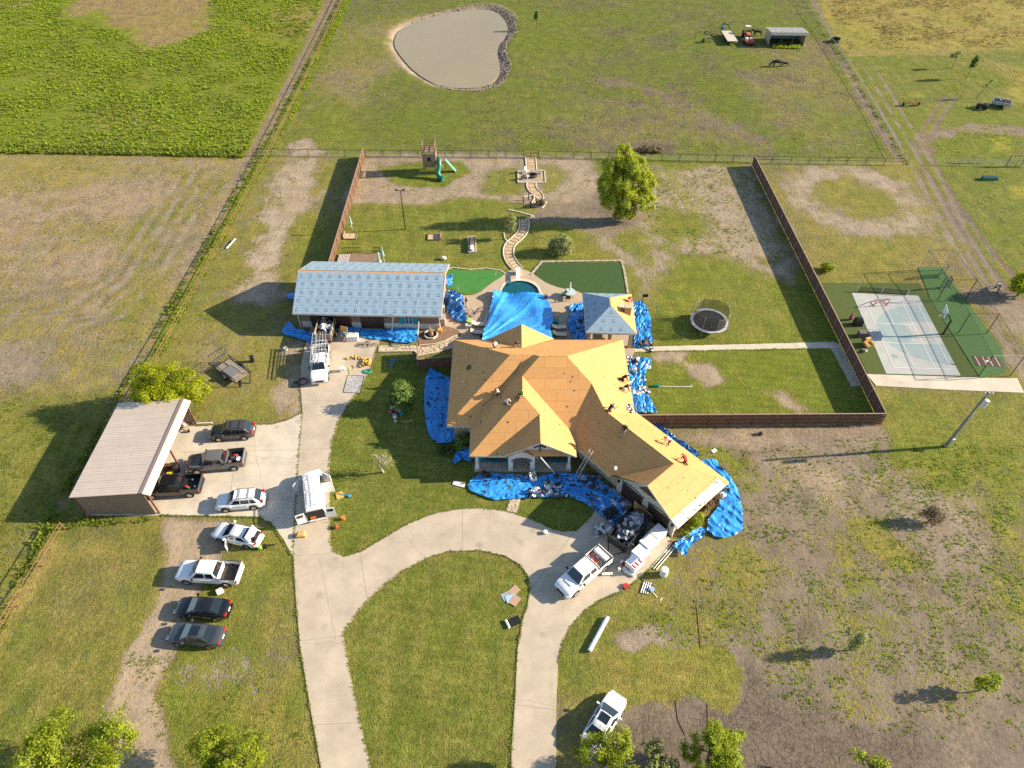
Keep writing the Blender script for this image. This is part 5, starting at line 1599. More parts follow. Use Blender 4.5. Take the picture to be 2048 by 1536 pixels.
# ------------------------------------------------------------------ plants
M_BARK = mat('bark', (.12, .085, .06), .95, ns=5, na=.35)
M_BARKP = mat('pale_bark', (.42, .37, .32), .95, ns=5, na=.25)
def leafmat(n, a, b, tr=.35):
    a, b = tuple(c * 2.3 for c in a), tuple(c * 2.1 for c in b)
    tr = min(.5, tr * 1.4)
    return mat(n, a, .65, ns=1.6, col2=b, trans=tr, spec=.25)
L_WIL = leafmat('willow_leaf', (.115, .142, .012), (.255, .285, .028))
L_YEL = leafmat('yellow_green_leaf', (.095, .120, .006), (.245, .262, .013))
L_OAK = leafmat('oak_leaf', (.045, .080, .018), (.110, .150, .032), .25)
L_OLV = leafmat('olive_leaf', (.075, .095, .035), (.180, .190, .070), .25)
L_DRK = leafmat('dark_leaf', (.018, .032, .009), (.050, .075, .018), .2)
L_DRY = leafmat('brown_twig_leaf', (.040, .030, .018), (.105, .080, .042), .1)
L_BRT = leafmat('bright_leaf', (.078, .108, .008), (.205, .235, .018))
def leaves(clumps, n, size, seed, sub=26, spread=.30):
    r = np.random.RandomState(seed)
    vol = np.array([c[3] * c[4] * c[5] for c in clumps]) ** .75
    cnt = (n * vol / vol.sum()).astype(int)
    C, O = [], []
    for c, k in zip(clumps, cnt):
        m = max(3, int(sub))
        d = r.normal(size=(m, 3))
        d /= np.linalg.norm(d, axis=1)[:, None]
        rad = r.uniform(.45, 1.0, m) ** .6
        sc = d * rad[:, None] * np.array(c[3:6])
        idx = r.randint(0, m, k)
        p = sc[idx] + r.normal(size=(k, 3)) * np.array(c[3:6]) * spread * .6
        C.append(p + np.array(c[:3]))
        O.append(d[idx] + p / np.array(c[3:6]) * .7)
    C, O = np.concatenate(C), np.concatenate(O)
    k = len(C)
    nrm = O + r.normal(size=(k, 3)) * .75 + np.array([0, 0, .35])
    nrm /= np.linalg.norm(nrm, axis=1)[:, None] + 1e-9
    a = np.cross(nrm, r.normal(size=(k, 3)))
    a /= np.linalg.norm(a, axis=1)[:, None] + 1e-9
    b = np.cross(nrm, a)
    s = size * r.uniform(.6, 1.35, k)[:, None]
    V = np.stack([C - a * s * .9, C - b * s * .45 + nrm * s * .12, C + a * s * .9, C + b * s * .45 + nrm * s * .12], 1).reshape(-1, 3)
    V[:, 2] = np.maximum(V[:, 2], .02)
    F = np.arange(4 * k).reshape(-1, 4)
    return V, F
def tree(name, label, base, clumps, n, size, lm, seed, tr=.14, cat='tree', bark=None, group=None, sub=26, limbs=7, spread=.30):
    t = thing(name, label, cat, base, 0, group)
    V, F = leaves(clumps, n, size, seed, sub, spread)
    npmesh('crown', V, F, lm, t)
    mb = MB()
    top = max(clumps, key=lambda c: c[2])
    H = top[2] + top[5] * .5
    r = random.Random(seed)
    pts = [Vector((0, 0, 0))]
    for k in range(1, 6):
        f = k / 5
        pts.append(Vector((top[0] * f + r.uniform(-.12, .12) * (H * .08), top[1] * f + r.uniform(-.1, .1), H * f)))
    mb.tube(pts, [tr * (1 - .8 * k / 5) + .01 for k in range(6)], 7)
    for c in clumps[:14]:
        f = max(.12, min(.8, (c[2] - c[5] * .6) / H))
        k = f * 5
        i = min(4, int(k))
        s = pts[i] + (pts[i + 1] - pts[i]) * (k - i)
        e = Vector(c[:3])
        mb.tube([s, s * .5 + e * .5 + Vector((0, 0, .12)), e], [tr * .5, tr * .32, tr * .1 + .008], 5)
        for q in range(limbs):
            d = Vector((r.uniform(-1, 1) * c[3], r.uniform(-1, 1) * c[4], r.uniform(-.3, 1) * c[5])) * .75
            mb.tube([e, e + d * .55 + Vector((0, 0, .05)), e + d], [tr * .16 + .006, tr * .1 + .005, .004], 4)
    mb.obj('trunk', bark or M_BARK, t, smooth=True)
    return t
_b = gp(1243, 436)
_wl = lambda L: [(c[0] * .86, c[1], c[2] * 1.02, c[3] * .9, c[4] * .9, c[5] * 1.02) for c in L]
tree('willow_tree', 'tall yellow-green willow, the biggest tree in the back yard', _b, _wl([(-1.0, 0, 10.4, 1.4, 1.4, 1.7), (-2.9, 0, 8.2, 1.6, 1.6, 1.9), (.2, .3, 8.6, 1.9, 1.8, 2.0), (1.8, 0, 8.2, 1.3, 1.4, 1.6), (-3.3, 0, 5.8, 1.7, 1.8, 2.1), (-.6, -.5, 6.0, 2.0, 2.2, 2.2), (1.8, -.4, 6.2, 1.8, 1.9, 1.8), (3.5, 0, 5.6, 1.5, 1.6, 1.8), (-2.6, -.6, 3.3, 1.6, 1.6, 1.9), (.3, -1, 3.3, 1.9, 1.8, 1.9), (2.6, -.8, 3.4, 1.5, 1.5, 1.5), (4.3, -.5, 3.0, 1.3, 1.4, 1.3), (-.6, -1.2, 1.5, 1.4, 1.2, 1.1), (1.2, -1.2, 1.5, 1.0, 1.0, .9)]), 46000, .135, L_WIL, 1, .30, limbs=3, sub=26, spread=.22)
tree('willow_tree', 'bushy yellow-green tree leaning over the back corner of the carport', (-38.6, 53.3, 0), [(-1.6, .3, 4.6, 1.7, 1.6, 1.5), (.6, .4, 5.0, 1.7, 1.6, 1.4), (2.4, 0, 4.2, 1.5, 1.4, 1.3), (-2.6, -.3, 3.2, 1.4, 1.4, 1.4), (0, -1.0, 3.6, 1.9, 1.6, 1.3), (2.6, .4, 2.6, 1.5, 1.5, 1.4), (-.4, 1.0, 2.6, 2.4, 1.6, 1.6), (-1.2, -1.9, 4.2, 1.0, .9, .8)], 26000, .12, L_YEL, 2, .16, limbs=5, spread=.30)
tree('oak_tree', 'round dark green tree on the shaded lawn beside the blue tarp', gp(806, 812), [(0, 0, 2.3, 1.25, 1.2, 1.1), (-.5, -.2, 1.6, 1.1, 1.0, .9), (.6, .1, 1.6, 1.0, 1.0, .9), (-.1, .2, 3.1, .85, .8, .65), (.1, -.3, 1.0, 1.2, 1.1, .6)], 8000, .13, L_OAK, 3, .10, sub=34)
tree('young_tree', 'half-bare pale twiggy tree in the middle of the front lawn', gp(767, 945), [(0, 0, 2.2, .95, .9, 1.1), (.5, 0, 2.0, .8, .7, .8), (-.4, 0, 2.6, .7, .6, .8), (.7, .1, 1.6, .6, .5, .5)], 420, .10, L_OLV, 4, .09, bark=M_BARKP, limbs=26)
tree('round_shrub', 'large grey-green shrub on the grass above the artificial lawn', gp(1121, 506), [(0, 0, 1.5, 1.5, 1.4, 1.2), (-.7, 0, 1.1, 1.1, 1.0, .9), (.8, 0, 1.2, 1.1, 1.0, 1.0), (.2, 0, 2.3, .9, .9, .7), (0, -.3, .6, 1.4, 1.2, .5)], 7000, .13, L_OLV, 5, .09, 'shrub', sub=34)
tree('young_tree', 'thin grey-green tree beside the curving stone path', gp(1021, 478), [(0, 0, 3.4, .75, .7, .9), (.3, 0, 2.4, .7, .6, .8), (-.3, 0, 2.7, .6, .6, .8), (.1, 0, 1.6, .5, .5, .5)], 1500, .12, L_OLV, 6, .06, limbs=10)
def px_tree(name, label, u, v, zc, rad, H, n, size, lm, seed, dens=1.0, tr=.12, cat='tree', base=None, flat=.8):
    c = gp(u, v, zc)
    r = random.Random(seed)
    b = Vector((c.x, c.y, 0)) if base is None else base
    cl = [(c.x - b.x + r.uniform(-.72, .72) * rad, c.y - b.y + r.uniform(-.72, .72) * rad, zc + r.uniform(-.5, .55) * rad * flat, rad * r.uniform(.32, .5), rad * r.uniform(.32, .5), rad * r.uniform(.28, .46) * flat) for _ in range(13)]
    return tree(name, label, b, cl, n, size, lm, seed, tr, cat, sub=18, limbs=6, spread=.25)
px_tree('shade_tree', 'leafy bright tree at the bottom edge in front of the gravel drive', 142, 1535, 4.2, 4.1, 6, 30000, .11, L_BRT, 21)
px_tree('shade_tree', 'smaller bright tree at the bottom edge right of the gravel drive', 448, 1545, 3.6, 3.0, 5, 18000, .10, L_BRT, 22)
px_tree('shade_tree', 'leafy bright tree at the bottom edge overhanging the white sedan', 1186, 1558, 3.9, 3.2, 5.5, 23000, .10, L_BRT, 23)
px_tree('shade_tree', 'dense green tree at the bottom edge over the bare soil', 1432, 1516, 3.6, 2.4, 5, 19000, .095, L_BRT, 24)
px_tree('shade_tree', 'thin green tree at the bottom edge between two fuller trees', 1324, 1518, 3.2, 1.3, 4.5, 2200, .13, L_OLV, 25)
px_tree('shade_tree', 'sparse yellow-green treetop at the bottom edge in the bare yard', 1742, 1530, 2.8, 1.2, 4, 1100, .13, L_BRT, 26)
tree('dead_bush', 'dark brown leafless bush standing in the bare front yard', gp(1856, 1044), [(0, 0, 1.0, 1.0, .9, .9), (-.6, .2, 1.3, .8, .7, .7), (.5, 0, 1.1, .8, .7, .7), (0, .2, 1.8, .7, .6, .5)], 1700, .09, L_DRY, 7, .07, 'bush', limbs=30)
tree('sapling', 'slender olive sapling casting a long feathery shadow on the bare yard', gp(1700, 1301), [(0, 0, 1.7, .55, .55, .8), (.1, 0, 2.6, .45, .45, .7), (-.1, 0, 1.0, .5, .5, .4)], 1300, .10, L_OLV, 8, .05, limbs=12)
tree('sapling', 'pale green broad-leaved sapling near the right edge of the yard', gp(1956, 1382), [(0, 0, 1.9, .7, .6, .3), (.2, 0, 2.7, .6, .5, .3), (-.3, .1, 1.3, .6, .6, .3), (.4, -.1, 1.2, .5, .5, .25)], 900, .13, L_BRT, 9, .05, limbs=9)
tree('round_shrub', 'low round green cypress outside the yard fence', gp(1652, 541), [(0, 0, .55, .9, .8, .5), (-.3, 0, .8, .6, .6, .35), (.4, 0, .75, .6, .6, .35)], 2600, .10, L_BRT, 10, .06, 'shrub')
tree('shade_tree', 'yellow-green tree beside the batting cage at the right edge', gp(2034, 592), [(0, 0, 2.4, 1.5, 1.4, 1.2), (.8, 0, 1.8, 1.3, 1.2, 1.0), (-.6, 0, 1.6, 1.1, 1.0, .8), (.3, 0, 3.3, .9, .9, .7)], 5500, .15, L_YEL, 11, .10)
tree('sapling', 'staked dark sapling on the bank of the pond', gp(1073, 57), [(0, 0, 2.6, .55, .5, .75), (0, 0, 3.3, .4, .4, .5)], 1200, .16, L_OAK, 12, .05)
tree('sapling', 'dark leafy sapling in the right pasture', gp(1931, 158), [(.2, 0, 3.2, .7, .6, .8), (.4, 0, 4.0, .5, .5, .5)], 1100, .18, L_OAK, 13, .05)
tree('sapling', 'bare thin sapling leaning in the right pasture', gp(1952, 197), [(.8, 0, 2.4, .6, .4, .5), (1.3, 0, 3.4, .6, .4, .5)], 160, .14, L_OLV, 14, .05, limbs=10)
tree('sapling', 'wispy sapling at the top of the right pasture', gp(1903, 137), [(-.6, 0, 2.6, .9, .5, .5), (0, 0, 3.2, .6, .5, .4)], 420, .16, L_OLV, 15, .05, limbs=10)
tree('garden_shrub', 'rounded yellow-green shrub under the garage eave', gp(1390, 1046), [(0, 0, .6, .7, .7, .55), (.2, .1, .9, .5, .5, .35)], 1700, .09, L_BRT, 16, .05, 'shrub')
tree('garden_shrub', 'reddish-green planting bed shrub beside the garage wall', gp(1416, 1008), [(0, 0, .4, .8, .6, .35), (.7, .7, .4, .7, .6, .35), (-.6, -.5, .4, .6, .6, .3)], 1500, .09, mat('red_green_leaf', (.10, .09, .02), .7, ns=2.5, col2=(.22, .10, .04), trans=.2), 17, .05, 'shrub')
tree('garden_shrub', 'low yellow shrub next to the blue tarp tongue', gp(1380, 1060), [(0, 0, .35, .6, .5, .3), (-.6, -.5, .3, .5, .5, .25)], 900, .08, L_YEL, 18, .04, 'shrub')
tree('garden_shrub', 'dark leafy bush in the shaded corner left of the porch', gp(925, 893), [(0, 0, .9, .8, .7, .7), (.3, .5, .7, .7, .7, .6), (-.3, -.4, .5, .6, .5, .4)], 2600, .10, L_OAK, 19, .06, 'shrub')
tree('garden_shrub', 'dark leafy bush below the shaded west tarp', gp(893, 905), [(0, 0, .5, .7, .6, .45), (-.5, .1, .4, .5, .5, .35)], 1300, .10, L_DRK, 20, .05, 'shrub')
tree('garden_shrub', 'brown dead shrub behind the pipe fence near the willow', gp(1292, 306), [(0, 0, .7, 1.3, .8, .6), (1.8, .2, .5, 1.2, .7, .45), (-1.2, 0, .5, 1.0, .7, .4)], 2400, .11, L_DRY, 27, .06, 'shrub')
tree('garden_shrub', 'dead brown climber inside the path loop under the willow shadow', gp(1082, 412), [(0, 0, .7, .7, .6, .6)], 900, .10, L_DRY, 28, .04, 'shrub')

# ------------------------------------------------------------------ weeds and rough grass (nobody could count them)
M_W1 = leafmat('weed_lush', (.100, .142, .010), (.205, .255, .018), .35)
M_W2 = leafmat('weed_olive', (.066, .092, .011), (.145, .172, .022), .35)
M_W3 = leafmat('weed_dry', (.100, .075, .028), (.175, .135, .055), .3)
def tufts(pix, n, s0, s1, m, seed, name='weeds', clump=3.0, thr=.45, blades=8, tall=1.0, world=False, excl=()):
    P = pix if world else gl(pix)
    r = np.random.RandomState(seed)
    xs, ys = [p[0] for p in P], [p[1] for p in P]
    k = n * 4
    x, y = r.uniform(min(xs), max(xs), k), r.uniform(min(ys), max(ys), k)
    keep = (sdf(x, y, P) < 0) & (fbm(x, y, clump, seed) + r.uniform(-.12, .12, k) > thr)
    keep &= sdf(x, y, POND) > 4.5
    for E, wid in excl:
        q = gl(E)
        keep &= (sdf(x, y, q) > 0) if wid == 0 else (dline(x, y, q) > wid)
    x, y = x[keep][:n], y[keep][:n]
    k = len(x)
    s = r.uniform(s0, s1, k) * (.6 + .8 * fbm(x, y, clump, seed))
    bl = blades
    az = r.uniform(0, 2 * math.pi, (k, bl))
    el = r.uniform(.15, 1.1, (k, bl))
    ln = s[:, None] * r.uniform(.6, 1.1, (k, bl))
    dx, dy, dz = np.cos(az) * np.cos(el), np.sin(az) * np.cos(el), np.sin(el) * tall
    px, py = -np.sin(az), np.cos(az)
    w = s[:, None] * .13
    B = np.stack([x[:, None] + 0 * az, y[:, None] + 0 * az, 0 * az], -1)
    mid = B + np.stack([dx * ln * .55, dy * ln * .55, dz * ln * .62], -1)
    off = np.stack([px * w, py * w, 0 * px], -1)
    tip = B + np.stack([dx * ln, dy * ln, dz * ln * .9], -1)
    V = np.stack([B, mid - off, tip, mid + off], 2).reshape(-1, 3)
    F = np.arange(len(V)).reshape(-1, 4)
    o = npmesh(name, V, F, m)
    return tag(o, kind='stuff')
LUSH = [(-500, -60), (650, -60), (640, 20), (585, 120), (540, 210), (490, 308), (300, 308), (-500, 298)]
_bp = [((170, -80), (430, -60), (415, 60), (360, 85), (290, 100), (235, 60), (120, 35)), 0]
_tw = [[(1900, 195), (1857, 262), (1840, 290), (1862, 340), (1905, 410), (1965, 500), (2095, 660)], 2.2]
_tx = [[(1720, 120), (1792, 240), (1855, 350), (1980, 580)], 3.0]
tufts(LUSH, 26000, .25, .58, M_W1, 41, clump=6, thr=.36, blades=8, excl=[_bp])
tufts(LUSH, 12000, .25, .6, M_W2, 42, clump=4, thr=.46, blades=8, excl=[_bp])
tufts([(-200, 285), (300, 296), (482, 302), (490, 316), (300, 311), (-200, 304)], 2200, .35, .8, M_W2, 43, clump=2, thr=.3, blades=8)
tufts([(700, -20), (715, -20), (655, 100), (575, 260), (515, 360), (400, 575), (300, 760), (284, 762), (380, 575), (498, 355), (555, 260), (636, 100)], 3000, .18, .42, M_W1, 44, clump=2.5, thr=.46, blades=7)
tufts([(690, -20), (700, -20), (635, 110), (550, 262), (490, 362), (375, 575), (262, 765), (150, 960), (80, 1090), (60, 1090), (140, 950), (255, 760), (365, 570), (480, 362), (540, 262), (625, 110)], 2200, .25, .6, M_W2, 45, clump=3, thr=.46, blades=7)
tufts([(100, 1030), (310, 1034), (310, 1042), (110, 1060), (20, 1240), (-30, 1320), (-60, 1330), (20, 1180)], 1200, .15, .35, M_W2, 46, clump=1.5, thr=.45)
FR = [(1285, 862), (1480, 900), (1760, 870), (2048, 900), (2048, 1500), (1600, 1440), (1490, 1330), (1260, 1260), (1480, 1090)]
tufts(FR, 3600, .07, .21, M_W2, 47, clump=1.3, thr=.57, blades=10, tall=.7)
tufts(FR, 2800, .07, .22, M_W1, 48, clump=1.6, thr=.59, blades=10, tall=.7)
tufts([(1700, 900), (2048, 890), (2048, 1400), (1900, 1300), (1760, 1100)], 1800, .07, .22, M_W1, 49, clump=1.5, thr=.56, blades=10, tall=.7)
FL = [(0, 312), (480, 318), (400, 500), (280, 700), (0, 790), (-200, 790), (-200, 312)]
tufts(FL, 2000, .10, .26, M_W2, 50, clump=2.5, thr=.52, blades=6, tall=.7)
tufts(FL, 2500, .10, .24, M_W3, 51, clump=4, thr=.50, blades=6, tall=.6)
tufts([(1290, 335), (1500, 340), (1590, 520), (1380, 510), (1280, 440)], 1600, .10, .26, M_W2, 52, clump=1.4, thr=.54, blades=6, tall=.7)
PA = [(720, 0), (1600, 0), (1790, 315), (560, 305), (610, 180)]
tufts(PA, 4500, .14, .34, M_W2, 53, clump=3, thr=.54, blades=6, tall=.7)
tufts(PA, 2600, .14, .36, M_W1, 54, clump=6, thr=.55, blades=6, tall=.7)
tufts([(1650, 0), (2100, 0), (2100, 95), (1700, 98)], 3600, .2, .45, M_W3, 55, clump=4, thr=.45, blades=6, tall=.8)
tufts([(1600, -10), (1612, -10), (1665, 75), (1700, 130), (1820, 330), (1808, 330), (1690, 132), (1650, 75)], 1500, .15, .4, M_W2, 56, clump=2, thr=.48)
tufts([(1695, 100), (2100, 100), (2100, 560), (1990, 560), (1830, 330)], 2600, .14, .34, M_W1, 57, clump=4, thr=.53, blades=6, tall=.7, excl=[_tw, _tx])
tufts([(250, 1300), (560, 1350), (640, 1536), (250, 1536)], 700, .08, .2, M_W2, 58, clump=1.2, thr=.56, blades=7, tall=.7)
tufts([(-100, 780), (230, 790), (150, 1010), (80, 1080), (-100, 1350)], 1800, .10, .28, M_W2, 59, clump=2, thr=.52, blades=6, tall=.7)
tufts([(560, 310), (700, 315), (650, 520), (560, 700), (400, 840), (300, 760), (400, 570)], 1300, .08, .22, M_W2, 60, clump=1.5, thr=.55, blades=6, tall=.7)
tufts([(1545, 92), (1600, 93), (1602, 98), (1546, 97)], 260, .3, .7, M_W1, 61, clump=1, thr=.2)
tufts([(700, 315), (1180, 318), (1180, 400), (700, 402)], 600, .1, .26, M_W1, 62, clump=1.5, thr=.58, blades=7, tall=.7)
# grass creeping over the edges of the paving
def edge_tufts(pix, n, seed, m, world=False):
    P = gl(pix)
    r = np.random.RandomState(seed)
    L = np.cumsum([0] + [(b - a).length for a, b in zip(P, P[1:])])
    t = r.uniform(0, L[-1], n)
    i = np.clip(np.searchsorted(L, t) - 1, 0, len(P) - 2)
    A = np.array([(p.x, p.y) for p in P])
    f = ((t - L[i]) / np.maximum(L[i + 1] - L[i], 1e-6))[:, None]
    C = A[i] * (1 - f) + A[i + 1] * f + r.normal(size=(n, 2)) * .05
    bl = 6
    az, el = r.uniform(0, 6.283, (n, bl)), r.uniform(.1, .9, (n, bl))
    s = r.uniform(.05, .13, (n, 1)) * (.5 + fbm(C[:, 0], C[:, 1], 1.5, seed))[:, None]
    B = np.stack([C[:, :1] + 0 * az, C[:, 1:] + 0 * az, .05 + 0 * az], -1)
    D = np.stack([np.cos(az) * np.cos(el) * s, np.sin(az) * np.cos(el) * s, np.sin(el) * s], -1)
    O = np.stack([-np.sin(az) * s * .16, np.cos(az) * s * .16, 0 * az], -1)
    V = np.stack([B, B + D * .55 - O, B + D, B + D * .55 + O], 2).reshape(-1, 3)
    return tag(npmesh('edge_grass', V, np.arange(len(V)).reshape(-1, 4), m), kind='stuff')
edge_tufts(DRIVE[:16], 900, 90, M_W2)
edge_tufts(DRIVE[18:46], 1300, 91, M_W2)
edge_tufts(DRIVE[48:57], 800, 92, M_W2)
edge_tufts(DRIVE[58:], 1400, 93, M_W2)
edge_tufts([(604, 826), (575, 840), (545, 848), (470, 850), (376, 852)], 500, 94, M_W3)
edge_tufts([(320, 1031), (430, 1033), (520, 1035), (545, 1050), (583, 1110)], 600, 95, M_W2)
edge_tufts([(1262, 696), (1310, 692), (1668, 683)], 700, 96, M_W1)
edge_tufts([(1268, 705), (1310, 703), (1660, 697), (1702, 773)], 800, 97, M_W1)
# riprap round the pond
_r = np.random.RandomState(8)
x, y = _r.uniform(-34, 8, 60000), _r.uniform(134, 192, 60000)
d = sdf(x, y, POND) + (fbm(x, y, 3, 4) - .5) * 1.5
east = np.clip((x + 16) / 10, 0, 1)
k = (d > -.25) & (d < .5 + 2.0 * east + (y > 176) * 1.0 + (y < 143) * .8)
x, y, d = x[k][:8000], y[k][:8000], d[k][:8000]
n = len(x)
sz = _r.uniform(.06, .2, n)
dirs = np.array([[1, 0, 0], [0, 1, 0], [-1, 0, 0], [0, -1, 0], [0, 0, .7], [0, 0, -.5]], float)
rad = _r.uniform(.6, 1.3, (n, 6, 1)) * dirs[None] * sz[:, None, None]
an = _r.uniform(0, 6.28, n)
ca, sa = np.cos(an)[:, None], np.sin(an)[:, None]
rx, ry = rad[:, :, 0] * ca - rad[:, :, 1] * sa, rad[:, :, 0] * sa + rad[:, :, 1] * ca
t = np.clip((3.2 - d) / 4.2, 0, 1)
zb = -t * t * (3 - 2 * t) * .9
V = np.stack([rx + x[:, None], ry + y[:, None], rad[:, :, 2] + zb[:, None] + .05], -1).reshape(-1, 3)
tri = np.array([[0, 1, 4], [1, 2, 4], [2, 3, 4], [3, 0, 4], [1, 0, 5], [2, 1, 5], [3, 2, 5], [0, 3, 5]])
F = (tri[None] + (np.arange(n) * 6)[:, None, None]).reshape(-1, 3)
tag(npmesh('pond_gravel', V, F, mat('riprap', (.17, .13, .10), .9, ns=1.5, na=.5, col2=(.36, .31, .26))), kind='stuff')
# ------------------------------------------------------------------ blue tarps spread round the works
def tarpmat(n, a, b):
    return mat(n, a, .37, ns=.9, col2=b, bump=.2, bs=4, spec=.6)
M_TARP = tarpmat('blue_tarp', (.014, .200, .60), (.055, .36, .80))
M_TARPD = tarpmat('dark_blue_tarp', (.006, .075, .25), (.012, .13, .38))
def tarp(label, pix, amp=.09, seed=0, ang=0.0, z=.09, m=None, zf=None, res=.085, world=False, st=4.0, wl=.24):
    P = [Vector((p[0], p[1], 0)) for p in (pix if world else gl(pix))]
    xs, ys = [p.x for p in P], [p.y for p in P]
    gx_, gy_ = np.arange(min(xs) - res, max(xs) + 2 * res, res), np.arange(min(ys) - res, max(ys) + 2 * res, res)
    A, B = np.meshgrid(gx_, gy_)
    sh = A.shape
    A, B = A.ravel(), B.ravel()
    d = sdf(A, B, P)
    # pull boundary vertices onto the outline
    n = len(P)
    near = np.abs(d) < res * .75
    bx, by, bd = A.copy(), B.copy(), np.full(A.shape, 1e9)
    for k in range(n):
        a, e = P[k], P[(k + 1) % n] - P[k]
        t = np.clip(((A - a.x) * e.x + (B - a.y) * e.y) / max(e.length_squared, 1e-9), 0, 1)
        qx, qy = a.x + t * e.x, a.y + t * e.y
        dd = (A - qx) ** 2 + (B - qy) ** 2
        c = dd < bd
        bx, by, bd = np.where(c, qx, bx), np.where(c, qy, by), np.where(c, dd, bd)
    A2, B2 = np.where(near, bx, A), np.where(near, by, B)
    ok = (d < res * .75).reshape(sh)
    ca, sa = math.cos(ang), math.sin(ang)
    u, v = A2 * ca + B2 * sa, (-A2 * sa + B2 * ca)
    wu, wv = fbm(A2, B2, 2.5, seed + 2) * 1.6, fbm(A2, B2, 2.2, seed + 8) * 1.6
    r1 = 1 - np.abs(2 * vnoise(u / st + wu, v + wv, wl, seed) - 1)
    r2 = 1 - np.abs(2 * vnoise(u * .8 + wv, v * .8 + wu * 2, wl * 2.6, seed + 5) - 1)
    r3 = fbm(A2, B2, .5, seed + 3)
    Zh = z + amp * 1.05 * (r1 ** 2 * 1.15 + r2 ** 2 * .5 + r3 * .45) + (zf(A2, B2) if zf else 0)
    ny_, nx_ = sh
    I = (np.arange(ny_ - 1)[:, None] * nx_ + np.arange(nx_ - 1)[None]).ravel()
    q = np.column_stack([I, I + 1, I + nx_ + 1, I + nx_])
    okf = ok.ravel()
    q = q[okf[q].all(1)]
    used = np.unique(q)
    rem = np.zeros(len(A2), int)
    rem[used] = np.arange(len(used))
    V = np.column_stack([A2, B2, Zh])[used]
    c0 = V.mean(0)
    c0[2] = 0
    o = npmesh('tarp', V - c0, rem[q], m or M_TARP, smooth=True)
    o.location = c0
    return tag(o, label, 'tarp')
def litter(pix, n, seed, mats=None, s0=.12, s1=.5, z=.17, world=False, shing=.75):
    """torn shingles and scraps dropped on a tarp"""
    P = pix if world else gl(pix)
    r = random.Random(seed)
    mb = MB()
    xs, ys = [p[0] for p in P], [p[1] for p in P]
    k = 0
    while k < n:
        x, y = r.uniform(min(xs), max(xs)), r.uniform(min(ys), max(ys))
        if sdf(np.array([x]), np.array([y]), P)[0] > 0:
            continue
        k += 1
        s, a = r.uniform(s0, s1), r.uniform(0, 6.28)
        w = s * r.uniform(.35, .9)
        mb.mat(0 if r.random() < shing else r.choice((1, 2)))
        pts = [(-s / 2, -w / 2), (0, -w / 2 * r.uniform(.6, 1.2)), (s / 2, -w / 2), (s / 2 * r.uniform(.7, 1.1), w / 2), (0, w / 2 * r.uniform(.6, 1.2)), (-s / 2 * r.uniform(.7, 1.1), w / 2)]
        zz = [z + r.uniform(0, .14) for _ in pts]
        mb.add([(x + p * math.cos(a) - q * math.sin(a), y + p * math.sin(a) + q * math.cos(a), h) for (p, q), h in zip(pts, zz)], [(0, 1, 4, 5), (1, 2, 3, 4)])
    o = mb.obj('shingle_debris', mats or [M_SHING, M_SHINGB, M_SHEETW])
    return tag(o, kind='stuff')
hw = Vector((-6.4, 0, 0))
T1 = gl([(860, 738), (851, 758), (848, 800), (851, 845), (858, 872), (872, 888), (905, 886), (914, 878)]) + [Vector((-6.5, 50, 0)), Vector((-6.5, 57.3, 0))]
tarp('deep blue tarp in the shade along the west wall of the house', T1, .10, 1, 1.5, world=True, st=6)
litter(T1, 55, 1, world=True, s0=.12, s1=.42, shing=1)
tarp('small crumpled tarp at the shaded porch corner', [(904, 926), (914, 906), (930, 896), (941, 899), (942, 928), (925, 921), (910, 931)], .2, 2)
T3 = [(934, 972), (945, 958), (965, 947), (985, 947), (1015, 951), (1060, 953), (1095, 952), (1098, 996), (1060, 997), (1020, 1000), (990, 1002), (965, 993), (942, 984)]
tarp('bright sunlit tarp on the grass in front of the porch', T3, .10, 3, .2, st=5)
litter(T3, 26, 3, s0=.25, s1=.5, shing=.5)
T3b = [(1096, 950), (1130, 948), (1165, 950), (1200, 962), (1228, 985), (1250, 1008), (1254, 1032), (1226, 1052), (1205, 1034), (1186, 1018), (1165, 1006), (1135, 994), (1099, 996)]
tarp('shaded tarp covered with torn shingles between porch and garage', T3b, .14, 4, -.5)
litter(T3b, 110, 4, s0=.25, s1=.8, shing=.62)
tarp('tarp pulled out on the left of the workshop trailer', [(563, 668), (572, 652), (580, 645), (592, 660), (622, 668), (640, 680), (628, 689), (600, 680), (575, 673)], .16, 5, .1)
T5 = [(689, 652), (712, 650), (726, 661), (775, 663), (800, 650), (835, 652), (838, 678), (825, 688), (790, 686), (775, 682), (745, 680), (720, 675), (712, 667), (690, 666)]
tarp('long tarp under the ladder in front of the workshop wall', T5, .14, 6, .05)
tarp('scrap of tarp showing at the left end of the workshop', [(572, 597), (580, 590), (590, 592), (592, 604), (580, 602)], .12, 7, z=.3)
_c7 = gp(910, 612)
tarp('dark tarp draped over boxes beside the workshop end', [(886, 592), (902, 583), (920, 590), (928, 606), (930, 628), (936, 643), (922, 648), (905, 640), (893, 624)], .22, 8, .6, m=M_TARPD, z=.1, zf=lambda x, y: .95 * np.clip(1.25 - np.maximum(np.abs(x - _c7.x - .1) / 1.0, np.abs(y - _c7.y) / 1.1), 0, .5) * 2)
tarp('bright bunched tarp at the back corner of the workshop', [(892, 556), (905, 554), (905, 572), (898, 580), (892, 574)], .35, 9)
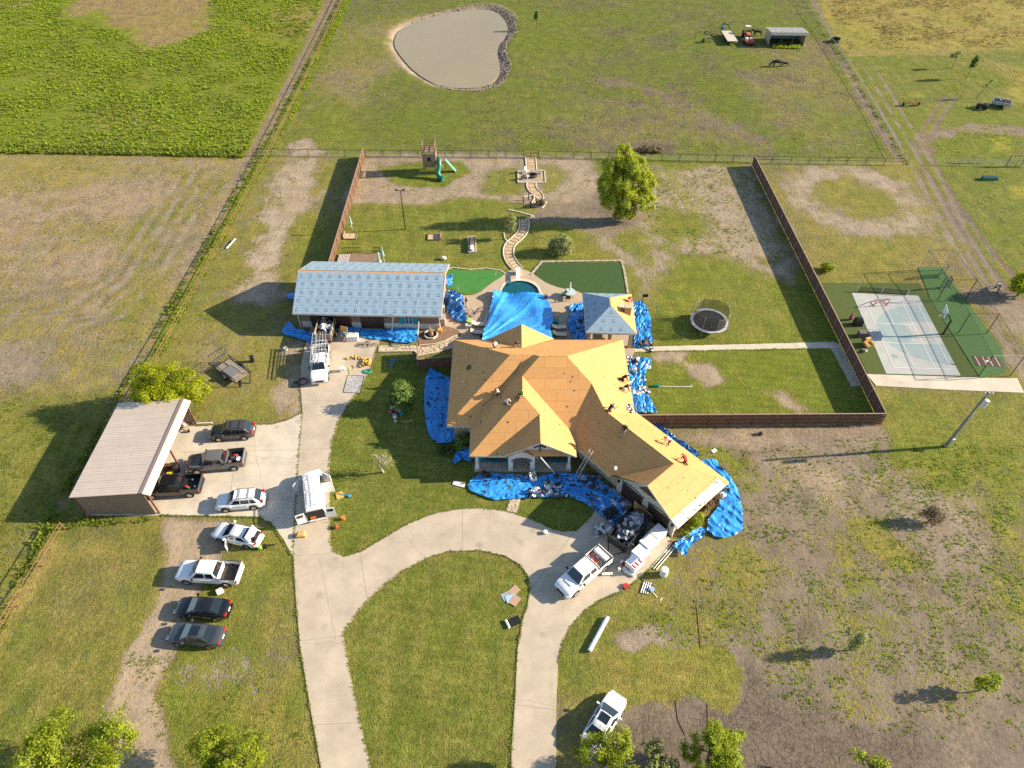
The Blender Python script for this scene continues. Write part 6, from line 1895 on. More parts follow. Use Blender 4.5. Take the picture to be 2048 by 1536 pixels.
# big tarp stretched from the house eave across the pool
def pool_z(x, y):
    t = np.clip((y - 61.4) / 11.5, 0, 1)
    edge = np.clip((x - 3.2) / 2.4, 0, 1)
    th, rr = np.arctan2(y - 60.6, x + 5.0), np.hypot(x + 5.0, y - 60.6)
    fold = (1 - np.abs(2 * vnoise(th * 9, rr * .06, 1.0, 3) - 1)) ** 2 * .38 + (1 - np.abs(2 * vnoise(th * 22, rr * .1, 1.0, 6) - 1)) ** 2 * .12
    return fold * np.exp(-rr / 16) + 2.45 * (1 - t) ** 1.9 + .22 + .2 * np.sin(x * 1.1 + y * .5) * t * (1 - edge) + .6 * np.exp(-((x + 2.5) ** 2 + (y - 73.4) ** 2) / .8)
_pt = gl([(968, 674), (975, 648), (980, 620), (986, 595), (988, 579), (1000, 580), (1030, 586), (1060, 587), (1086, 588), (1096, 600), (1104, 622), (1106, 645), (1100, 670)], .4)
tarp('great blue tarp stretched from the house roof across the pool', [Vector((-3.6, 62.0, 0))] + _pt + [Vector((5.0, 62.0, 0)), Vector((1.5, 61.6, 0))], .025, 10, 1.35, z=.05, zf=pool_z, world=True, st=9, wl=.4, res=.12)
T9 = [(1137, 613), (1165, 609), (1178, 612), (1180, 683), (1148, 683), (1134, 650), (1141, 630)]
tarp('dark tarp in the shade on the pool side of the cabana', T9, .2, 11, 1.2)
litter(T9, 34, 11, s0=.3, s1=.8, shing=1)
T10 = [(1264, 606), (1282, 604), (1294, 618), (1302, 642), (1302, 665), (1306, 690), (1290, 697), (1268, 697), (1268, 640)]
tarp('rumpled tarp littered with shingles on the lawn side of the cabana', T10, .16, 12, 1.3)
litter(T10, 46, 12, s0=.2, s1=.6, shing=.9)
T11 = [(1258, 716), (1303, 719), (1300, 735), (1289, 750), (1290, 775), (1300, 800), (1314, 827), (1262, 829), (1256, 760)]
tarp('wrinkled tarp on the lawn along the east eave of the house', T11, .18, 13, 1.4)
litter(T11, 26, 13, s0=.3, s1=.9, shing=.35)
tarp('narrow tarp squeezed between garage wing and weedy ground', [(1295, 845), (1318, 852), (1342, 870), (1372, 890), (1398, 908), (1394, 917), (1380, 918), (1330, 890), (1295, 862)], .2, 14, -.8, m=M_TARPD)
T13 = [(1400, 924), (1418, 920), (1433, 922), (1440, 936), (1458, 952), (1476, 982), (1484, 1020), (1485, 1060), (1470, 1072), (1446, 1079), (1428, 1074), (1413, 1062), (1416, 1040), (1436, 1014), (1440, 990), (1430, 975), (1415, 950)]
tarp('large wrinkled tarp fanned out beyond the garage end', T13, .13, 15, -1.1, st=6, wl=.45)
tarp('twisted tongue of tarp trailing off towards the gutter pipes', [(1343, 1095), (1358, 1083), (1380, 1066), (1400, 1057), (1411, 1062), (1407, 1075), (1388, 1088), (1376, 1100), (1373, 1113), (1362, 1114), (1355, 1103)], .22, 16, .7)
litter(T13, 6, 16, s0=.2, s1=.4, shing=.8)
# torn membrane bundles lying about
def bundle(label, u, v, z, n, seed, r=.8, mats=None, hgt=.5):
    c = gp(u, v, z)
    o = crumple(n, -r, r, -r * .8, r * .8, .05, hgt, seed, (.35, .8)).obj('torn_membrane_pile', mats or [M_SHEETW, M_SHEETG, M_SHEETW, M_SHING, M_SHEETW], loc=c)
    return tag(o, label, 'debris')
bundle('white membrane bundle hanging at the tip of the garage eave', 1446, 986, .1, 16, 41, .8)
bundle('grey torn membrane at the east eave beside the yard walk', 1267, 722, .1, 12, 42, .8)
bundle('long torn membrane strip below the east eave', 1272, 744, .1, 10, 43, .7)
bundle('white and grey membrane heap on the east tarp', 1283, 785, .1, 14, 44, .9)
bundle('dark shingle heap at the end of the yard walk', 1290, 692, .1, 14, 45, .9, [M_SHING, M_SHINGB, M_SHING, M_SHEETG, M_SHING])
bundle('grey membrane roll spilling over the fence corner', 1282, 840, .3, 9, 46, .8)
bundle('white membrane sack on the sunlit porch tarp', 1070, 985, .15, 10, 47, .6)
bundle('pale membrane scraps below the porch gable', 1062, 957, .15, 8, 48, .5)
bundle('grey-green membrane heap in the middle of the shaded tarp', 1108, 980, .15, 14, 49, .9, [M_SHEETG, M_SHEETG, M_SHING, M_SHEETW, M_SHEETG])
bundle('teal-grey membrane pile near the inner house corner', 1180, 965, .15, 14, 50, 1.0, [mat('teal_sheet', (.10, .28, .33), .5), M_SHEETG, _MATS['teal_sheet'], M_SHING, M_SHEETG])
bundle('torn white sheets left of the garage trailer', 1206, 1062, .1, 12, 51, .8)
bundle('black shingle heap between tarp and trailer', 1225, 1030, .1, 16, 52, .8, [M_SHING] * 5)
bundle('silver membrane lying on the east slope above the fence', 1255, 820, 3.2, 7, 53, .6)
bundle('dark shingle tower on the left end of the porch tarp', 970, 948, .1, 9, 54, .45, [M_SHING, M_SHINGB] * 3)
# ------------------------------------------------------------------ yard features
M_TURF = mat('artificial_turf', (.030, .074, .011), .9, ns=3, na=.16, bump=.1, bs=12)
M_TURFD = mat('court_turf', (.052, .082, .006), .9, ns=2.5, na=.2, bump=.1, bs=12)
M_PUTT = mat('putting_turf', (.040, .185, .028), .9, ns=1.2, na=.10)
M_FRINGE = mat('putting_fringe', (.085, .165, .018), .9, ns=4, na=.2)
M_MULCH = mat('mulch', (.21, .125, .075), .95, ns=5, na=.35, bump=.4, bs=10)
M_SAND = mat('sand', (.50, .38, .22), .95, ns=4, na=.12)
M_PWOOD = mat('treated_wood', (.25, .165, .11), .85, ns=4, na=.3)
M_PLGREEN = mat('green_plastic', (.012, .16, .105), .4, ns=2, na=.1)
M_CREAM = mat('cream_cushion', (.66, .58, .40), .8, ns=4, na=.08)
M_NET = mat('black_net', (.015, .015, .015), .9, alpha=.42)
def st(name, pix, m, z, sm=0):
    return paving(name, pix, m, z, sm)
PUTT = [(890, 541), (905, 538), (940, 542), (972, 539), (990, 540), (1006, 545), (1016, 553), (1000, 558), (985, 566), (966, 583), (945, 590), (920, 588), (906, 578), (890, 578)]
st('putting_fringe_ground', PUTT, M_FRINGE, .05, 2)
_c = sum(gl(PUTT), Vector()) / len(PUTT)
st('putting_green_ground', [_c + (p - _c) * Vector((.9, .9, 1)).x for p in gl(PUTT)], M_PUTT, .055, 2)
st('artificial_lawn_ground', [(1062, 551), (1084, 527), (1240, 525), (1252, 590), (1168, 587), (1124, 577), (1096, 567)], M_TURF, .05)
def stones_along(name, label, pix, w, n, m, z=.12, seed=0, cat='edging', world=False):
    """a border laid stone by stone"""
    P = pix if world else gl(pix)
    t = thing(name, label, cat, P[0])
    L = [0]
    for a, b in zip(P, P[1:]):
        L.append(L[-1] + (b - a).length)
    r = random.Random(seed)
    for k in range(n):
        s = L[-1] * (k + .5) / n
        i = max(j for j in range(len(P) - 1) if L[j] <= s)
        d = (P[i + 1] - P[i]).normalized()
        p = P[i] + d * (s - L[i]) - P[0]
        MB().box((p.x, p.y, z / 2), (L[-1] / n * r.uniform(.82, .95), w * r.uniform(.85, 1.1), z * r.uniform(.8, 1.3)), math.atan2(d.y, d.x) + r.uniform(-.08, .08)).obj('stone', m, t)
    return t
M_BORD = mat('border_stone', (.40, .33, .26), .9, ns=2.5, na=.3, rnd=.2)
M_CURB = mat('curb_stone', (.56, .49, .39), .9, ns=3, na=.12, rnd=.06)
stones_along('stone_border', 'pale stone border round the artificial lawn', [(1061, 551), (1083, 524.5), (1160, 523), (1243, 522), (1249, 545), (1256, 588)], .32, 60, M_BORD, .12, 1)
stones_along('stone_border', 'low curb along the back of the putting green', [(890, 540), (905, 536), (940, 540), (972, 537), (1000, 541), (1018, 552)], .14, 34, M_CURB, .12, 2)
# winding stone path
def path(label, C, w, n, seed):
    P = smooth_poly(gl(C), 2, closed=False)
    Lf, Rt = [], []
    for i, p in enumerate(P):
        d = (P[min(i + 1, len(P) - 1)] - P[max(i - 1, 0)]).normalized()
        s = Vector((-d.y, d.x, 0))
        Lf.append(p + s * w / 2)
        Rt.append(p - s * w / 2)
    t = thing('garden_path', label, 'path', P[0])
    o = P[0]
    MB().slab([p - o for p in Lf + Rt[::-1]], -.1, .05).obj('bed', mat('path_granite', (.40, .26, .14), .95, ns=6, na=.25), t)
    for S in (Lf, Rt):
        MB().tube([p - o + Vector((0, 0, .06)) for p in S], .09, 6).obj('curb', M_CURB, t)
    r = random.Random(seed)
    L = len(P)
    for k in range(n):
        i = int((k + .5) * (L - 1) / n)
        d = (P[i + 1] - P[i]).normalized()
        p = P[i] - o
        MB().box((p.x, p.y, .065), (.36 * r.uniform(.8, 1.1), w * .62 * r.uniform(.85, 1.1), .05), math.atan2(d.y, d.x) + r.uniform(-.1, .1)).obj('stepping_stone', M_STONE, t)
    return t
path('straight stone path from the fire pit to the pipe gate', [(1061, 316), (1062, 328), (1063, 341)], 1.75, 4, 1)
path('curving stone path below the fire pit terrace', [(1063, 365), (1062, 373), (1066, 381), (1075, 388), (1079, 397), (1072, 408)], 1.5, 6, 2)
path('snaking stone path running down to the pool deck', [(1048, 440), (1049, 452), (1045, 466), (1033, 478), (1020, 489), (1016, 501), (1018, 515), (1025, 528), (1037, 539)], 1.5, 17, 3)
stones_along('stone_border', 'curved stone edging round the bed by the thin tree', [(1008, 466), (1010, 478), (1018, 486), (1022, 487)], .2, 14, M_CURB, .12, 3)
stones_along('stone_border', 'loop of stone edging under the willow shadow', [(1045, 395), (1066, 390), (1076, 398), (1093, 405), (1085, 416), (1070, 413)], .2, 30, M_CURB, .12, 4)
stones_along('stone_border', 'stone edging beside the bridge posts', [(1017, 420), (1040, 425), (1068, 433), (1050, 440)], .2, 24, M_CURB, .12, 5)
for k, (u, v) in enumerate(((1047, 406), (1057, 400), (1072, 408), (1061, 416))):
    tag(MB().bar((0, 0, 0), (0, 0, 1.1), .14).obj('bridge_post', M_BLACK, loc=gp(u, v)), ['short black post at the near left corner of the garden footbridge', 'short black post at the far left corner of the garden footbridge', 'short black post at the far right corner of the garden footbridge', 'short black post at the near right corner of the garden footbridge'][k], 'post', 'posts of the garden footbridge')
# fire pit terrace
ft = thing('fire_pit_terrace', 'square stone fire pit terrace with pale border', 'terrace', gp(1063, 354))
tw, td = 2.25, 1.9
MB().bb(-tw, tw, -td, td, -.1, .05).obj('bed', mat('path_granite2', (.36, .27, .18), .95, ns=5, na=.25), ft)
for a, b in (((-tw, -td), (tw, -td)), ((tw, -td), (tw, td)), ((tw, td), (-tw, td)), ((-tw, td), (-tw, -td))):
    MB().bar((*a, .08), (*b, .08), .16).obj('border', M_CURB, ft)
fp = thing('fire_pit', 'round dark stone fire pit in the middle of the terrace', 'fire pit', gp(1064, 353, .05))
for k in range(14):
    t = 2 * math.pi * k / 14
    MB().box((.75 * math.cos(t), .6 * math.sin(t), .22), (.3, .22, .4), t + math.pi / 2).obj('stone', mat('dark_stone', (.07, .065, .06), .9, ns=3, na=.3), fp)
MB().cyl((0, 0, 0), (0, 0, .12), .6, n=16).obj('ash', M_DARKIN, fp)
def garden_chair(u, v, rz, label, m, z=.05, name='garden_chair', group=None):
    t = thing(name, label, 'chair', gp(u, v, z), rz, group)
    MB().box((0, 0, .42), (.55, .55, .07)).obj('seat', m, t)
    MB().box((0, -.3, .72), (.55, .07, .65), rx=.2).obj('backrest', m, t)
    for sx in (-.24, .24):
        MB().box((sx, 0, .62), (.06, .5, .05)).obj('armrest', m, t)
        for sy in (-.22, .22):
            MB().bar((sx, sy, 0), (sx, sy, .42), .05).obj('leg', m, t)
    return t
M_PALEC = mat('pale_chair', (.55, .54, .52), .7)
garden_chair(1053, 346, -2.4, 'pale chair left behind the fire pit', M_PALEC)
garden_chair(1054, 357, -.7, 'pale chair left in front of the fire pit', M_PALEC)
garden_chair(1077, 352, 1.6, 'pale chair right of the fire pit', M_PALEC)
# play tower
pt = thing('play_tower', 'tall wooden play tower with green tube slide', 'playset', gp(862, 343))
for x in (-1, 1):
    for y in (-1, 1):
        MB().bar((x, y, 0), (x, y, 5.3), .13).obj('post', M_PWOOD, pt)
MB().bb(-1.05, 1.05, -1.05, 1.05, 1.3, 1.4).obj('lower_deck', M_PWOOD, pt)
MB().bb(-1.05, 1.05, -1.05, 1.05, 4.0, 4.1).obj('upper_deck', M_PWOOD, pt)
for k in range(7):
    z = 1.55 + k * .33
    for a, b in (((-1.07, -1.07), (1.07, -1.07)), ((1.07, -1.07), (1.07, 1.07)), ((-1.07, 1.07), (-1.07, -1.07))):
        MB().bar((*a, z), (*b, z), .03, .3).obj('wall_board', M_PWOOD, pt)
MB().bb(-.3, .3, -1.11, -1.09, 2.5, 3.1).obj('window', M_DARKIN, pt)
for z in (4.5, 4.85, 5.2):
    for a, b in (((-1, -1), (1, -1)), ((1, -1), (1, 1)), ((1, 1), (-1, 1)), ((-1, 1), (-1, -1))):
        MB().bar((*a, z), (*b, z), .06, .09).obj('rail', M_PWOOD, pt)
for x in (1.2, 2.5):
    for y in (-.7, .7):
        MB().bar((x, y, 0), (x, y, 3.2), .1).obj('side_post', M_PWOOD, pt)
MB().bb(1.1, 2.6, -.8, .8, 2.1, 2.2).obj('side_deck', M_PWOOD, pt)
MB().tube([(1.6, -.6, 2.6), (1.6, -1.2, 2.45), (1.65, -1.7, 1.7), (1.4, -2.1, .95), (1.6, -2.6, .45), (2.1, -2.9, .3)], .42, 12).obj('tube_slide', M_PLGREEN, pt, smooth=True)
MB().cyl((2.0, -2.85, .32), (2.3, -3.0, .28), .5, .5, 12).obj('slide_mouth', M_PLGREEN, pt)
MB().add([(2.6, -.4, 2.2), (2.6, .4, 2.2), (4.2, .4, .1), (4.2, -.4, .1), (2.6, -.4, 2.1), (2.6, .4, 2.1), (4.2, .4, .0), (4.2, -.4, .0)], [(0, 1, 2, 3), (0, 3, 7, 4), (1, 5, 6, 2), (4, 7, 6, 5)]).obj('climbing_ramp', mat('pale_green_ramp', (.10, .26, .22), .6), pt)
# tall lamp pole, pits, raised bed
lp_ = thing('lamp_pole', 'tall black lamp pole standing in the left back lawn', 'lamp post', gp(811, 459))
MB().cyl((0, 0, 0), (0, 0, 6.6), .09, .06, 8).obj('pole', M_BLACK, lp_)
MB().bar((-.7, 0, 6.6), (.5, 0, 6.6), .08).obj('arm', M_BLACK, lp_)
for x in (-.6, .45):
    MB().box((x, 0, 6.7), (.3, .25, .16)).obj('lamp_head', M_BLACK, lp_)
def pit(u, v, w, d, label, board, half=None):
    t = thing('throwing_pit', label, 'sand pit', gp(u, v))
    MB().bb(-w / 2, w / 2, -d / 2, d / 2, 0, .08).obj('sand', M_SAND, t)
    for a, b in (((-w / 2, -d / 2), (w / 2, -d / 2)), ((w / 2, -d / 2), (w / 2, d / 2)), ((w / 2, d / 2), (-w / 2, d / 2)), ((-w / 2, d / 2), (-w / 2, -d / 2))):
        MB().bar((*a, .1), (*b, .1), .12).obj('frame', M_PWOOD, t)
    MB().bb(board * w / 2 - .06, board * w / 2 + .06, -d / 2, d / 2, 0, .55).obj('back_board', M_PWOOD, t)
    MB().cyl((0, 0, .0), (0, 0, .4), .03, n=6).obj('stake', M_BLACK, t)
pit(701, 473, 1.9, 1.5, 'sand horseshoe pit close to the left board fence', -1)
pit(869, 475, 1.9, 1.4, 'sand horseshoe pit in the middle of the left lawn', 1)
rb_ = thing('raised_bed', 'long narrow timber planting bed with round pots', 'planter', gp(944, 491), math.radians(4))
for a, b in (((-.55, -1.9), (.55, -1.9)), ((.55, -1.9), (.55, 1.9)), ((.55, 1.9), (-.55, 1.9)), ((-.55, 1.9), (-.55, -1.9))):
    MB().bar((*a, .15), (*b, .15), .12, .3).obj('board', M_CURB, rb_)
MB().bb(-.5, .5, -1.85, 1.85, 0, .22).obj('soil', M_MULCH, rb_)
for y, m in ((-1.5, M_TRIM), (-.9, M_PALEC), (-.2, M_SHINGB), (.4, M_SHINGB), (1.0, M_STONE)):
    MB().cyl((.0, y, .2), (.0, y, .6), .26, .33, 10).obj('pot', m, rb_)
tag(MB().sph((0, 0, .25), (.5, .32, .28), 10, 6, .08, random.Random(2)).obj('boulder', mat('white_rock', (.62, .60, .57), .9, ns=3, na=.15), loc=gp(887, 519), smooth=True), 'white boulder on the lawn behind the workshop ridge', 'boulder')
def parasol(u, v, z, H, label, m, tilt=.0):
    t = thing('closed_parasol', label, 'parasol', gp(u, v, z))
    MB().cyl((0, 0, 0), (tilt, 0, H), .03, n=6).obj('pole', M_TRIM, t)
    MB().cyl((tilt * .4, 0, H * .42), (tilt, 0, H * .98), .2, .04, 8).obj('canopy', m, t)
M_PARA = mat('blue_white_canvas', (.25, .42, .58), .8, ns=8, na=.5)
parasol(705, 459, 0, 2.4, 'closed blue parasol beside the left board fence', M_PARA, -.1)
parasol(769, 524, .3, 2.6, 'closed blue parasol on the deck behind the workshop', M_PARA, -.1)
dk = thing('back_deck', 'small wooden deck with black railings behind the workshop', 'deck', gp(718, 522))
for k in range(14):
    MB().bb(-3.0, 3.0, -1.6 + k * .22, -1.4 + k * .22, .25, .3).obj('plank', M_PWOOD, dk)
for x0, x1 in ((-2.4, 0.2), (1.9, 3.0)):
    for z in (.5, 1.25):
        MB().bar((x0, 1.5, z), (x1, 1.5, z), .06).obj('rail', M_BLACK, dk)
    for k in range(10):
        x = x0 + (x1 - x0) * k / 9
        MB().bar((x, 1.5, .3), (x, 1.5, 1.25), .03).obj('baluster', M_BLACK, dk)
for k in range(8):
    MB().bar((-2.9 + k * .2, -1.4, .32), (-2.9 + k * .2, 1.2, .32), .07).obj('step_slat', M_PALEC, dk)
tag(MB().cyl((0, 0, 0), (0, 0, .5), .35, .3, 10).cyl((0, 0, .5), (0, 0, 1.5), .18, .12, 8).sph((0, 0, 1.6), .2, 8, 6).obj('garden_statue', mat('verdigris', (.30, .45, .43), .7), loc=gp(759, 526, .3)), 'pale green garden ornament on the back deck', 'statue')
# putting flags
for u, v, lab in ((991, 553, 'white pin flag at the far end of the putting green'), (966, 583, 'white pin flag at the near end of the putting green'), (916, 581, 'white pin flag close to the draped boxes'), (891, 551, 'white pin flag beside the workshop corner')):
    t = thing('golf_flag', lab, 'golf flag', gp(u, v, .05), 0, 'flags of the putting green')
    MB().cyl((0, 0, 0), (0, 0, .8), .02, n=5).obj('stick', M_TRIM, t)
    MB().box((.12, 0, .72), (.24, .02, .16)).obj('flag', M_TRIM, t)
# diving board
db = thing('diving_board', 'white diving board at the deep end of the pool', 'diving board', gp(1036, 553, .07), 0)
MB().bb(-.28, .28, -1.7, 1.2, .55, .62).obj('board', M_TRIM, db)
MB().bb(-.3, .3, .3, 1.1, 0, .55).obj('stand', M_TRIM, db)
# patio furniture
tb = thing('patio_table', 'round glass patio table with closed parasol beside the artificial lawn', 'table', gp(1139, 592, .07))
MB().cyl((0, 0, .7), (0, 0, .74), .8, n=20).obj('table_top', mat('frosted_glass', (.42, .50, .50), .15), tb)
for k in range(4):
    MB().bar((.6 * math.cos(k * 1.57 + .8), .6 * math.sin(k * 1.57 + .8), 0), (.45 * math.cos(k * 1.57 + .8), .45 * math.sin(k * 1.57 + .8), .7), .05).obj('leg', M_BLACK, tb)
MB().cyl((0, 0, 0), (0, 0, 2.5), .03, n=6).obj('parasol_pole', M_TRIM, tb)
MB().cyl((0, 0, 1.1), (0, 0, 2.5), .16, .06, 8).obj('parasol_canopy', M_PALEC, tb)
MB().cyl((0, 0, 2.5), (0, 0, 2.75), .1, .03, 8).obj('parasol_tip', M_BLACK, tb)
garden_chair(1127, 594, 1.9, 'teal chair left of the glass patio table', M_PLGREEN, .07)
garden_chair(1136, 600, 0, 'dark chair in front of the glass patio table', M_BLACK, .07)
def lounger(u, v, rz, label):
    t = thing('sun_lounger', label, 'sun lounger', gp(u, v, .07), rz, 'cream sun loungers by the pool')
    MB().box((.25, 0, .35), (1.3, .62, .12)).obj('mattress', M_CREAM, t)
    MB().box((-.62, 0, .52), (.7, .62, .12), ry=.5).obj('backrest', M_CREAM, t)
    for x in (-.5, .8):
        for y in (-.25, .25):
            MB().bar((x, y, 0), (x, y, .3), .06).obj('leg', M_TEAL, t)
    MB().box((.1, 0, .27), (1.7, .55, .06)).obj('frame', M_TEAL, t)
lounger(958, 652, 0, 'cream sun lounger farther from the house on the left of the pool tarp')
lounger(956, 668, 0, 'cream sun lounger nearer the house on the left of the pool tarp')
lounger(1118, 658, 0.1, 'cream sun lounger farther from the house between pool and dark tarp')
lounger(1119, 672, -.1, 'cream sun lounger nearer the house between pool and dark tarp')
def crate(u, v, z, s, m, label, name='crate', rz=0.0, cat='box', lid=None):
    p = gp(u, v, z)
    t = thing(name, label, cat, p, rz)
    MB().bb(-s[0] / 2, s[0] / 2, -s[1] / 2, s[1] / 2, 0, s[2] * .8).obj('box', m, t)
    MB().bb(-s[0] / 2 - .01, s[0] / 2 + .01, -s[1] / 2 - .01, s[1] / 2 + .01, s[2] * .8 + .002, s[2]).obj('lid', lid or m, t)
    return t
def bucket(u, v, z, r, h, m, label, name='bucket', lying=0):
    t = thing(name, label, 'bucket', gp(u, v, z), lying)
    MB().cyl((0, 0, 0), (0, 0, h), r * .85, r, 14).obj('body', m, t)
    MB().tube([(r * math.cos(k * math.pi / 8), 0, h + r * .5 * math.sin(k * math.pi / 8)) for k in range(9)], .012, 4).obj('handle', M_GALV, t)
    return t
M_LIME = mat('lime_plastic', (.36, .52, .12), .6)
M_RED = mat('red_plastic', (.50, .025, .025), .5)
M_ORANGE = mat('orange_plastic', (.70, .20, .02), .5)
M_CARD = mat('cardboard', (.52, .32, .10), .9, ns=3, na=.15)
M_YELT = mat('yellow_tarp', (.60, .37, .06), .7, ns=2, na=.2)
bucket(940, 645, .07, .42, .4, M_LIME, 'round lime green tub beside the loungers', 'plastic_tub')
crate(937, 655, .07, (.7, .5, .5), M_PALEC, 'pale cooler box below the lime tub')
crate(1111, 646, .07, (.7, .5, .5), M_TEAL, 'teal storage box beside the dark tarp', 'storage_box')
crate(1096, 650, .3, (1.1, .7, .12), M_SHEETG, 'pale blue insulation slab lying at the pool tarp edge', 'insulation_slab', .4, 'slab')
crate(1092, 632, .35, (1.3, .6, .1), M_TRIM, 'white board lying on the pool tarp', 'white_board', .6, 'board')
garden_chair(965, 677, .5, 'black chair with white throw close to the house eave', M_BLACK, .07)
tag(MB().cyl((0, 0, 0), (0, 0, .07), 1.0, n=24).obj('hot_tub_cover', M_DECK, loc=gp(1106, 625, .075)), 'round slab set in the deck beside the tarp', 'slab')
# bicycles
def bicycle(u, v, z, rz, label, m):
    t = thing('bicycle', label, 'bicycle', gp(u, v, z), rz)
    for x in (-.5, .5):
        w = MB().tube([(x + .33 * math.cos(k * .524), 0, .35 + .33 * math.sin(k * .524)) for k in range(12)], .025, 5, True).obj('tyre', M_TYRE, t)
        for k in range(4):
            MB().bar((x - .3 * math.cos(k * .785), 0, .35 - .3 * math.sin(k * .785)), (x + .3 * math.cos(k * .785), 0, .35 + .3 * math.sin(k * .785)), .012).obj('spoke', M_GALV, w)
    MB().tube([(-.5, 0, .35), (-.15, 0, .8), (.38, 0, .85), (.5, 0, .35)], .022, 5).tube([(-.15, 0, .8), (0, 0, .35), (.38, 0, .85)], .022, 5).tube([(-.5, 0, .35), (0, 0, .35)], .018, 5).obj('frame', m, t)
    MB().tube([(.36, -.28, 1.0), (.4, 0, .98), (.36, .28, 1.0)], .018, 5).obj('handlebar', M_BLACK, t)
    MB().box((-.18, 0, .88), (.26, .14, .06)).obj('saddle', M_BLACK, t)
    t.rotation_euler.x = 1.2
bicycle(728, 683, .1, .3, 'bicycle lying on the drive beside the long tarp', P_WHITE)
bicycle(743, 685, .1, -.2, 'second bicycle lying on the drive nearest the tarp end', P_GREY)
bicycle(953, 620, .12, 1.0, 'pink bicycle lying on the pool deck', mat('pink_paint', (.62, .36, .55), .4))
bicycle(936, 630, .12, 2.4, 'small pink bicycle beside the draped boxes', _MATS['pink_paint'])
# planting deck, fountain and stone path between workshop and house
st('mulch_bed_ground', [(836, 648), (880, 650), (905, 652), (922, 668), (905, 678), (872, 690), (838, 697)], M_MULCH, .052)
fo = thing('barrel_fountain', 'wooden barrel fountain in an octagonal basin', 'fountain', gp(862, 670, .06))
for k in range(8):
    t = math.pi / 8 + k * math.pi / 4
    p, q = Vector((.85 * math.cos(t), .85 * math.sin(t), .12)), Vector((.85 * math.cos(t + math.pi / 4), .85 * math.sin(t + math.pi / 4), .12))
    MB().bar(p, q, .12, .25).obj('basin_edge', M_CURB, fo)
MB().cyl((0, 0, 0), (0, 0, .1), .75, n=8).obj('basin_water', M_GLASS, fo)
MB().cyl((0, 0, 0), (0, 0, .9), .33, .3, 12).obj('barrel', M_PWOOD, fo)
MB().bar((0, 0, .9), (0, -.1, 1.5), .08).obj('spout', M_CURB, fo)
pg = thing('timber_frame', 'slim timber posts framing the mulch bed by the workshop', 'frame', gp(838, 697))
for u, v in ((838, 690), (841, 650), (880, 655)):
    p = gp(u, v) - pg.location
    MB().bar(p, p + Vector((0, 0, 1.6)), .12).obj('post', M_PWOOD, pg)
p, q = gp(838, 690) - pg.location, gp(841, 650) - pg.location
MB().bar(p + Vector((0, 0, 1.55)), q + Vector((0, 0, 1.55)), .1).obj('beam', M_CURB, pg)
FLAG = [(757, 691), (830, 690), (838, 693), (870, 690), (890, 684), (905, 676), (916, 672), (925, 686), (900, 697), (870, 705), (838, 711), (830, 702), (757, 703)]
fl = st('flagstone_path', FLAG, mat('path_mortar', (.38, .31, .21), .95, ns=3, na=.2), .05)
_r = random.Random(5)
_k = 0
_P = gl(FLAG)
while _k < 95:
    u, v = _r.uniform(757, 922), _r.uniform(672, 711)
    p = gp(u, v)
    if sdf(np.array([p.x]), np.array([p.y]), _P)[0] > -.16:
        continue
    _k += 1
    n = _r.randint(5, 7)
    a0 = _r.uniform(0, 6)
    rr = _r.uniform(.14, .26)
    MB().slab([Vector((p.x + rr * _r.uniform(.75, 1.1) * math.cos(a0 + 6.283 * i / n), p.y + rr * _r.uniform(.75, 1.1) * math.sin(a0 + 6.283 * i / n), 0)) for i in range(n)], .04, .075 + _r.uniform(0, .03)).obj('flagstone', M_STONE, fl)
stones_along('stone_border', 'pale curb below the flagstone path', [(757, 704), (830, 703), (838, 712), (870, 706), (900, 698), (926, 686)], .16, 44, M_CURB, .16, 8)
stones_along('stone_border', 'pale curb above the flagstone path', [(838, 692), (870, 689), (890, 683), (905, 675), (916, 671)], .14, 24, M_CURB, .16, 9)
# front walk
fw = st('front_walk', [(1021, 993), (1043, 995), (1033, 1026), (1011, 1023)], mat('walk_mortar', (.36, .30, .22), .95, ns=3, na=.2), .05)
_P = gl([(1021, 993), (1043, 995), (1033, 1026), (1011, 1023)])
_k = 0
while _k < 26:
    p = gp(_r.uniform(1011, 1043), _r.uniform(993, 1026))
    if sdf(np.array([p.x]), np.array([p.y]), _P)[0] > -.15:
        continue
    _k += 1
    n = _r.randint(5, 7)
    a0, rr = _r.uniform(0, 6), _r.uniform(.13, .22)
    MB().slab([Vector((p.x + rr * _r.uniform(.75, 1.1) * math.cos(a0 + 6.283 * i / n), p.y + rr * _r.uniform(.75, 1.1) * math.sin(a0 + 6.283 * i / n), 0)) for i in range(n)], .04, .07 + _r.uniform(0, .02)).obj('flagstone', M_STONE, fw)
# utility boxes at the workshop end
crate(884, 622, .07, (.8, .9, .9), mat('grey_unit', (.42, .40, .36), .6), 'pale equipment box against the workshop end wall', 'equipment_box')
crate(884, 646, .07, (.9, 1.1, 1.1), mat('grey_unit2', (.33, .31, .28), .6), 'grey air-conditioning unit at the front workshop corner', 'air_conditioner')
crate(880, 663, .07, (.5, .5, .4), M_YELT, 'small yellow box beside the air-conditioning unit', 'yellow_box')
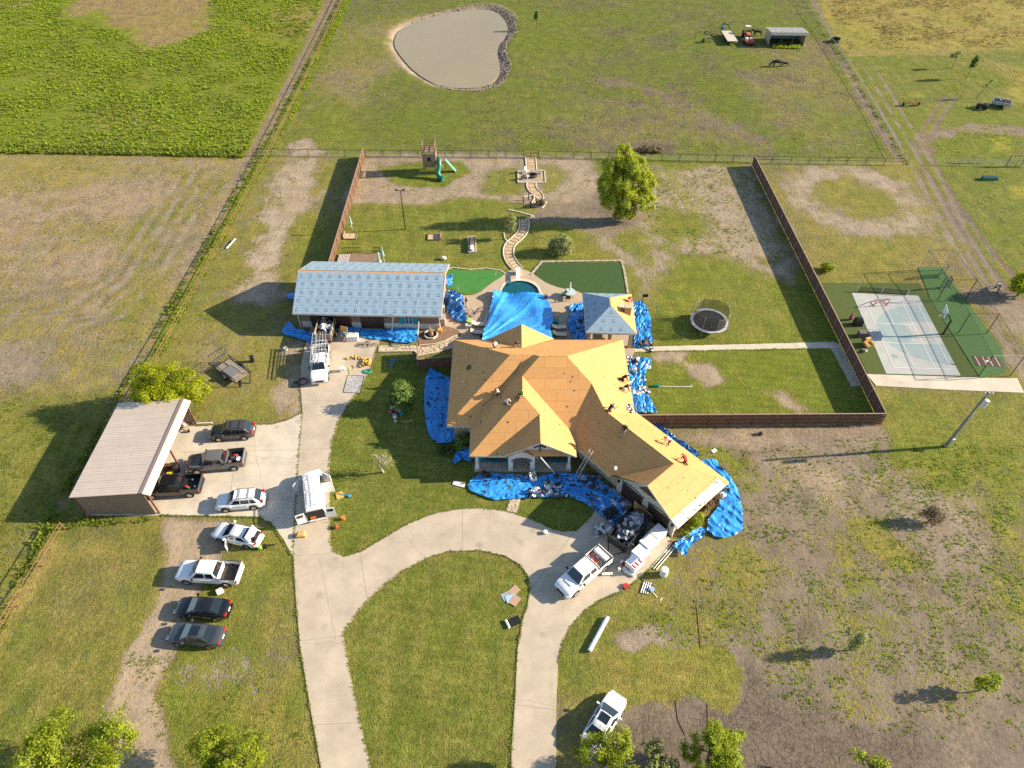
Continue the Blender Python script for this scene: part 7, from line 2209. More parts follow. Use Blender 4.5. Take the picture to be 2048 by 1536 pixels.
# trampoline
tm = thing('trampoline', 'round trampoline with safety net on the right lawn', 'trampoline', gp(1416, 652))
MB().cyl((0, 0, .86), (0, 0, .89), 2.05, n=36).obj('mat', mat('jump_mat', (.035, .033, .035), .9), tm)
_rg = MB()
_rg.loft([[(r_ * math.cos(k * 2 * math.pi / 36), r_ * math.sin(k * 2 * math.pi / 36), z_) for k in range(36)] for r_, z_ in ((2.06, .88), (2.06, .94), (2.42, .94), (2.42, .86))], cap=False)
_rg.obj('spring_pad', mat('grey_pad', (.40, .42, .45), .6, ns=3, na=.2), tm)
for k in range(8):
    t = k * math.pi / 4 + .2
    MB().tube([(2.4 * math.cos(t), 2.4 * math.sin(t), 0), (2.4 * math.cos(t), 2.4 * math.sin(t), 2.7), (2.15 * math.cos(t), 2.15 * math.sin(t), 2.95)], .03, 5).obj('post', M_GALV, tm)
nt_ = MB()
tops = []
for k in range(32):
    t = k * 2 * math.pi / 32 + .2
    tops.append((t, 2.85 - .22 * abs(math.sin(4 * (t - .2)))))
nt_.loft([[(2.12 * math.cos(t), 2.12 * math.sin(t), .95) for t, z in tops], [(2.14 * math.cos(t), 2.14 * math.sin(t), z) for t, z in tops]], cap=False)
nt_.obj('net', mat('tramp_net', (.05, .045, .04), .9, alpha=.5), tm)
MB().tube([(2.14 * math.cos(t), 2.14 * math.sin(t), z) for t, z in tops], .02, 4, True).obj('net_hem', M_BLACK, tm)
MB().cyl((0, 0, .05), (0, 0, .1), 1.9, n=24).obj('under_net', M_DARKIN, tm) if 0 else None
sp = thing('lawn_sprinkler', 'teal travelling sprinkler trailing a white hose on the lawn', 'sprinkler', gp(1312, 773))
MB().box((0, 0, .15), (.55, .35, .3)).obj('body', M_PLGREEN, sp)
_o = sp.location
MB().tube([p - _o + Vector((0, 0, .05)) for p in gl([(1315, 773), (1335, 774), (1360, 774), (1378, 774), (1385, 772), (1380, 770)])], .05, 5).obj('hose', M_TRIM, sp)
tag(MB().bar((0, 0, 0), (0, 0, 1.3), .05).box((.35, 0, 1.0), (.7, .02, .5)).obj('black_flag', M_BLACK, loc=gp(1284, 603)), 'black pennant on a stake at the cabana corner', 'flag')
tag(MB().cyl((0, 0, 0), (0, 0, 1.6), .04, n=6).cyl((0, 0, 1.2), (0, 0, 1.7), .12, .08, 8).obj('tiki_torch', M_TEAL, loc=gp(1312, 630)), 'slim teal garden torch beside the shingle-littered tarp', 'torch')
# sports court
ct = st('sports_court', [(1703, 586), (1836, 592), (1921, 752), (1772, 748)], mat('court_grey', (.37, .38, .36), .8, ns=.8, na=.08), .07)
cA, cB, cC, cD = gl([(1703, 586), (1836, 592), (1921, 752), (1772, 748)])
def cpt(s, t, z=.075):
    p = (cA * (1 - s) + cB * s) * (1 - t) + (cD * (1 - s) + cC * s) * t
    return Vector((p.x, p.y, z))
M_CBLUE = mat('court_blue', (.255, .325, .33), .8, ns=.8, na=.08)
arc = [cpt(1, .12)] + [cpt(1 - .86 * math.sin(a), .5 - .37 * math.cos(a)) for a in [math.pi * k / 18 for k in range(19)]] + [cpt(1, .88)]
key = [cpt(1, .36, .0)] + [cpt(.62 - .33 * math.sin(a), .5 - .13 * math.cos(a), .0) for a in [math.pi * k / 12 for k in range(13)]] + [cpt(1, .64, .0)]
MB().slab([(p.x, p.y) for p in arc], .071, .075).obj('three_point_area', M_CBLUE, ct)
MB().slab([(p.x, p.y) for p in key], .0755, .079).obj('key_area', _MATS['court_grey'], ct)
dsc = [cpt(.42 + .2 * math.cos(a), .5 + .14 * math.sin(a)) for a in [2 * math.pi * k / 20 for k in range(20)]]
MB().slab([(p.x, p.y) for p in dsc], .0795, .083).obj('free_throw_circle', M_CBLUE, ct)
def cline(a, b, w=.07, m=M_TRIM, z=.085):
    p, q = cpt(*a, z), cpt(*b, z)
    MB().bar(p, q, w, .006).obj('line', m, ct)
for a, b in (((.14, .1), (.14, .93)), ((.70, .1), (.70, .93)), ((.14, .1), (.70, .1)), ((.14, .93), (.92, .93)), ((.14, .40), (.70, .40)), ((.14, .64), (.80, .64)), ((.42, .10), (.42, .40)), ((.42, .64), (.42, .93)), ((.92, .1), (.92, .93)), ((.70, .1), (.92, .1))):
    cline(a, b)
# small dark emblem: five-pointed mark
_e = cpt(.22, .80, .0)
MB().slab([(_e.x + (.55 if k % 2 == 0 else .25) * math.cos(k * math.pi / 5 + .3), _e.y + (.55 if k % 2 == 0 else .25) * math.sin(k * math.pi / 5 + .3)) for k in range(10)], .071, .076).obj('emblem', mat('court_emblem', (.22, .28, .29), .8), ct)
def crect(s0, s1, t0, t1):
    cline((s0, t0), (s1, t0), .1, M_CBLUE)
    cline((s0, t1), (s1, t1), .1, M_CBLUE)
    cline((s0, t0), (s0, t1), .1, M_CBLUE)
    cline((s1, t0), (s1, t1), .1, M_CBLUE)
crect(.02, .17, .48, .58)
crect(.07, .12, .50, .56)
st('court_turf_ground', [(1640, 566), (1838, 567), (1862, 602), (1956, 756), (1921, 754), (1770, 750), (1735, 747)], M_TURFD, .05)
st('batting_cage_ground', [(1836, 535), (1882, 534), (2004, 700), (2012, 745), (1960, 756), (1860, 598)], mat('cage_turf', (.048, .125, .028), .9, ns=2, na=.15), .053)
st('court_sidewalk', [(1733, 748.5), (1772, 750), (1921, 754.5), (2008, 757), (2034, 757), (2048, 786), (1900, 780), (1752, 772)], M_CONC2, .057)
# net barriers at the far end of the court
for k, (u, v) in enumerate(((1712, 585), (1763, 587), (1812, 593))):
    pass
nb = thing('court_barrier', 'low dark net barrier along the far end of the court', 'barrier', gp(1713, 584))
_o = nb.location
q = [p - _o for p in gl([(1713, 584), (1762, 586), (1813, 591)])]
for p in q:
    MB().bar(p, p + Vector((0, 0, .9)), .07).obj('post', M_TRIM, nb)
for a, b in zip(q, q[1:]):
    MB().bar(a + Vector((0, 0, .8)), b + Vector((0, 0, .8)), .04).bar(a + Vector((0, 0, .1)), b + Vector((0, 0, .1)), .04).obj('rail', M_BLACK, nb)
    MB().add([a, b, b + Vector((0, 0, .8)), a + Vector((0, 0, .8))], [(0, 1, 2, 3)]).obj('net', M_NET, nb)
hg = thing('hockey_goal', 'small red hockey goal lying on the grey court', 'goal', gp(1757, 607, .08), .1)
for a, b in (((-.9, -.5, 0), (-.9, -.5, 1.1)), ((.9, -.5, 0), (.9, -.5, 1.1)), ((-.9, -.5, 1.1), (.9, -.5, 1.1)), ((-.9, .5, 0), (.9, .5, 0)), ((-.9, -.5, 0), (-.9, .5, 0)), ((.9, -.5, 0), (.9, .5, 0)), ((-.9, -.5, 1.1), (-.9, .5, 0)), ((.9, -.5, 1.1), (.9, .5, 0))):
    MB().cyl(a, b, .045, n=6).obj('tube', mat('goal_red', (.45, .04, .04), .5), hg)
bh = thing('basketball_hoop', 'tall basketball hoop with glass backboard over the court', 'basketball hoop', gp(1886, 668, .05), math.radians(165))
MB().cyl((0, 0, 0), (0, 0, 2.3), .12, n=8).tube([(0, 0, 2.2), (.5, 0, 3.0), (1.1, 0, 3.3)], .09, 6).obj('pole', M_BLACK, bh)
MB().box((1.15, 0, 3.45), (.06, 1.8, 1.05)).obj('backboard', mat('backboard_glass', (.45, .55, .55), .15), bh)
for y in (-.9, .9):
    MB().bar((1.15, y, 2.92), (1.15, y, 3.98), .07).obj('board_frame', M_BLACK, bh)
MB().tube([(1.45 + .24 * math.cos(k * .524), .24 * math.sin(k * .524), 3.05) for k in range(12)], .025, 5, True).obj('rim', M_RED, bh)
MB().cyl((1.45, 0, 3.04), (1.45, 0, 2.65), .23, .14, 10, cap=False).obj('net', mat('hoop_net', (.7, .6, .6), .8, alpha=.5), bh)
# batting cage frame
bc = thing('batting_cage', 'netted batting cage of dark pipe along the court', 'batting cage', gp(1838, 540))
_o = bc.location
Lp = [p - _o for p in gl([(1838, 540), (1875, 600), (1915, 668), (1958, 752)])]
Rp = [p - _o for p in gl([(1886, 540), (1930, 600), (1972, 668), (2020, 752)])]
HH = 3.4
for P2 in (Lp, Rp):
    for p in P2:
        MB().cyl(p, p + Vector((0, 0, HH)), .05, n=6).obj('post', M_GALV if p is P2[0] else M_BLACK, bc)
    MB().tube([p + Vector((0, 0, HH)) for p in P2], .03, 5).obj('cable', M_BLACK, bc)
for a, b in zip(Lp, Rp):
    MB().cyl(a + Vector((0, 0, HH)), b + Vector((0, 0, HH)), .035, n=6).obj('cross_pipe', M_PIPE if a is not Lp[3] else M_GALV, bc)
M_CNET = mat('cage_net', (.02, .03, .02), .9, alpha=.14)
for P2 in (Lp, Rp):
    for a, b in zip(P2, P2[1:]):
        MB().add([a, b, b + Vector((0, 0, HH)), a + Vector((0, 0, HH))], [(0, 1, 2, 3)]).obj('net', M_CNET, bc)
hm = thing('home_plate_mat', 'brown hitting mat with white lines inside the batting cage', 'mat', gp(1975, 723, .055), math.radians(-4))
MB().bb(-1.6, 1.6, -.85, .85, 0, .02).obj('mat', mat('mat_brown', (.09, .045, .03), .9, ns=3, na=.2), hm)
for x in (-1.2, -.35, .35, 1.2):
    MB().bb(x - .04, x + .04, -.8, .8, .022, .03).obj('line', M_TRIM, hm)
MB().slab([(-.2, -.15), (.2, -.15), (.2, .1), (0, .28), (-.2, .1)], .03, .04).obj('plate', M_TRIM, hm)
def lscreen(u, v, label, rz):
    t = thing('pitching_screen', label, 'screen', gp(u, v, .05), rz)
    for a, b in (((-.8, 0, 0), (-.8, 0, 2)), ((.8, 0, 0), (.8, 0, 1.2)), ((-.8, 0, 2), (.2, 0, 2)), ((.2, 0, 2), (.8, 0, 1.2)), ((-.8, -.5, 0), (-.8, .5, 0)), ((.8, -.5, 0), (.8, .5, 0))):
        MB().cyl(a, b, .04, n=5).obj('tube', M_BLACK, t)
    MB().add([(-.8, 0, .1), (.8, 0, .1), (.8, 0, 1.2), (.2, 0, 2), (-.8, 0, 2)], [(0, 1, 2, 3, 4)]).obj('net', mat('screen_net', (.03, .10, .06), .9, alpha=.6), t)
lscreen(1882, 552, 'upright green pitching screen at the far end of the batting cage', .6)
lscreen(1888, 576, 'second green pitching screen nearer the hoop', .3)
# things on the turf between fence and court
gc = thing('covered_grill', 'black covered grill on the dark turf beside the court', 'grill', gp(1714, 650))
MB().loft([[(-.55, -.4, 0), (.55, -.4, 0), (.55, .4, 0), (-.55, .4, 0)], [(-.5, -.35, .9), (.5, -.35, .9), (.5, .35, .9), (-.5, .35, .9)], [(-.3, -.2, 1.25), (.3, -.2, 1.25), (.3, .2, 1.25), (-.3, .2, 1.25)]]).obj('cover', mat('black_vinyl', (.012, .012, .014), .5), gc)
tag(MB().sph((0, 0, .4), (.28, .22, .4), 8, 6).sph((.05, 0, .95), .18, 8, 6).obj('pink_toy', mat('toy_magenta', (.30, .05, .11), .7), loc=gp(1700, 640)), 'dark pink toy figure left of the covered grill', 'toy')
crate(1722, 672, .05, (.9, .7, .75), mat('grey_stone_box', (.10, .10, .10), .8), 'dark grey box table on the turf beside the court', 'box_table')
br = thing('teddy_chair', 'tan padded chair lying on the turf beside the court', 'chair', gp(1735, 692, .05), .3)
MB().box((0, 0, .3), (.7, .7, .3)).obj('seat', M_CARD, br)
MB().box((.1, .45, .6), (.7, .3, .7)).obj('backrest', M_CARD, br)
MB().box((-.45, .0, .45), (.25, .6, .35)).obj('armrest', M_CARD, br)
MB().box((.45, -.1, .45), (.25, .6, .35)).obj('armrest', M_CARD, br)
tag(MB().cyl((0, 0, 0), (.1, -.5, .35), .2, .14, 10).obj('white_jug', M_PALEC, loc=gp(1727, 700, .05)), 'pale jug lying below the tan padded chair', 'jug')
# power pole
pp = thing('power_pole', 'leaning grey utility pole with transformer on the right lawn', 'utility pole', gp(1890, 893))
MB().cyl((0, 0, 0), (.55, .1, 8.7), .17, .12, 10).obj('pole', mat('pole_grey', (.22, .20, .175), .9, ns=3, na=.2, stretch=(1, 1, .2)), pp)
MB().cyl((.55, -.35, 6.9), (.62, -.35, 7.9), .24, .24, 12).obj('transformer', mat('transformer_grey', (.55, .56, .57), .4), pp)
MB().bar((.1, .0, 8.3), (1.1, .1, 8.5), .09).obj('cross_arm', M_PALEC, pp)
for x in (.2, .6, 1.0):
    MB().cyl((x, .05, 8.45), (x, .05, 8.7), .06, n=6).obj('insulator', M_TRIM, pp)
MB().tube([(.2, -.17, 0), (.5, -.1, 5.5)], .04, 5).obj('conduit', M_PALEC, pp)
MB().box((.15, -.3, 1.4), (.3, .2, .45)).obj('meter_box', M_PALEC, pp)
# small things in the pastures
im = thing('plough_implement', 'rusty yellow farm implement standing in the right pasture', 'implement', gp(1822, 212), .1)
MB().bar((-1.3, 0, .6), (1.3, 0, .6), .14).bar((-1.2, .5, .55), (1.2, .5, .55), .1).bar((0, .5, .6), (0, 1.2, .8), .1).obj('frame', mat('ochre_steel', (.26, .16, .04), .8, ns=3, na=.3), im)
for k in range(7):
    MB().tube([(-1.2 + k * .4, 0, .6), (-1.2 + k * .4, -.3, .4), (-1.2 + k * .4, -.1, .05)], .04, 4).obj('tine', M_RUST, im)
MB().cyl((1.5, .2, .35), (1.62, .2, .35), .35, n=12).obj('wheel', M_TYRE, im)
MB().cyl((-1.62, .2, .35), (-1.5, .2, .35), .35, n=12).obj('wheel', M_TYRE, im)
ot2 = thing('old_tractor', 'small dark garden tractor beside the scrap trailer', 'tractor', gp(1962, 217), 2.6)
MB().bb(-.2, .9, -.3, .3, .5, .95).obj('hood', M_SHING, ot2)
MB().box((-.5, 0, .8), (.5, .5, .4)).obj('seat', M_BLACK, ot2)
for x, r_ in ((-.5, .5), (.7, .3)):
    for sg in (-1, 1):
        MB().cyl((x, sg * .4, r_), (x, sg * .62, r_), r_, n=12).obj('tyre', M_TYRE, ot2)
tr_ = thing('water_trough', 'dark green water trough in the right pasture', 'trough', gp(1978, 359), 0)
MB().bb(-1.2, 1.2, -.4, .4, 0, .55).obj('tank', M_PLGREEN, tr_)
MB().bb(-1.1, 1.1, -.3, .3, .552, .56).obj('water', M_GLASS, tr_)
hr = thing('hay_rake', 'thin old hay rake left of the plank trailer', 'implement', gp(1418, 84), .2)
for k in range(6):
    MB().tube([(-1 + k * .4, 0, .7), (-1 + k * .4, -.4, .5), (-1 + k * .4, -.3, .05)], .04, 4).obj('tine', M_PIPE, hr)
MB().bar((-1.2, 0, .7), (1.3, 0, .7), .1).bar((0, 0, .7), (.2, 1.4, .5), .1).obj('frame', M_PIPE, hr)
MB().cyl((-1.4, 0, .45), (-1.3, 0, .45), .45, n=12).obj('wheel', M_PIPE, hr)
tag(MB().cyl((0, 0, .0), (0, 0, .8), 1.0, 1.0, 16, cap=False).obj('hay_ring', mat('dark_ring', (.05, .06, .03), .9), loc=gp(1670, 84)), 'dark round hay feeder ring in the weedy fence corner', 'feeder')
mo = thing('motorcycle', 'parked dirt bike under the tree beside the batting cage', 'motorcycle', gp(1993, 580), 1.2)
for x in (-.65, .65):
    MB().tube([(x + .3 * math.cos(k * .524), 0, .33 + .3 * math.sin(k * .524)) for k in range(12)], .06, 6, True).obj('tyre', M_TYRE, mo)
MB().box((0, 0, .7), (.9, .25, .35)).obj('body', M_PALEC, mo)
MB().box((-.25, 0, .92), (.6, .22, .1)).obj('seat', M_BLACK, mo)
MB().tube([(.65, 0, .33), (.45, 0, 1.05)], .04, 5).tube([(.45, -.35, 1.08), (.45, .35, 1.08)], .025, 5).obj('fork', M_BLACK, mo)
# ------------------------------------------------------------------ the works: materials, tools, boxes
def lead(name, label, p, q, w=.42):
    t = thing(name, label, 'ladder', p)
    d = Vector(q) - Vector(p)
    s = Vector((d.y, -d.x, 0)).normalized() if abs(d.x) + abs(d.y) > .05 else Vector((1, 0, 0))
    s = Vector((0, 0, 1)).cross(d).normalized()
    for sg in (-1, 1):
        MB().bar(s * sg * w / 2, d + s * sg * w / 2, .04, .08).obj('rail', M_ALU, t)
    n = int(d.length / .3)
    for k in range(1, n):
        c = d * k / n
        MB().bar(c - s * w / 2, c + s * w / 2, .04).obj('rung', M_ALU, t)
lead('ladder', 'aluminium ladder leaning on the workshop eave', gp(783, 668, .1), Vector((-14.7, 66.0, 3.6)))
lead('ladder', 'aluminium ladder leaning on the inner corner of the house roof', gp(1152, 955, .1), Vector((8.2, 44.4, 3.5)))
tag(MB().bar((0, 0, 0), Vector((2.9, 43.4, 3.6)) - gp(1110, 947, .1), .12, .08).obj('downspout_length', M_TRIM, loc=gp(1110, 947, .1)), 'white gutter length leaning from the porch gable to the tarp', 'gutter')
sd_ = thing('satellite_dish', 'grey satellite dish on the edge of the wing roof', 'satellite dish', (10.2, 41.9, house_z(10.2, 42.2)), 0)
MB().bar((0, 0, -.1), (.1, .1, .7), .05).obj('arm', M_GALV, sd_)
MB().cyl((.1, .1, .75), (.2, .0, .85), .24, .22, 14).obj('dish', mat('dish_grey', (.28, .30, .34), .5), sd_)
# wrapped pallets of shingles
def pallet(u, v, z, w, d, h, label, rz, red=False):
    t = thing('shingle_pallet', label, 'pallet', gp(u, v, z), rz, 'wrapped shingle pallets by the garage')
    for y in (-.4, 0, .4):
        MB().bb(-w / 2, w / 2, y * d - .05, y * d + .05, 0, .1).obj('runner', M_PWOOD, t)
    n = 5
    for k in range(n):
        for j in (-1, 1):
            MB().box((j * w / 4, 0, .12 + h * (k + .5) / n), (w / 2 - .02, d, h / n - .015)).obj('bundle', M_WHITE, t)
    if red:
        MB().box((-w / 4, 0, .125 + h), (w / 2 * .8, d * .8, .02)).obj('print_sheet', mat('blue_print', (.16, .22, .40), .5), t)
        for y in (-.5, -.1, .35):
            MB().box((w / 4, y, .125 + h), (w / 2 * .8, .14, .02)).obj('red_print', M_RED, t)
_pr = math.radians(-48)
pallet(1313, 1074, .06, 1.2, 1.5, .95, 'white wrapped shingle pallet nearest the garage corner', _pr)
pallet(1295, 1092, .06, 1.2, 1.5, .95, 'white wrapped shingle pallet second from the garage corner', _pr)
pallet(1280, 1111, .06, 1.2, 1.5, .85, 'white wrapped shingle pallet behind the red printed one', _pr)
pallet(1268, 1132, .06, 1.2, 1.4, .8, 'shingle pallet with red and blue printed bundles on top', _pr, True)
for k, (u, v) in enumerate(((1252, 1134), (1254, 1143), (1249, 1128))):
    tag(MB().box((0, 0, .1), (.95, .34, .18), _pr + .1 * k).obj('shingle_bundle', M_WHITE if k else M_RED, loc=gp(u, v, .06)), ['loose red shingle bundle at the foot of the printed pallet', 'loose white shingle bundle lowest beside the printed pallet', 'loose white shingle bundle highest beside the printed pallet'][k], 'bundle')
def roll(u, v, z, L, r, rz, m, label, upright=False, core=True):
    t = thing('membrane_roll', label, 'roll', gp(u, v, z), rz)
    if upright:
        MB().cyl((0, 0, 0), (0, 0, L), r, n=14).obj('wrap', m, t)
        MB().cyl((0, 0, L), (0, 0, L + .005), r * .35, n=10).obj('core', M_CARD, t)
    else:
        MB().cyl((-L / 2, 0, r), (L / 2, 0, r), r, n=14).obj('wrap', m, t)
        MB().cyl((L / 2, 0, r), (L / 2 + .005, 0, r), r * .35, n=10).obj('core', M_CARD, t)
roll(1214, 1149, .06, 1.0, .13, .05, M_WHITE, 'white roll lying beside the white pickup')
roll(1238, 1142, .06, .55, .14, 0, M_WHITE, 'white roll standing by the loose bundles', True)
roll(1258, 1148, .06, 1.0, .13, -.55, M_WHITE, 'white roll with red end below the printed pallet')
roll(1197, 1269, 0, 3.6, .2, 1.02, mat('gutter_white', (.66, .72, .78), .35), 'long white coil stock lying on the grass beside the drive')
for k in range(3):
    p, q = gp(1302 + k * 5, 1136 + k * 2), gp(1338 + k * 5, 1094 + k * 2)
    tag(MB().cyl((0, 0, .06), q - p + Vector((0, 0, .06)), .055, n=8).obj('gutter_pipe', M_PALEC, loc=p), ['long pale gutter pipe on the grass nearest the pallets', 'long pale gutter pipe in the middle of three', 'long pale gutter pipe farthest from the pallets'][k], 'pipe', 'gutter pipes beside the pallets')
bd = thing('water_barrel', 'white plastic barrel standing on the grass below the pallets', 'barrel', gp(1327, 1149))
MB().cyl((0, 0, 0), (0, 0, .95), .36, n=16).obj('drum', mat('barrel_white', (.72, .72, .73), .45), bd)
MB().cyl((0, 0, .95), (0, 0, .99), .33, n=16).obj('rim', M_TRIM, bd)
MB().cyl((0, 0, .45), (0, 0, .5), .375, n=16).obj('rib_band', M_TRIM, bd)
rs = thing('rod_rack', 'bundle of four steel rods on a board beside the drive edge', 'rods', gp(1293, 1176), -.2)
for k in range(4):
    MB().cyl((-.5 + k * .2, -.6, .05), (-.25 + k * .2, .55, .08), .06, n=8).obj('rod', M_ALU, rs)
MB().box((.1, .62, .05), (1.2, .12, .08), -.3).obj('board', M_PWOOD, rs)
crate(1303, 1180, 0, (.42, .36, .28), mat('blue_case', (.30, .42, .58), .5), 'small pale blue case beside the steel rods', 'tool_case', .5)
crate(1251, 1173, .06, (.5, .4, .22), M_RED, 'bright red crumpled bag on the drive', 'red_bag', .7, 'bag')
tag(MB().box((0, 0, .03), (.08, .5, .04), .6).obj('white_scrap', M_TRIM, loc=gp(1310, 1190)), 'white trim scrap on the grass below the blue case', 'scrap')
tag(MB().box((0, 0, .03), (.07, .35, .04), -.7).obj('white_scrap', M_TRIM, loc=gp(1322, 1199)), 'shorter white trim scrap farther down the grass', 'scrap')
tag(MB().cyl((0, 0, 0), (0, 0, .28), .2, .23, 12).obj('pale_bucket', mat('pale_blue_bucket', (.55, .62, .7), .5), loc=gp(1091, 1066, .06)), 'pale bucket on the curve of the drive', 'bucket')
# sheets on the oval lawn
sh = thing('sheet_stack', 'fan of blue and brown roofing sheets on the oval lawn', 'sheets', gp(1022, 1192), .5)
for k, (m, x, y, a) in enumerate(((M_SHEETG, -.3, .2, 0), (mat('tan_sheet', (.42, .27, .18), .8), .5, .3, .3), (mat('sky_sheet', (.33, .50, .66), .5), -.1, -.25, -.2), (_MATS['tan_sheet'], .1, -.6, .5))):
    MB().box((x, y, .03 + k * .018), (1.0, .75, .012), a).obj('sheet', m, sh)
rl = thing('rubber_mat', 'black mat with white rolled end on the oval lawn', 'mat', gp(1026, 1244), .45)
MB().box((.1, 0, .02), (1.2, .8, .03)).obj('mat', M_BLACK, rl)
MB().cyl((-.55, -.4, .12), (-.55, .4, .12), .12, n=12).obj('roll', M_TRIM, rl)
# drive beside the workshop
wb = thing('insulation_pack', 'white foam pack under the long tarp beside the workshop trailer', 'pack', gp(703, 678, .06))
MB().bb(-.9, .9, -.45, .45, 0, .35).bb(-.8, .9, -.4, .45, .37, .7).obj('foam', M_TRIM, wb)
yt = thing('canvas_heap', 'crumpled yellow canvas heap on the workshop drive', 'canvas', gp(735, 726, .06))
crumple(12, -.55, .5, -.6, .5, .0, .45, 71, (.5, .9)).obj('folds', [M_YELT] * 5, yt)
yt = thing('canvas_sheet', 'flat yellow canvas sheet trailing from the heap', 'canvas', gp(711, 718, .06))
crumple(6, -.9, .6, -.25, .25, .0, .2, 72, (.5, .8)).obj('folds', [M_CARD] * 5, yt)
crate(686, 742, .06, (.62, .45, .6), M_TRIM, 'white box standing alone on the workshop drive', 'white_box', .2)
hs_ = thing('yellow_hose', 'thin yellow hose looped beside the white box', 'hose', gp(692, 738, .06))
MB().tube([(.5 + (.45 + .04 * k / 10) * math.cos(k * .5), .1 + (.4 + .02 * k / 10) * math.sin(k * .5), .04 + .002 * k) for k in range(30)] + [(.7, -1.0, .04), (.3, -1.6, .04), (-.3, -1.9, .04)], .025, 4).obj('coil', mat('pale_yellow', (.55, .48, .16), .6), hs_)
hs_ = thing('green_hose', 'coiled teal hose at the grass edge of the drive', 'hose', gp(735, 743, .06))
MB().tube([((.2 + .012 * k) * math.cos(k * .6), (.15 + .009 * k) * math.sin(k * .6), .05 + .003 * (k % 9)) for k in range(30)], .05, 5).obj('coil', mat('teal_hose', (.02, .26, .20), .5), hs_)
hs_ = thing('red_hose_reel', 'big coil of dark red air hose beside the white work pickup', 'hose', gp(607, 765, .06))
MB().tube([((.55 + .03 * math.sin(k)) * math.cos(k * .45), (.55 + .03 * math.sin(k)) * math.sin(k * .45), .06 + .006 * k) for k in range(42)], .045, 5).obj('coil', mat('dark_red_hose', (.20, .018, .025), .6), hs_)
hs_ = thing('green_hose_pile', 'dark green hose pile on the dirt edge', 'hose', gp(593, 770))
MB().tube([((.4 + .1 * math.sin(k * 1.7)) * math.cos(k * .5), (.5 + .1 * math.cos(k)) * math.sin(k * .5), .05 + .005 * k) for k in range(36)], .05, 5).obj('coil', mat('dark_green_hose', (.01, .07, .06), .6), hs_)
rg = thing('rug', 'black and white patterned rug on the workshop drive', 'rug', gp(707, 769, .062), 0)
q = [p - rg.location for p in gl([(695, 751), (728, 752), (720, 786), (686, 785)], .062)]
MB().slab(q, 0, .012).obj('weave', mat('rug_pattern', (.05, .055, .06), .95, ns=7, col2=(.62, .62, .62)), rg)
for a, b in zip(q, q[1:] + q[:1]):
    MB().bar(a + Vector((0, 0, .014)), b + Vector((0, 0, .014)), .08, .006).obj('border', M_BLACK, rg)
bucket(572, 700, 0, .25, .4, M_PALEC, 'pale bucket on the grass left of the workshop drive')
tag(MB().cyl((0, 0, 0), (0, 0, .9), .25, n=12).obj('black_drum', M_BLACK, loc=gp(506, 723)), 'small black drum on the grass near the utility trailer', 'drum')
# shaded lawn by the round tree
crate(788, 818, 0, (.75, .45, .42), M_RED, 'red cooler with white lid closest to the round tree', 'cooler', .1, 'cooler', M_TRIM)
crate(797, 823, 0, (.75, .45, .42), M_RED, 'red cooler with white lid right of the first', 'cooler', -.4, 'cooler', M_TRIM)
crate(781, 826, 0, (.4, .35, .35), mat('faded_red', (.45, .10, .08), .6), 'small faded red box left of the coolers', 'box')
bucket(803, 829, 0, .28, .38, M_TEAL, 'teal tub beside the coolers', 'plastic_tub')
jg = thing('water_jug', 'round white drinks jug in front of the coolers', 'jug', gp(790, 835))
MB().cyl((0, 0, 0), (0, 0, .5), .22, n=14).obj('body', M_TRIM, jg)
MB().cyl((0, 0, .5), (0, 0, .58), .2, .12, 12).obj('lid', mat('blue_lid', (.05, .2, .5), .5), jg)
tag(MB().cyl((0, 0, 0), (0, 0, .12), .13, n=10).obj('white_disc', M_TRIM, loc=gp(791, 843)), 'loose white lid on the shaded lawn', 'lid')
tag(MB().bar((-.6, -.1, .04), (.6, .1, .04), .06).bar((.55, -.12, .04), (.6, .3, .04), .06).obj('yellow_level', mat('tool_yellow', (.55, .45, .08), .6), loc=gp(814, 843)), 'yellow long-handled tool lying on the shaded lawn', 'tool')
tag(MB().bar((-.2, -.6, .04), (.2, .6, .04), .1).bar((-.35, .5, .05), (.5, .65, .05), .1).obj('blue_bracket', mat('tool_blue', (.03, .25, .55), .6), loc=gp(785, 727)), 'blue metal bracket on the shaded lawn edge', 'tool')
tag(MB().bar((-1.1, 0, .05), (1.1, .1, .05), .16).obj('fallen_pole', M_PALEC, loc=gp(405, 848)), 'pale pole lying along the parking slab edge', 'pole')
ys = thing('foam_board', 'orange foam board lying on the lawn beside the van', 'board', gp(680, 991), .4)
MB().box((0, 0, .05), (.75, .8, .08)).obj('board', M_CARD, ys)
tag(MB().bar((-.7, .1, .16), (.5, -.15, .16), .05).box((.65, -.2, .16), (.35, .28, .06), -.2).obj('blue_shovel', mat('shovel_blue', (.05, .30, .45), .5), loc=gp(688, 990)), 'blue shovel lying across the orange board', 'shovel')
bucket(687, 1038, 0, .22, .36, M_ORANGE, 'orange bucket on the lawn beside the van')
tag(MB().sph((0, 0, .22), .22, 14, 10).obj('red_ball', mat('ball_red', (.60, .04, .02), .4), loc=gp(673, 1056), smooth=True), 'red ball on the lawn behind the van', 'ball')
yb = thing('canvas_bag', 'yellow canvas bag on the drive behind the van', 'bag', gp(603, 1071, .06), .1)
MB().loft([[(-.4, -.3, 0), (.4, -.3, 0), (.4, .3, 0), (-.4, .3, 0)], [(-.42, -.32, .3), (.42, -.3, .3), (.44, .34, .35), (-.4, .3, .3)], [(-.3, -.2, .42), (.28, -.22, .40), (.32, .2, .46), (-.28, .22, .42)]]).obj('body', M_CARD, yb)
bl = thing('leaf_blower', 'green and black backpack blower on the grass behind the white sedan', 'blower', gp(521, 1097))
MB().sph((0, 0, .2), (.28, .24, .2), 10, 6).obj('housing', mat('lime_housing', (.18, .45, .03), .5), bl)
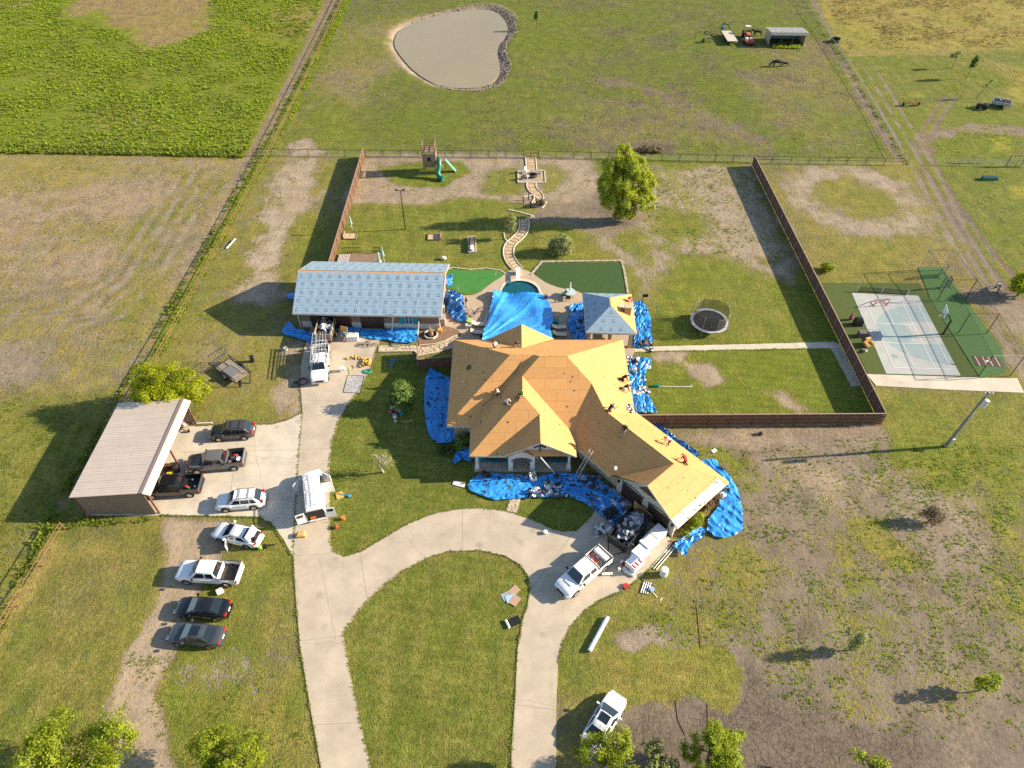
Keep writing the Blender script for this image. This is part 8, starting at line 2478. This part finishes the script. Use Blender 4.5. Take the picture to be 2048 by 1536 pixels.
MB().box((.4, .15, .18), (.4, .35, .3)).obj('engine', M_BLACK, bl)
MB().cyl((.5, .25, .15), (1.3, .4, .1), .06, n=8).obj('tube', M_BLACK, bl)
crate(441, 1184, 0, (.6, .45, .35), mat('white_pink_box', (.66, .58, .60), .6), 'small white crate on the grass beside the white pickup', 'crate', .6)
tag(MB().sph((0, 0, .2), .25, 10, 6).obj('dark_ball', M_SHING, loc=gp(1521, 869)), 'dark ball on the bare soil below the fence', 'ball')
tag(MB().cyl((0, 0, 0), (0, 0, .45), .3, n=10).obj('dark_stump', M_SHINGB, loc=gp(1447, 938)), 'dark cylinder standing at the edge of the fanned tarp', 'drum')
tag(MB().box((0, 0, .05), (.6, .4, .06), .6).obj('paper_sheet', M_TRIM, loc=gp(1428, 902)), 'white sheet lying in the weeds beyond the garage wing', 'sheet')
tag(MB().box((0, 0, .05), (1.3, .5, .08), -.3).obj('silver_sheet', M_SHEETW, loc=gp(918, 969)), 'silver membrane strip on the lawn left of the porch tarp', 'strip')
tag(MB().cyl((-1.0, 0, .1), (1.0, .4, .1), .12, n=8).obj('log', M_PWOOD, loc=gp(1362, 1083)), 'short log between the garage corner and the tarp tongue', 'log')
for k, (pts, lab) in enumerate((([(1393, 1210), (1397, 1250), (1401, 1293)], 'thin rusty drip line running up to the round grass patch'), ([(1351, 1400), (1356, 1440), (1370, 1470)], 'thin rusty drip line left of the cracked soil'), ([(1415, 1408), (1416, 1440), (1415, 1470)], 'thin rusty drip line right of the cracked soil'))):
    p0 = gp(*pts[0])
    tag(MB().tube([gp(*q) - p0 + Vector((0, 0, .02)) for q in pts], .03, 4).obj('drip_line', M_RUST, loc=p0), lab, 'hose')
# under and beside the carport
tc = thing('trash_can', 'black trash can at the middle carport post', 'trash can', gp(355, 942, .05))
MB().cyl((0, 0, 0), (0, 0, .9), .3, .36, 12).obj('bin', M_BLACK, tc)
MB().cyl((0, 0, .9), (0, 0, .98), .38, .2, 12).obj('lid', M_PLAST, tc)
crate(341, 948, .05, (.5, .4, .35), mat('bright_yellow', (.65, .50, .03), .5), 'yellow tool box in the mouth of the carport', 'tool_box')
crate(338, 938, .05, (.8, .7, .5), M_RUST, 'rusty brown machine beside the trash can', 'machine')
wbr = thing('wheelbarrow', 'wheelbarrow full of red and blue cans at the far carport post', 'wheelbarrow', gp(370, 858, .05), -.6)
MB().loft([[(-.5, -.3, .35), (.3, -.22, .3), (.3, .22, .3), (-.5, .3, .35)], [(-.7, -.42, .7), (.6, -.36, .65), (.6, .36, .65), (-.7, .42, .7)]]).obj('tray', M_GALV, wbr)
MB().cyl((.75, -.05, .2), (.75, .05, .2), .2, n=12).obj('wheel', M_TYRE, wbr)
MB().tube([(.75, .12, .2), (-.4, .3, .35), (-1.2, .3, .6)], .03, 5).tube([(.75, -.12, .2), (-.4, -.3, .35), (-1.2, -.3, .6)], .03, 5).obj('handle', M_PWOOD, wbr)
for k, c in enumerate((M_RED, mat('can_blue', (.03, .12, .45), .5), M_TRIM, M_ORANGE)):
    MB().cyl((-.4 + k * .25, .1 * (-1) ** k, .5), (-.4 + k * .25, .1 * (-1) ** k, .85), .13, n=10).obj('can', c, wbr)
lead('ladder', 'step ladder leaning at the far end of the carport', gp(368, 846, .05), gp(368, 846, .05) + Vector((-.6, .4, 2.1)))
tag(MB().box((0, 0, .9), (1.6, .9, .08), 0, .9).obj('glass_table_top', mat('pale_glass', (.35, .42, .42), .1), loc=gp(372, 840, .05)), 'pale glass top leaning under the far carport end', 'glass')
for u, v, lab in ((461, 490, 'white pipe lying against the rusty field fence'),):
    tag(MB().bar((-.3, -1.0, .1), (.5, 1.2, .3), .14).obj('white_pipe', M_TRIM, loc=gp(u, v)), lab, 'pipe')
# nails, scraps and cut-offs left on the sheathing
_r = random.Random(77)
mb = MB()
k = 0
while k < 60:
    x, y = _r.uniform(-5, 19), _r.uniform(37, 57)
    z = house_z(x, y)
    if z < 2:
        continue
    k += 1
    s = _r.uniform(.04, .15)
    a = _r.uniform(0, 6)
    q = [(x + s * math.cos(a + t) * (1 if i % 2 else .5), y + s * math.sin(a + t) * (1 if i % 2 else .5)) for i, t in enumerate((0, 1.4, 3.1, 4.6))]
    mb.face([(p, w, house_z(p, w) + .02) if house_z(p, w) > 2 else (p, w, z + .02) for p, w in q])
tag(mb.obj('roof_debris', M_SHING), kind='stuff')
# ------------------------------------------------------------------ people and cattle: one continuous skinned body each
M_SKIN = mat('skin', (.36, .19, .12), .6)
M_HAIR = mat('dark_hair', (.015, .012, .010), .8)
M_SHOE = mat('work_boot', (.06, .04, .025), .8)
def skinmesh(name, V, E, R, mats, regions, parent=None, loc=(0, 0, 0), rz=0.0, sub=1):
    me = bpy.data.meshes.new(name)
    me.from_pydata(V, E, [])
    o = bpy.data.objects.new(name, me)
    COL.objects.link(o)
    o.modifiers.new('Skin', 'SKIN')
    sv = me.skin_vertices[0].data
    for i, r in enumerate(R):
        sv[i].radius = (r, r)
    sv[0].use_root = True
    s = o.modifiers.new('Subdivision', 'SUBSURF')
    s.levels = s.render_levels = sub
    dg = bpy.context.evaluated_depsgraph_get()
    dg.update()
    m2 = bpy.data.meshes.new_from_object(o.evaluated_get(dg))
    o.modifiers.clear()
    o.data = m2
    bpy.data.meshes.remove(me)
    m2.name = name
    m2.materials.clear()
    for m in mats:
        m2.materials.append(m)
    A = [(Vector(V[a]), Vector(V[b]), rg) for (a, b), rg in zip(E, regions)]
    idx = []
    for p in m2.polygons:
        c = p.center
        best, bi = 1e9, 0
        for a, b, rg in A:
            d = b - a
            t = max(0, min(1, (c - a).dot(d) / max(d.length_squared, 1e-9)))
            q = (c - a - d * t).length
            if q < best:
                best, bi = q, rg
        idx.append(bi)
    m2.polygons.foreach_set('material_index', idx)
    m2.polygons.foreach_set('use_smooth', [True] * len(idx))
    o.location = loc
    o.rotation_euler.z = rz
    if parent:
        o.parent = parent
    return o
POSES = {
 'stand': dict(pel=(0, 0, .93), che=(0, .02, 1.34), nek=(0, .03, 1.48), hed=(0, .06, 1.62), kn=((-.11, .03, .49), (.12, .05, .49)), an=((-.12, -.03, .08), (.14, .0, .08)), el=((-.30, .02, 1.12), (.31, .06, 1.14)), ha=((-.30, .2, .92), (.28, .26, .98))),
 'walk': dict(pel=(0, 0, .92), che=(0, .08, 1.32), nek=(0, .13, 1.45), hed=(0, .19, 1.58), kn=((-.1, .22, .52), (.11, -.05, .48)), an=((-.11, .28, .08), (.12, -.38, .12)), el=((-.30, -.08, 1.1), (.31, .2, 1.12)), ha=((-.28, .06, .88), (.24, .42, 1.0))),
 'bend': dict(pel=(0, -.12, .86), che=(0, .28, 1.02), nek=(0, .42, 1.02), hed=(0, .56, .98), kn=((-.14, .04, .46), (.16, .08, .46)), an=((-.16, -.04, .08), (.18, .04, .08)), el=((-.28, .34, .76), (.28, .40, .78)), ha=((-.16, .5, .46), (.14, .56, .44))),
 'kneel': dict(pel=(0, -.10, .46), che=(0, .28, .70), nek=(0, .40, .78), hed=(0, .52, .82), kn=((-.14, .10, .08), (.15, .12, .08)), an=((-.13, -.34, .09), (.14, -.34, .09)), el=((-.29, .36, .46), (.29, .42, .5)), ha=((-.2, .60, .12), (.16, .62, .26))),
 'crouch': dict(pel=(0, -.12, .30), che=(0, .10, .68), nek=(0, .16, .82), hed=(0, .23, .96), kn=((-.18, .30, .42), (.2, .32, .42)), an=((-.15, .02, .08), (.17, .04, .08)), el=((-.30, .24, .50), (.31, .28, .52)), ha=((-.14, .46, .30), (.1, .5, .34))),
 'sit': dict(pel=(0, -.05, .14), che=(0, -.10, .56), nek=(0, -.08, .70), hed=(0, -.03, .84), kn=((-.15, .36, .36), (.17, .38, .34)), an=((-.15, .66, .09), (.18, .7, .09)), el=((-.29, .06, .36), (.30, .08, .38)), ha=((-.16, .30, .38), (.16, .32, .36)))}
def person(label, x, y, z, face, pose, shirt, pants, cap=None, zfun=None, sc=1.0, tool=None):
    p = POSES[pose]
    V, E, R, G = [], [], [], []
    def v(c, r):
        V.append(tuple(q * sc for q in c))
        R.append(r * sc * (1.22 if r > .03 else 1.0))
        return len(V) - 1
    def e(a, b, g):
        E.append((a, b))
        G.append(g)
    L = lambda a, b, t: tuple(a[i] + (b[i] - a[i]) * t for i in range(3))
    pel = v(p['pel'], .135)
    mid = v(L(p['pel'], p['che'], .5), .130)
    che = v(p['che'], .150)
    nek = v(p['nek'], .060)
    hed = v(p['hed'], .098)
    d = [p['hed'][i] - p['nek'][i] for i in range(3)]
    top = v(tuple(p['hed'][i] + d[i] * .62 for i in range(3)), .082)
    e(pel, mid, 0); e(mid, che, 0); e(che, nek, 2); e(nek, hed, 2); e(hed, top, 3)
    nose = v((p['hed'][0], p['hed'][1] + .105, p['hed'][2] - .01), .022)
    e(hed, nose, 2)
    for s in (0, 1):
        sg = -1 if s == 0 else 1
        sh = v((sg * .185, p['che'][1] + .01, p['che'][2] + .06), .072)
        el = v(p['el'][s], .052)
        wr = v(L(p['el'][s], p['ha'][s], .92), .034)
        pm = v(p['ha'][s], .040)
        e(che, sh, 0); e(sh, el, 0); e(el, wr, 2); e(wr, pm, 2)
        dd = Vector(p['ha'][s]) - Vector(p['el'][s])
        dd = dd.normalized() if dd.length else Vector((0, 1, 0))
        sd = dd.cross(Vector((0, 0, 1)))
        sd = sd.normalized() if sd.length > .1 else Vector((1, 0, 0))
        for k, (off, ln) in enumerate(((-.030, .070), (-.010, .085), (.010, .080), (.030, .065))):
            b0 = Vector(p['ha'][s]) + dd * .035 + sd * off
            f1 = v(tuple(b0 + dd * ln * .5), .010)
            f2 = v(tuple(b0 + dd * ln + Vector((0, 0, -.02))), .008)
            e(pm, f1, 2); e(f1, f2, 2)
        th = v(tuple(Vector(p['ha'][s]) - sd * sg * .055 + dd * .02), .010)
        e(pm, th, 2)
        hp = v((sg * .095 + p['pel'][0], p['pel'][1], p['pel'][2] - .03), .100)
        kn = v(p['kn'][s], .066)
        an = v(p['an'][s], .046)
        kd = Vector(p['an'][s]) - Vector(p['kn'][s])
        fw = Vector((0, .17, -.035)) if abs(kd.z) > .15 else Vector((0, -.13, -.03))
        to = v(tuple(Vector(p['an'][s]) + fw), .040)
        e(pel, hp, 1); e(hp, kn, 1); e(kn, an, 1); e(an, to, 4)
    # feet follow the slope they stand on
    if zfun:
        ca, sa = math.cos(face), math.sin(face)
        z0 = zfun(x, y)
        nv = []
        for q in V:
            wx, wy = x + q[0] * ca - q[1] * sa, y + q[0] * sa + q[1] * ca
            zz = zfun(wx, wy)
            dz = (zz - z0) if zz > 1 else 0
            nv.append((q[0], q[1], q[2] + dz * max(0, 1 - q[2] / .8)))
        V = nv
        z = z0
    t = thing('person', label, 'person', (x, y, z), face)
    skinmesh('body', V, E, R, [shirt, pants, M_SKIN, cap or M_HAIR, M_SHOE], G, t)
    if tool:
        h = Vector(p['ha'][1]) * sc
        MB().bar(h + Vector((0, -.1, .02)), h + Vector((0, .28, -.04)), .035).box(h + Vector((0, .3, -.05)), (.14, .06, .08)).obj('hammer', M_PWOOD, t)
    return t
C_NAVY = mat('navy_shirt', (.010, .016, .055), .8)
C_BLACK = mat('black_shirt', (.010, .010, .012), .8)
C_BLUE = mat('blue_jeans', (.03, .07, .16), .8)
C_GREYP = mat('grey_trousers', (.13, .14, .15), .8)
C_WHITE = mat('white_shirt', (.62, .60, .56), .8)
C_TAN = mat('tan_shirt', (.45, .32, .22), .8)
C_RED = mat('red_shirt', (.52, .018, .015), .8)
C_TEAL = mat('teal_shirt', (.01, .26, .28), .8)
C_GREEN = mat('green_vest', (.06, .28, .06), .8)
C_YEL = mat('yellow_green_shirt', (.22, .32, .05), .8)
C_BROWN = mat('brown_trousers', (.12, .075, .05), .8)
def on_roof(label, u, v, face, pose, shirt, pants, cap=None, tool=True, zz=5.0):
    p = gp(u, v, zz)
    for _ in range(12):
        h = house_z(p.x, p.y)
        p = gp(u, v, h if h > 1 else zz)
    return person(label, p.x, p.y, p.z, face, pose, shirt, pants, cap, house_z, 1.0, tool)
on_roof('roofer in tan shirt and blue jeans kneeling in the shaded roof valley', 996, 790, 1.4, 'crouch', C_TAN, C_BLUE)
on_roof('roofer in white shirt and grey trousers lying back on the shaded slope', 1012, 808, -2.2, 'kneel', C_WHITE, C_GREYP, C_WHITE)
on_roof('roofer in black and yellow sitting on the short ridge', 1042, 791, 2.4, 'sit', C_YEL, C_BLACK, tool=False)
on_roof('roofer in navy shirt crouching at the upper east eave', 1246, 761, -1.6, 'kneel', C_NAVY, C_BLACK)
on_roof('roofer in navy shirt and pale trousers crouching at the lower east eave', 1249, 780, -1.7, 'kneel', C_NAVY, C_WHITE)
on_roof('roofer in dark clothes kneeling where the wing ridge begins', 1219, 823, -.9, 'kneel', C_NAVY, C_BROWN)
on_roof('roofer in black shirt and green vest sitting astride the wing ridge', 1249, 861, 2.6, 'sit', C_BLACK, C_GREYP, tool=False)
on_roof('roofer in grey shirt walking along the wing slope dragging a board', 1337, 890, 1.2, 'bend', M_PALEC, C_BROWN)
on_roof('roofer in bright red shirt kneeling on the garage slope', 1369, 926, .4, 'kneel', C_RED, C_BLACK)
on_roof('roofer in black cap working at the back slope left of the rear gable', 990, 696, .2, 'crouch', C_WHITE, C_GREYP, C_BLACK)
on_roof('roofer in dark shirt bending beside the rear gable', 1036, 693, 2.8, 'crouch', C_BLACK, M_PALEC)
p = gp(1258, 603, 3.8)
def cab_z(x, y):
    o, u, v, n = frame_of(CF['e'])
    return o.z - (n.x * (x - o.x) + n.y * (y - o.y)) / n.z + .04
for _ in range(8):
    p = gp(1258, 603, cab_z(p.x, p.y))
person('roofer in red shirt and white trousers on the bare cabana slope', p.x, p.y, p.z, -2.9, 'crouch', C_RED, C_WHITE, None, cab_z)
tag(MB().box((0, 0, .12), (.35, 1.1, .16), .9, 0, .25).obj('nail_gun_case', mat('pale_case', (.55, .66, .70), .5), loc=(gp(1246, 614, 3.9).x, gp(1246, 614, 3.9).y, cab_z(gp(1246, 614, 3.9).x, gp(1246, 614, 3.9).y))), 'pale tool case lying on the bare cabana slope', 'case')
p = gp(692, 680, .06)
person('worker in teal shirt carrying an orange board on the workshop drive', p.x, p.y, .06, 2.9, 'walk', C_TEAL, C_BROWN)
tag(MB().box((0, 0, 0), (.9, .06, .7), 2.9, .25).obj('carried_board', M_OSB, loc=(p.x + .0, p.y + .2, 1.75)), 'orange board held up by the worker in teal', 'board')
p = gp(657, 698, .06)
person('worker in dark blue and red standing beside the work pickup bed', p.x, p.y, .06, 1.9, 'stand', C_NAVY, C_RED)
p = gp(933, 614, .07)
person('person in black top standing on the deck by the pink bicycles', p.x, p.y, .07, -1.2, 'stand', C_BLACK, M_PALEC)
p = gp(1094, 598, .07)
person('person in blue crouching at the pool tarp corner', p.x, p.y, .07, 2.2, 'crouch', mat('royal_blue_shirt', (.01, .06, .35), .8), C_NAVY)
# hoses dragged over the roof
def rhose(label, pts, m):
    P = []
    for u, v in pts:
        q = gp(u, v, 4.5)
        for _ in range(8):
            q = gp(u, v, max(2.0, house_z(q.x, q.y)))
        P.append(q + Vector((0, 0, .03)))
    tag(MB().tube([q - P[0] for q in P], .022, 4).obj('air_hose', m, loc=P[0]), label, 'hose')
rhose('dark air hose snaking down the shaded roof valley', [(1046, 722), (1030, 745), (1010, 765), (1000, 778), (985, 795), (965, 812)], M_BLACK)
# cattle
M_COW = mat('black_hide', (.012, .010, .009), .7)
def cow(label, u, v, rz, sc, graze):
    V, E, R = [], [], []
    def c(q, r):
        V.append(tuple(a * sc for a in q))
        R.append(r * sc)
        return len(V) - 1
    hip = c((0, -.75, 1.15), .30)
    bel = c((0, -.15, 1.05), .37)
    sho = c((0, .55, 1.12), .33)
    nek = c((0, .95, 1.25 if not graze else .95), .20)
    hd = c((0, 1.25, 1.38 if not graze else .55), .14)
    mz = c((0, 1.58, 1.18 if not graze else .15), .085)
    E += [(hip, bel), (bel, sho), (sho, nek), (nek, hd), (hd, mz)]
    rmp = c((0, -1.0, 1.18), .18)
    t1 = c((0, -1.12, .9), .035)
    t2 = c((0, -1.1, .45), .03)
    E += [(hip, rmp), (rmp, t1), (t1, t2)]
    for sg in (-1, 1):
        ea = c((sg * .24, 1.12, 1.45 if not graze else .68), .035)
        E.append((hd, ea))
        f1 = c((sg * .2, .55, .75), .12)
        f2 = c((sg * .2, .58, .42), .07)
        f3 = c((sg * .2, .55, .05), .06)
        E += [(sho, f1), (f1, f2), (f2, f3)]
        b1 = c((sg * .2, -.72, .78), .15)
        b2 = c((sg * .2, -.92, .48), .075)
        b3 = c((sg * .2, -.85, .05), .06)
        E += [(hip, b1), (b1, b2), (b2, b3)]
    t = thing('cow', label, 'cow', gp(u, v), rz)
    skinmesh('body', V, E, R, [M_COW], [0] * len(E), t)
cow('black cow walking between tractor and livestock shed', 1513, 72, math.radians(95), 1.05, False)
cow('black cow grazing in the open pasture', 1552, 133, math.radians(92), 1.05, True)
cow('black calf close behind the grazing cow', 1569, 132, math.radians(85), .62, False)
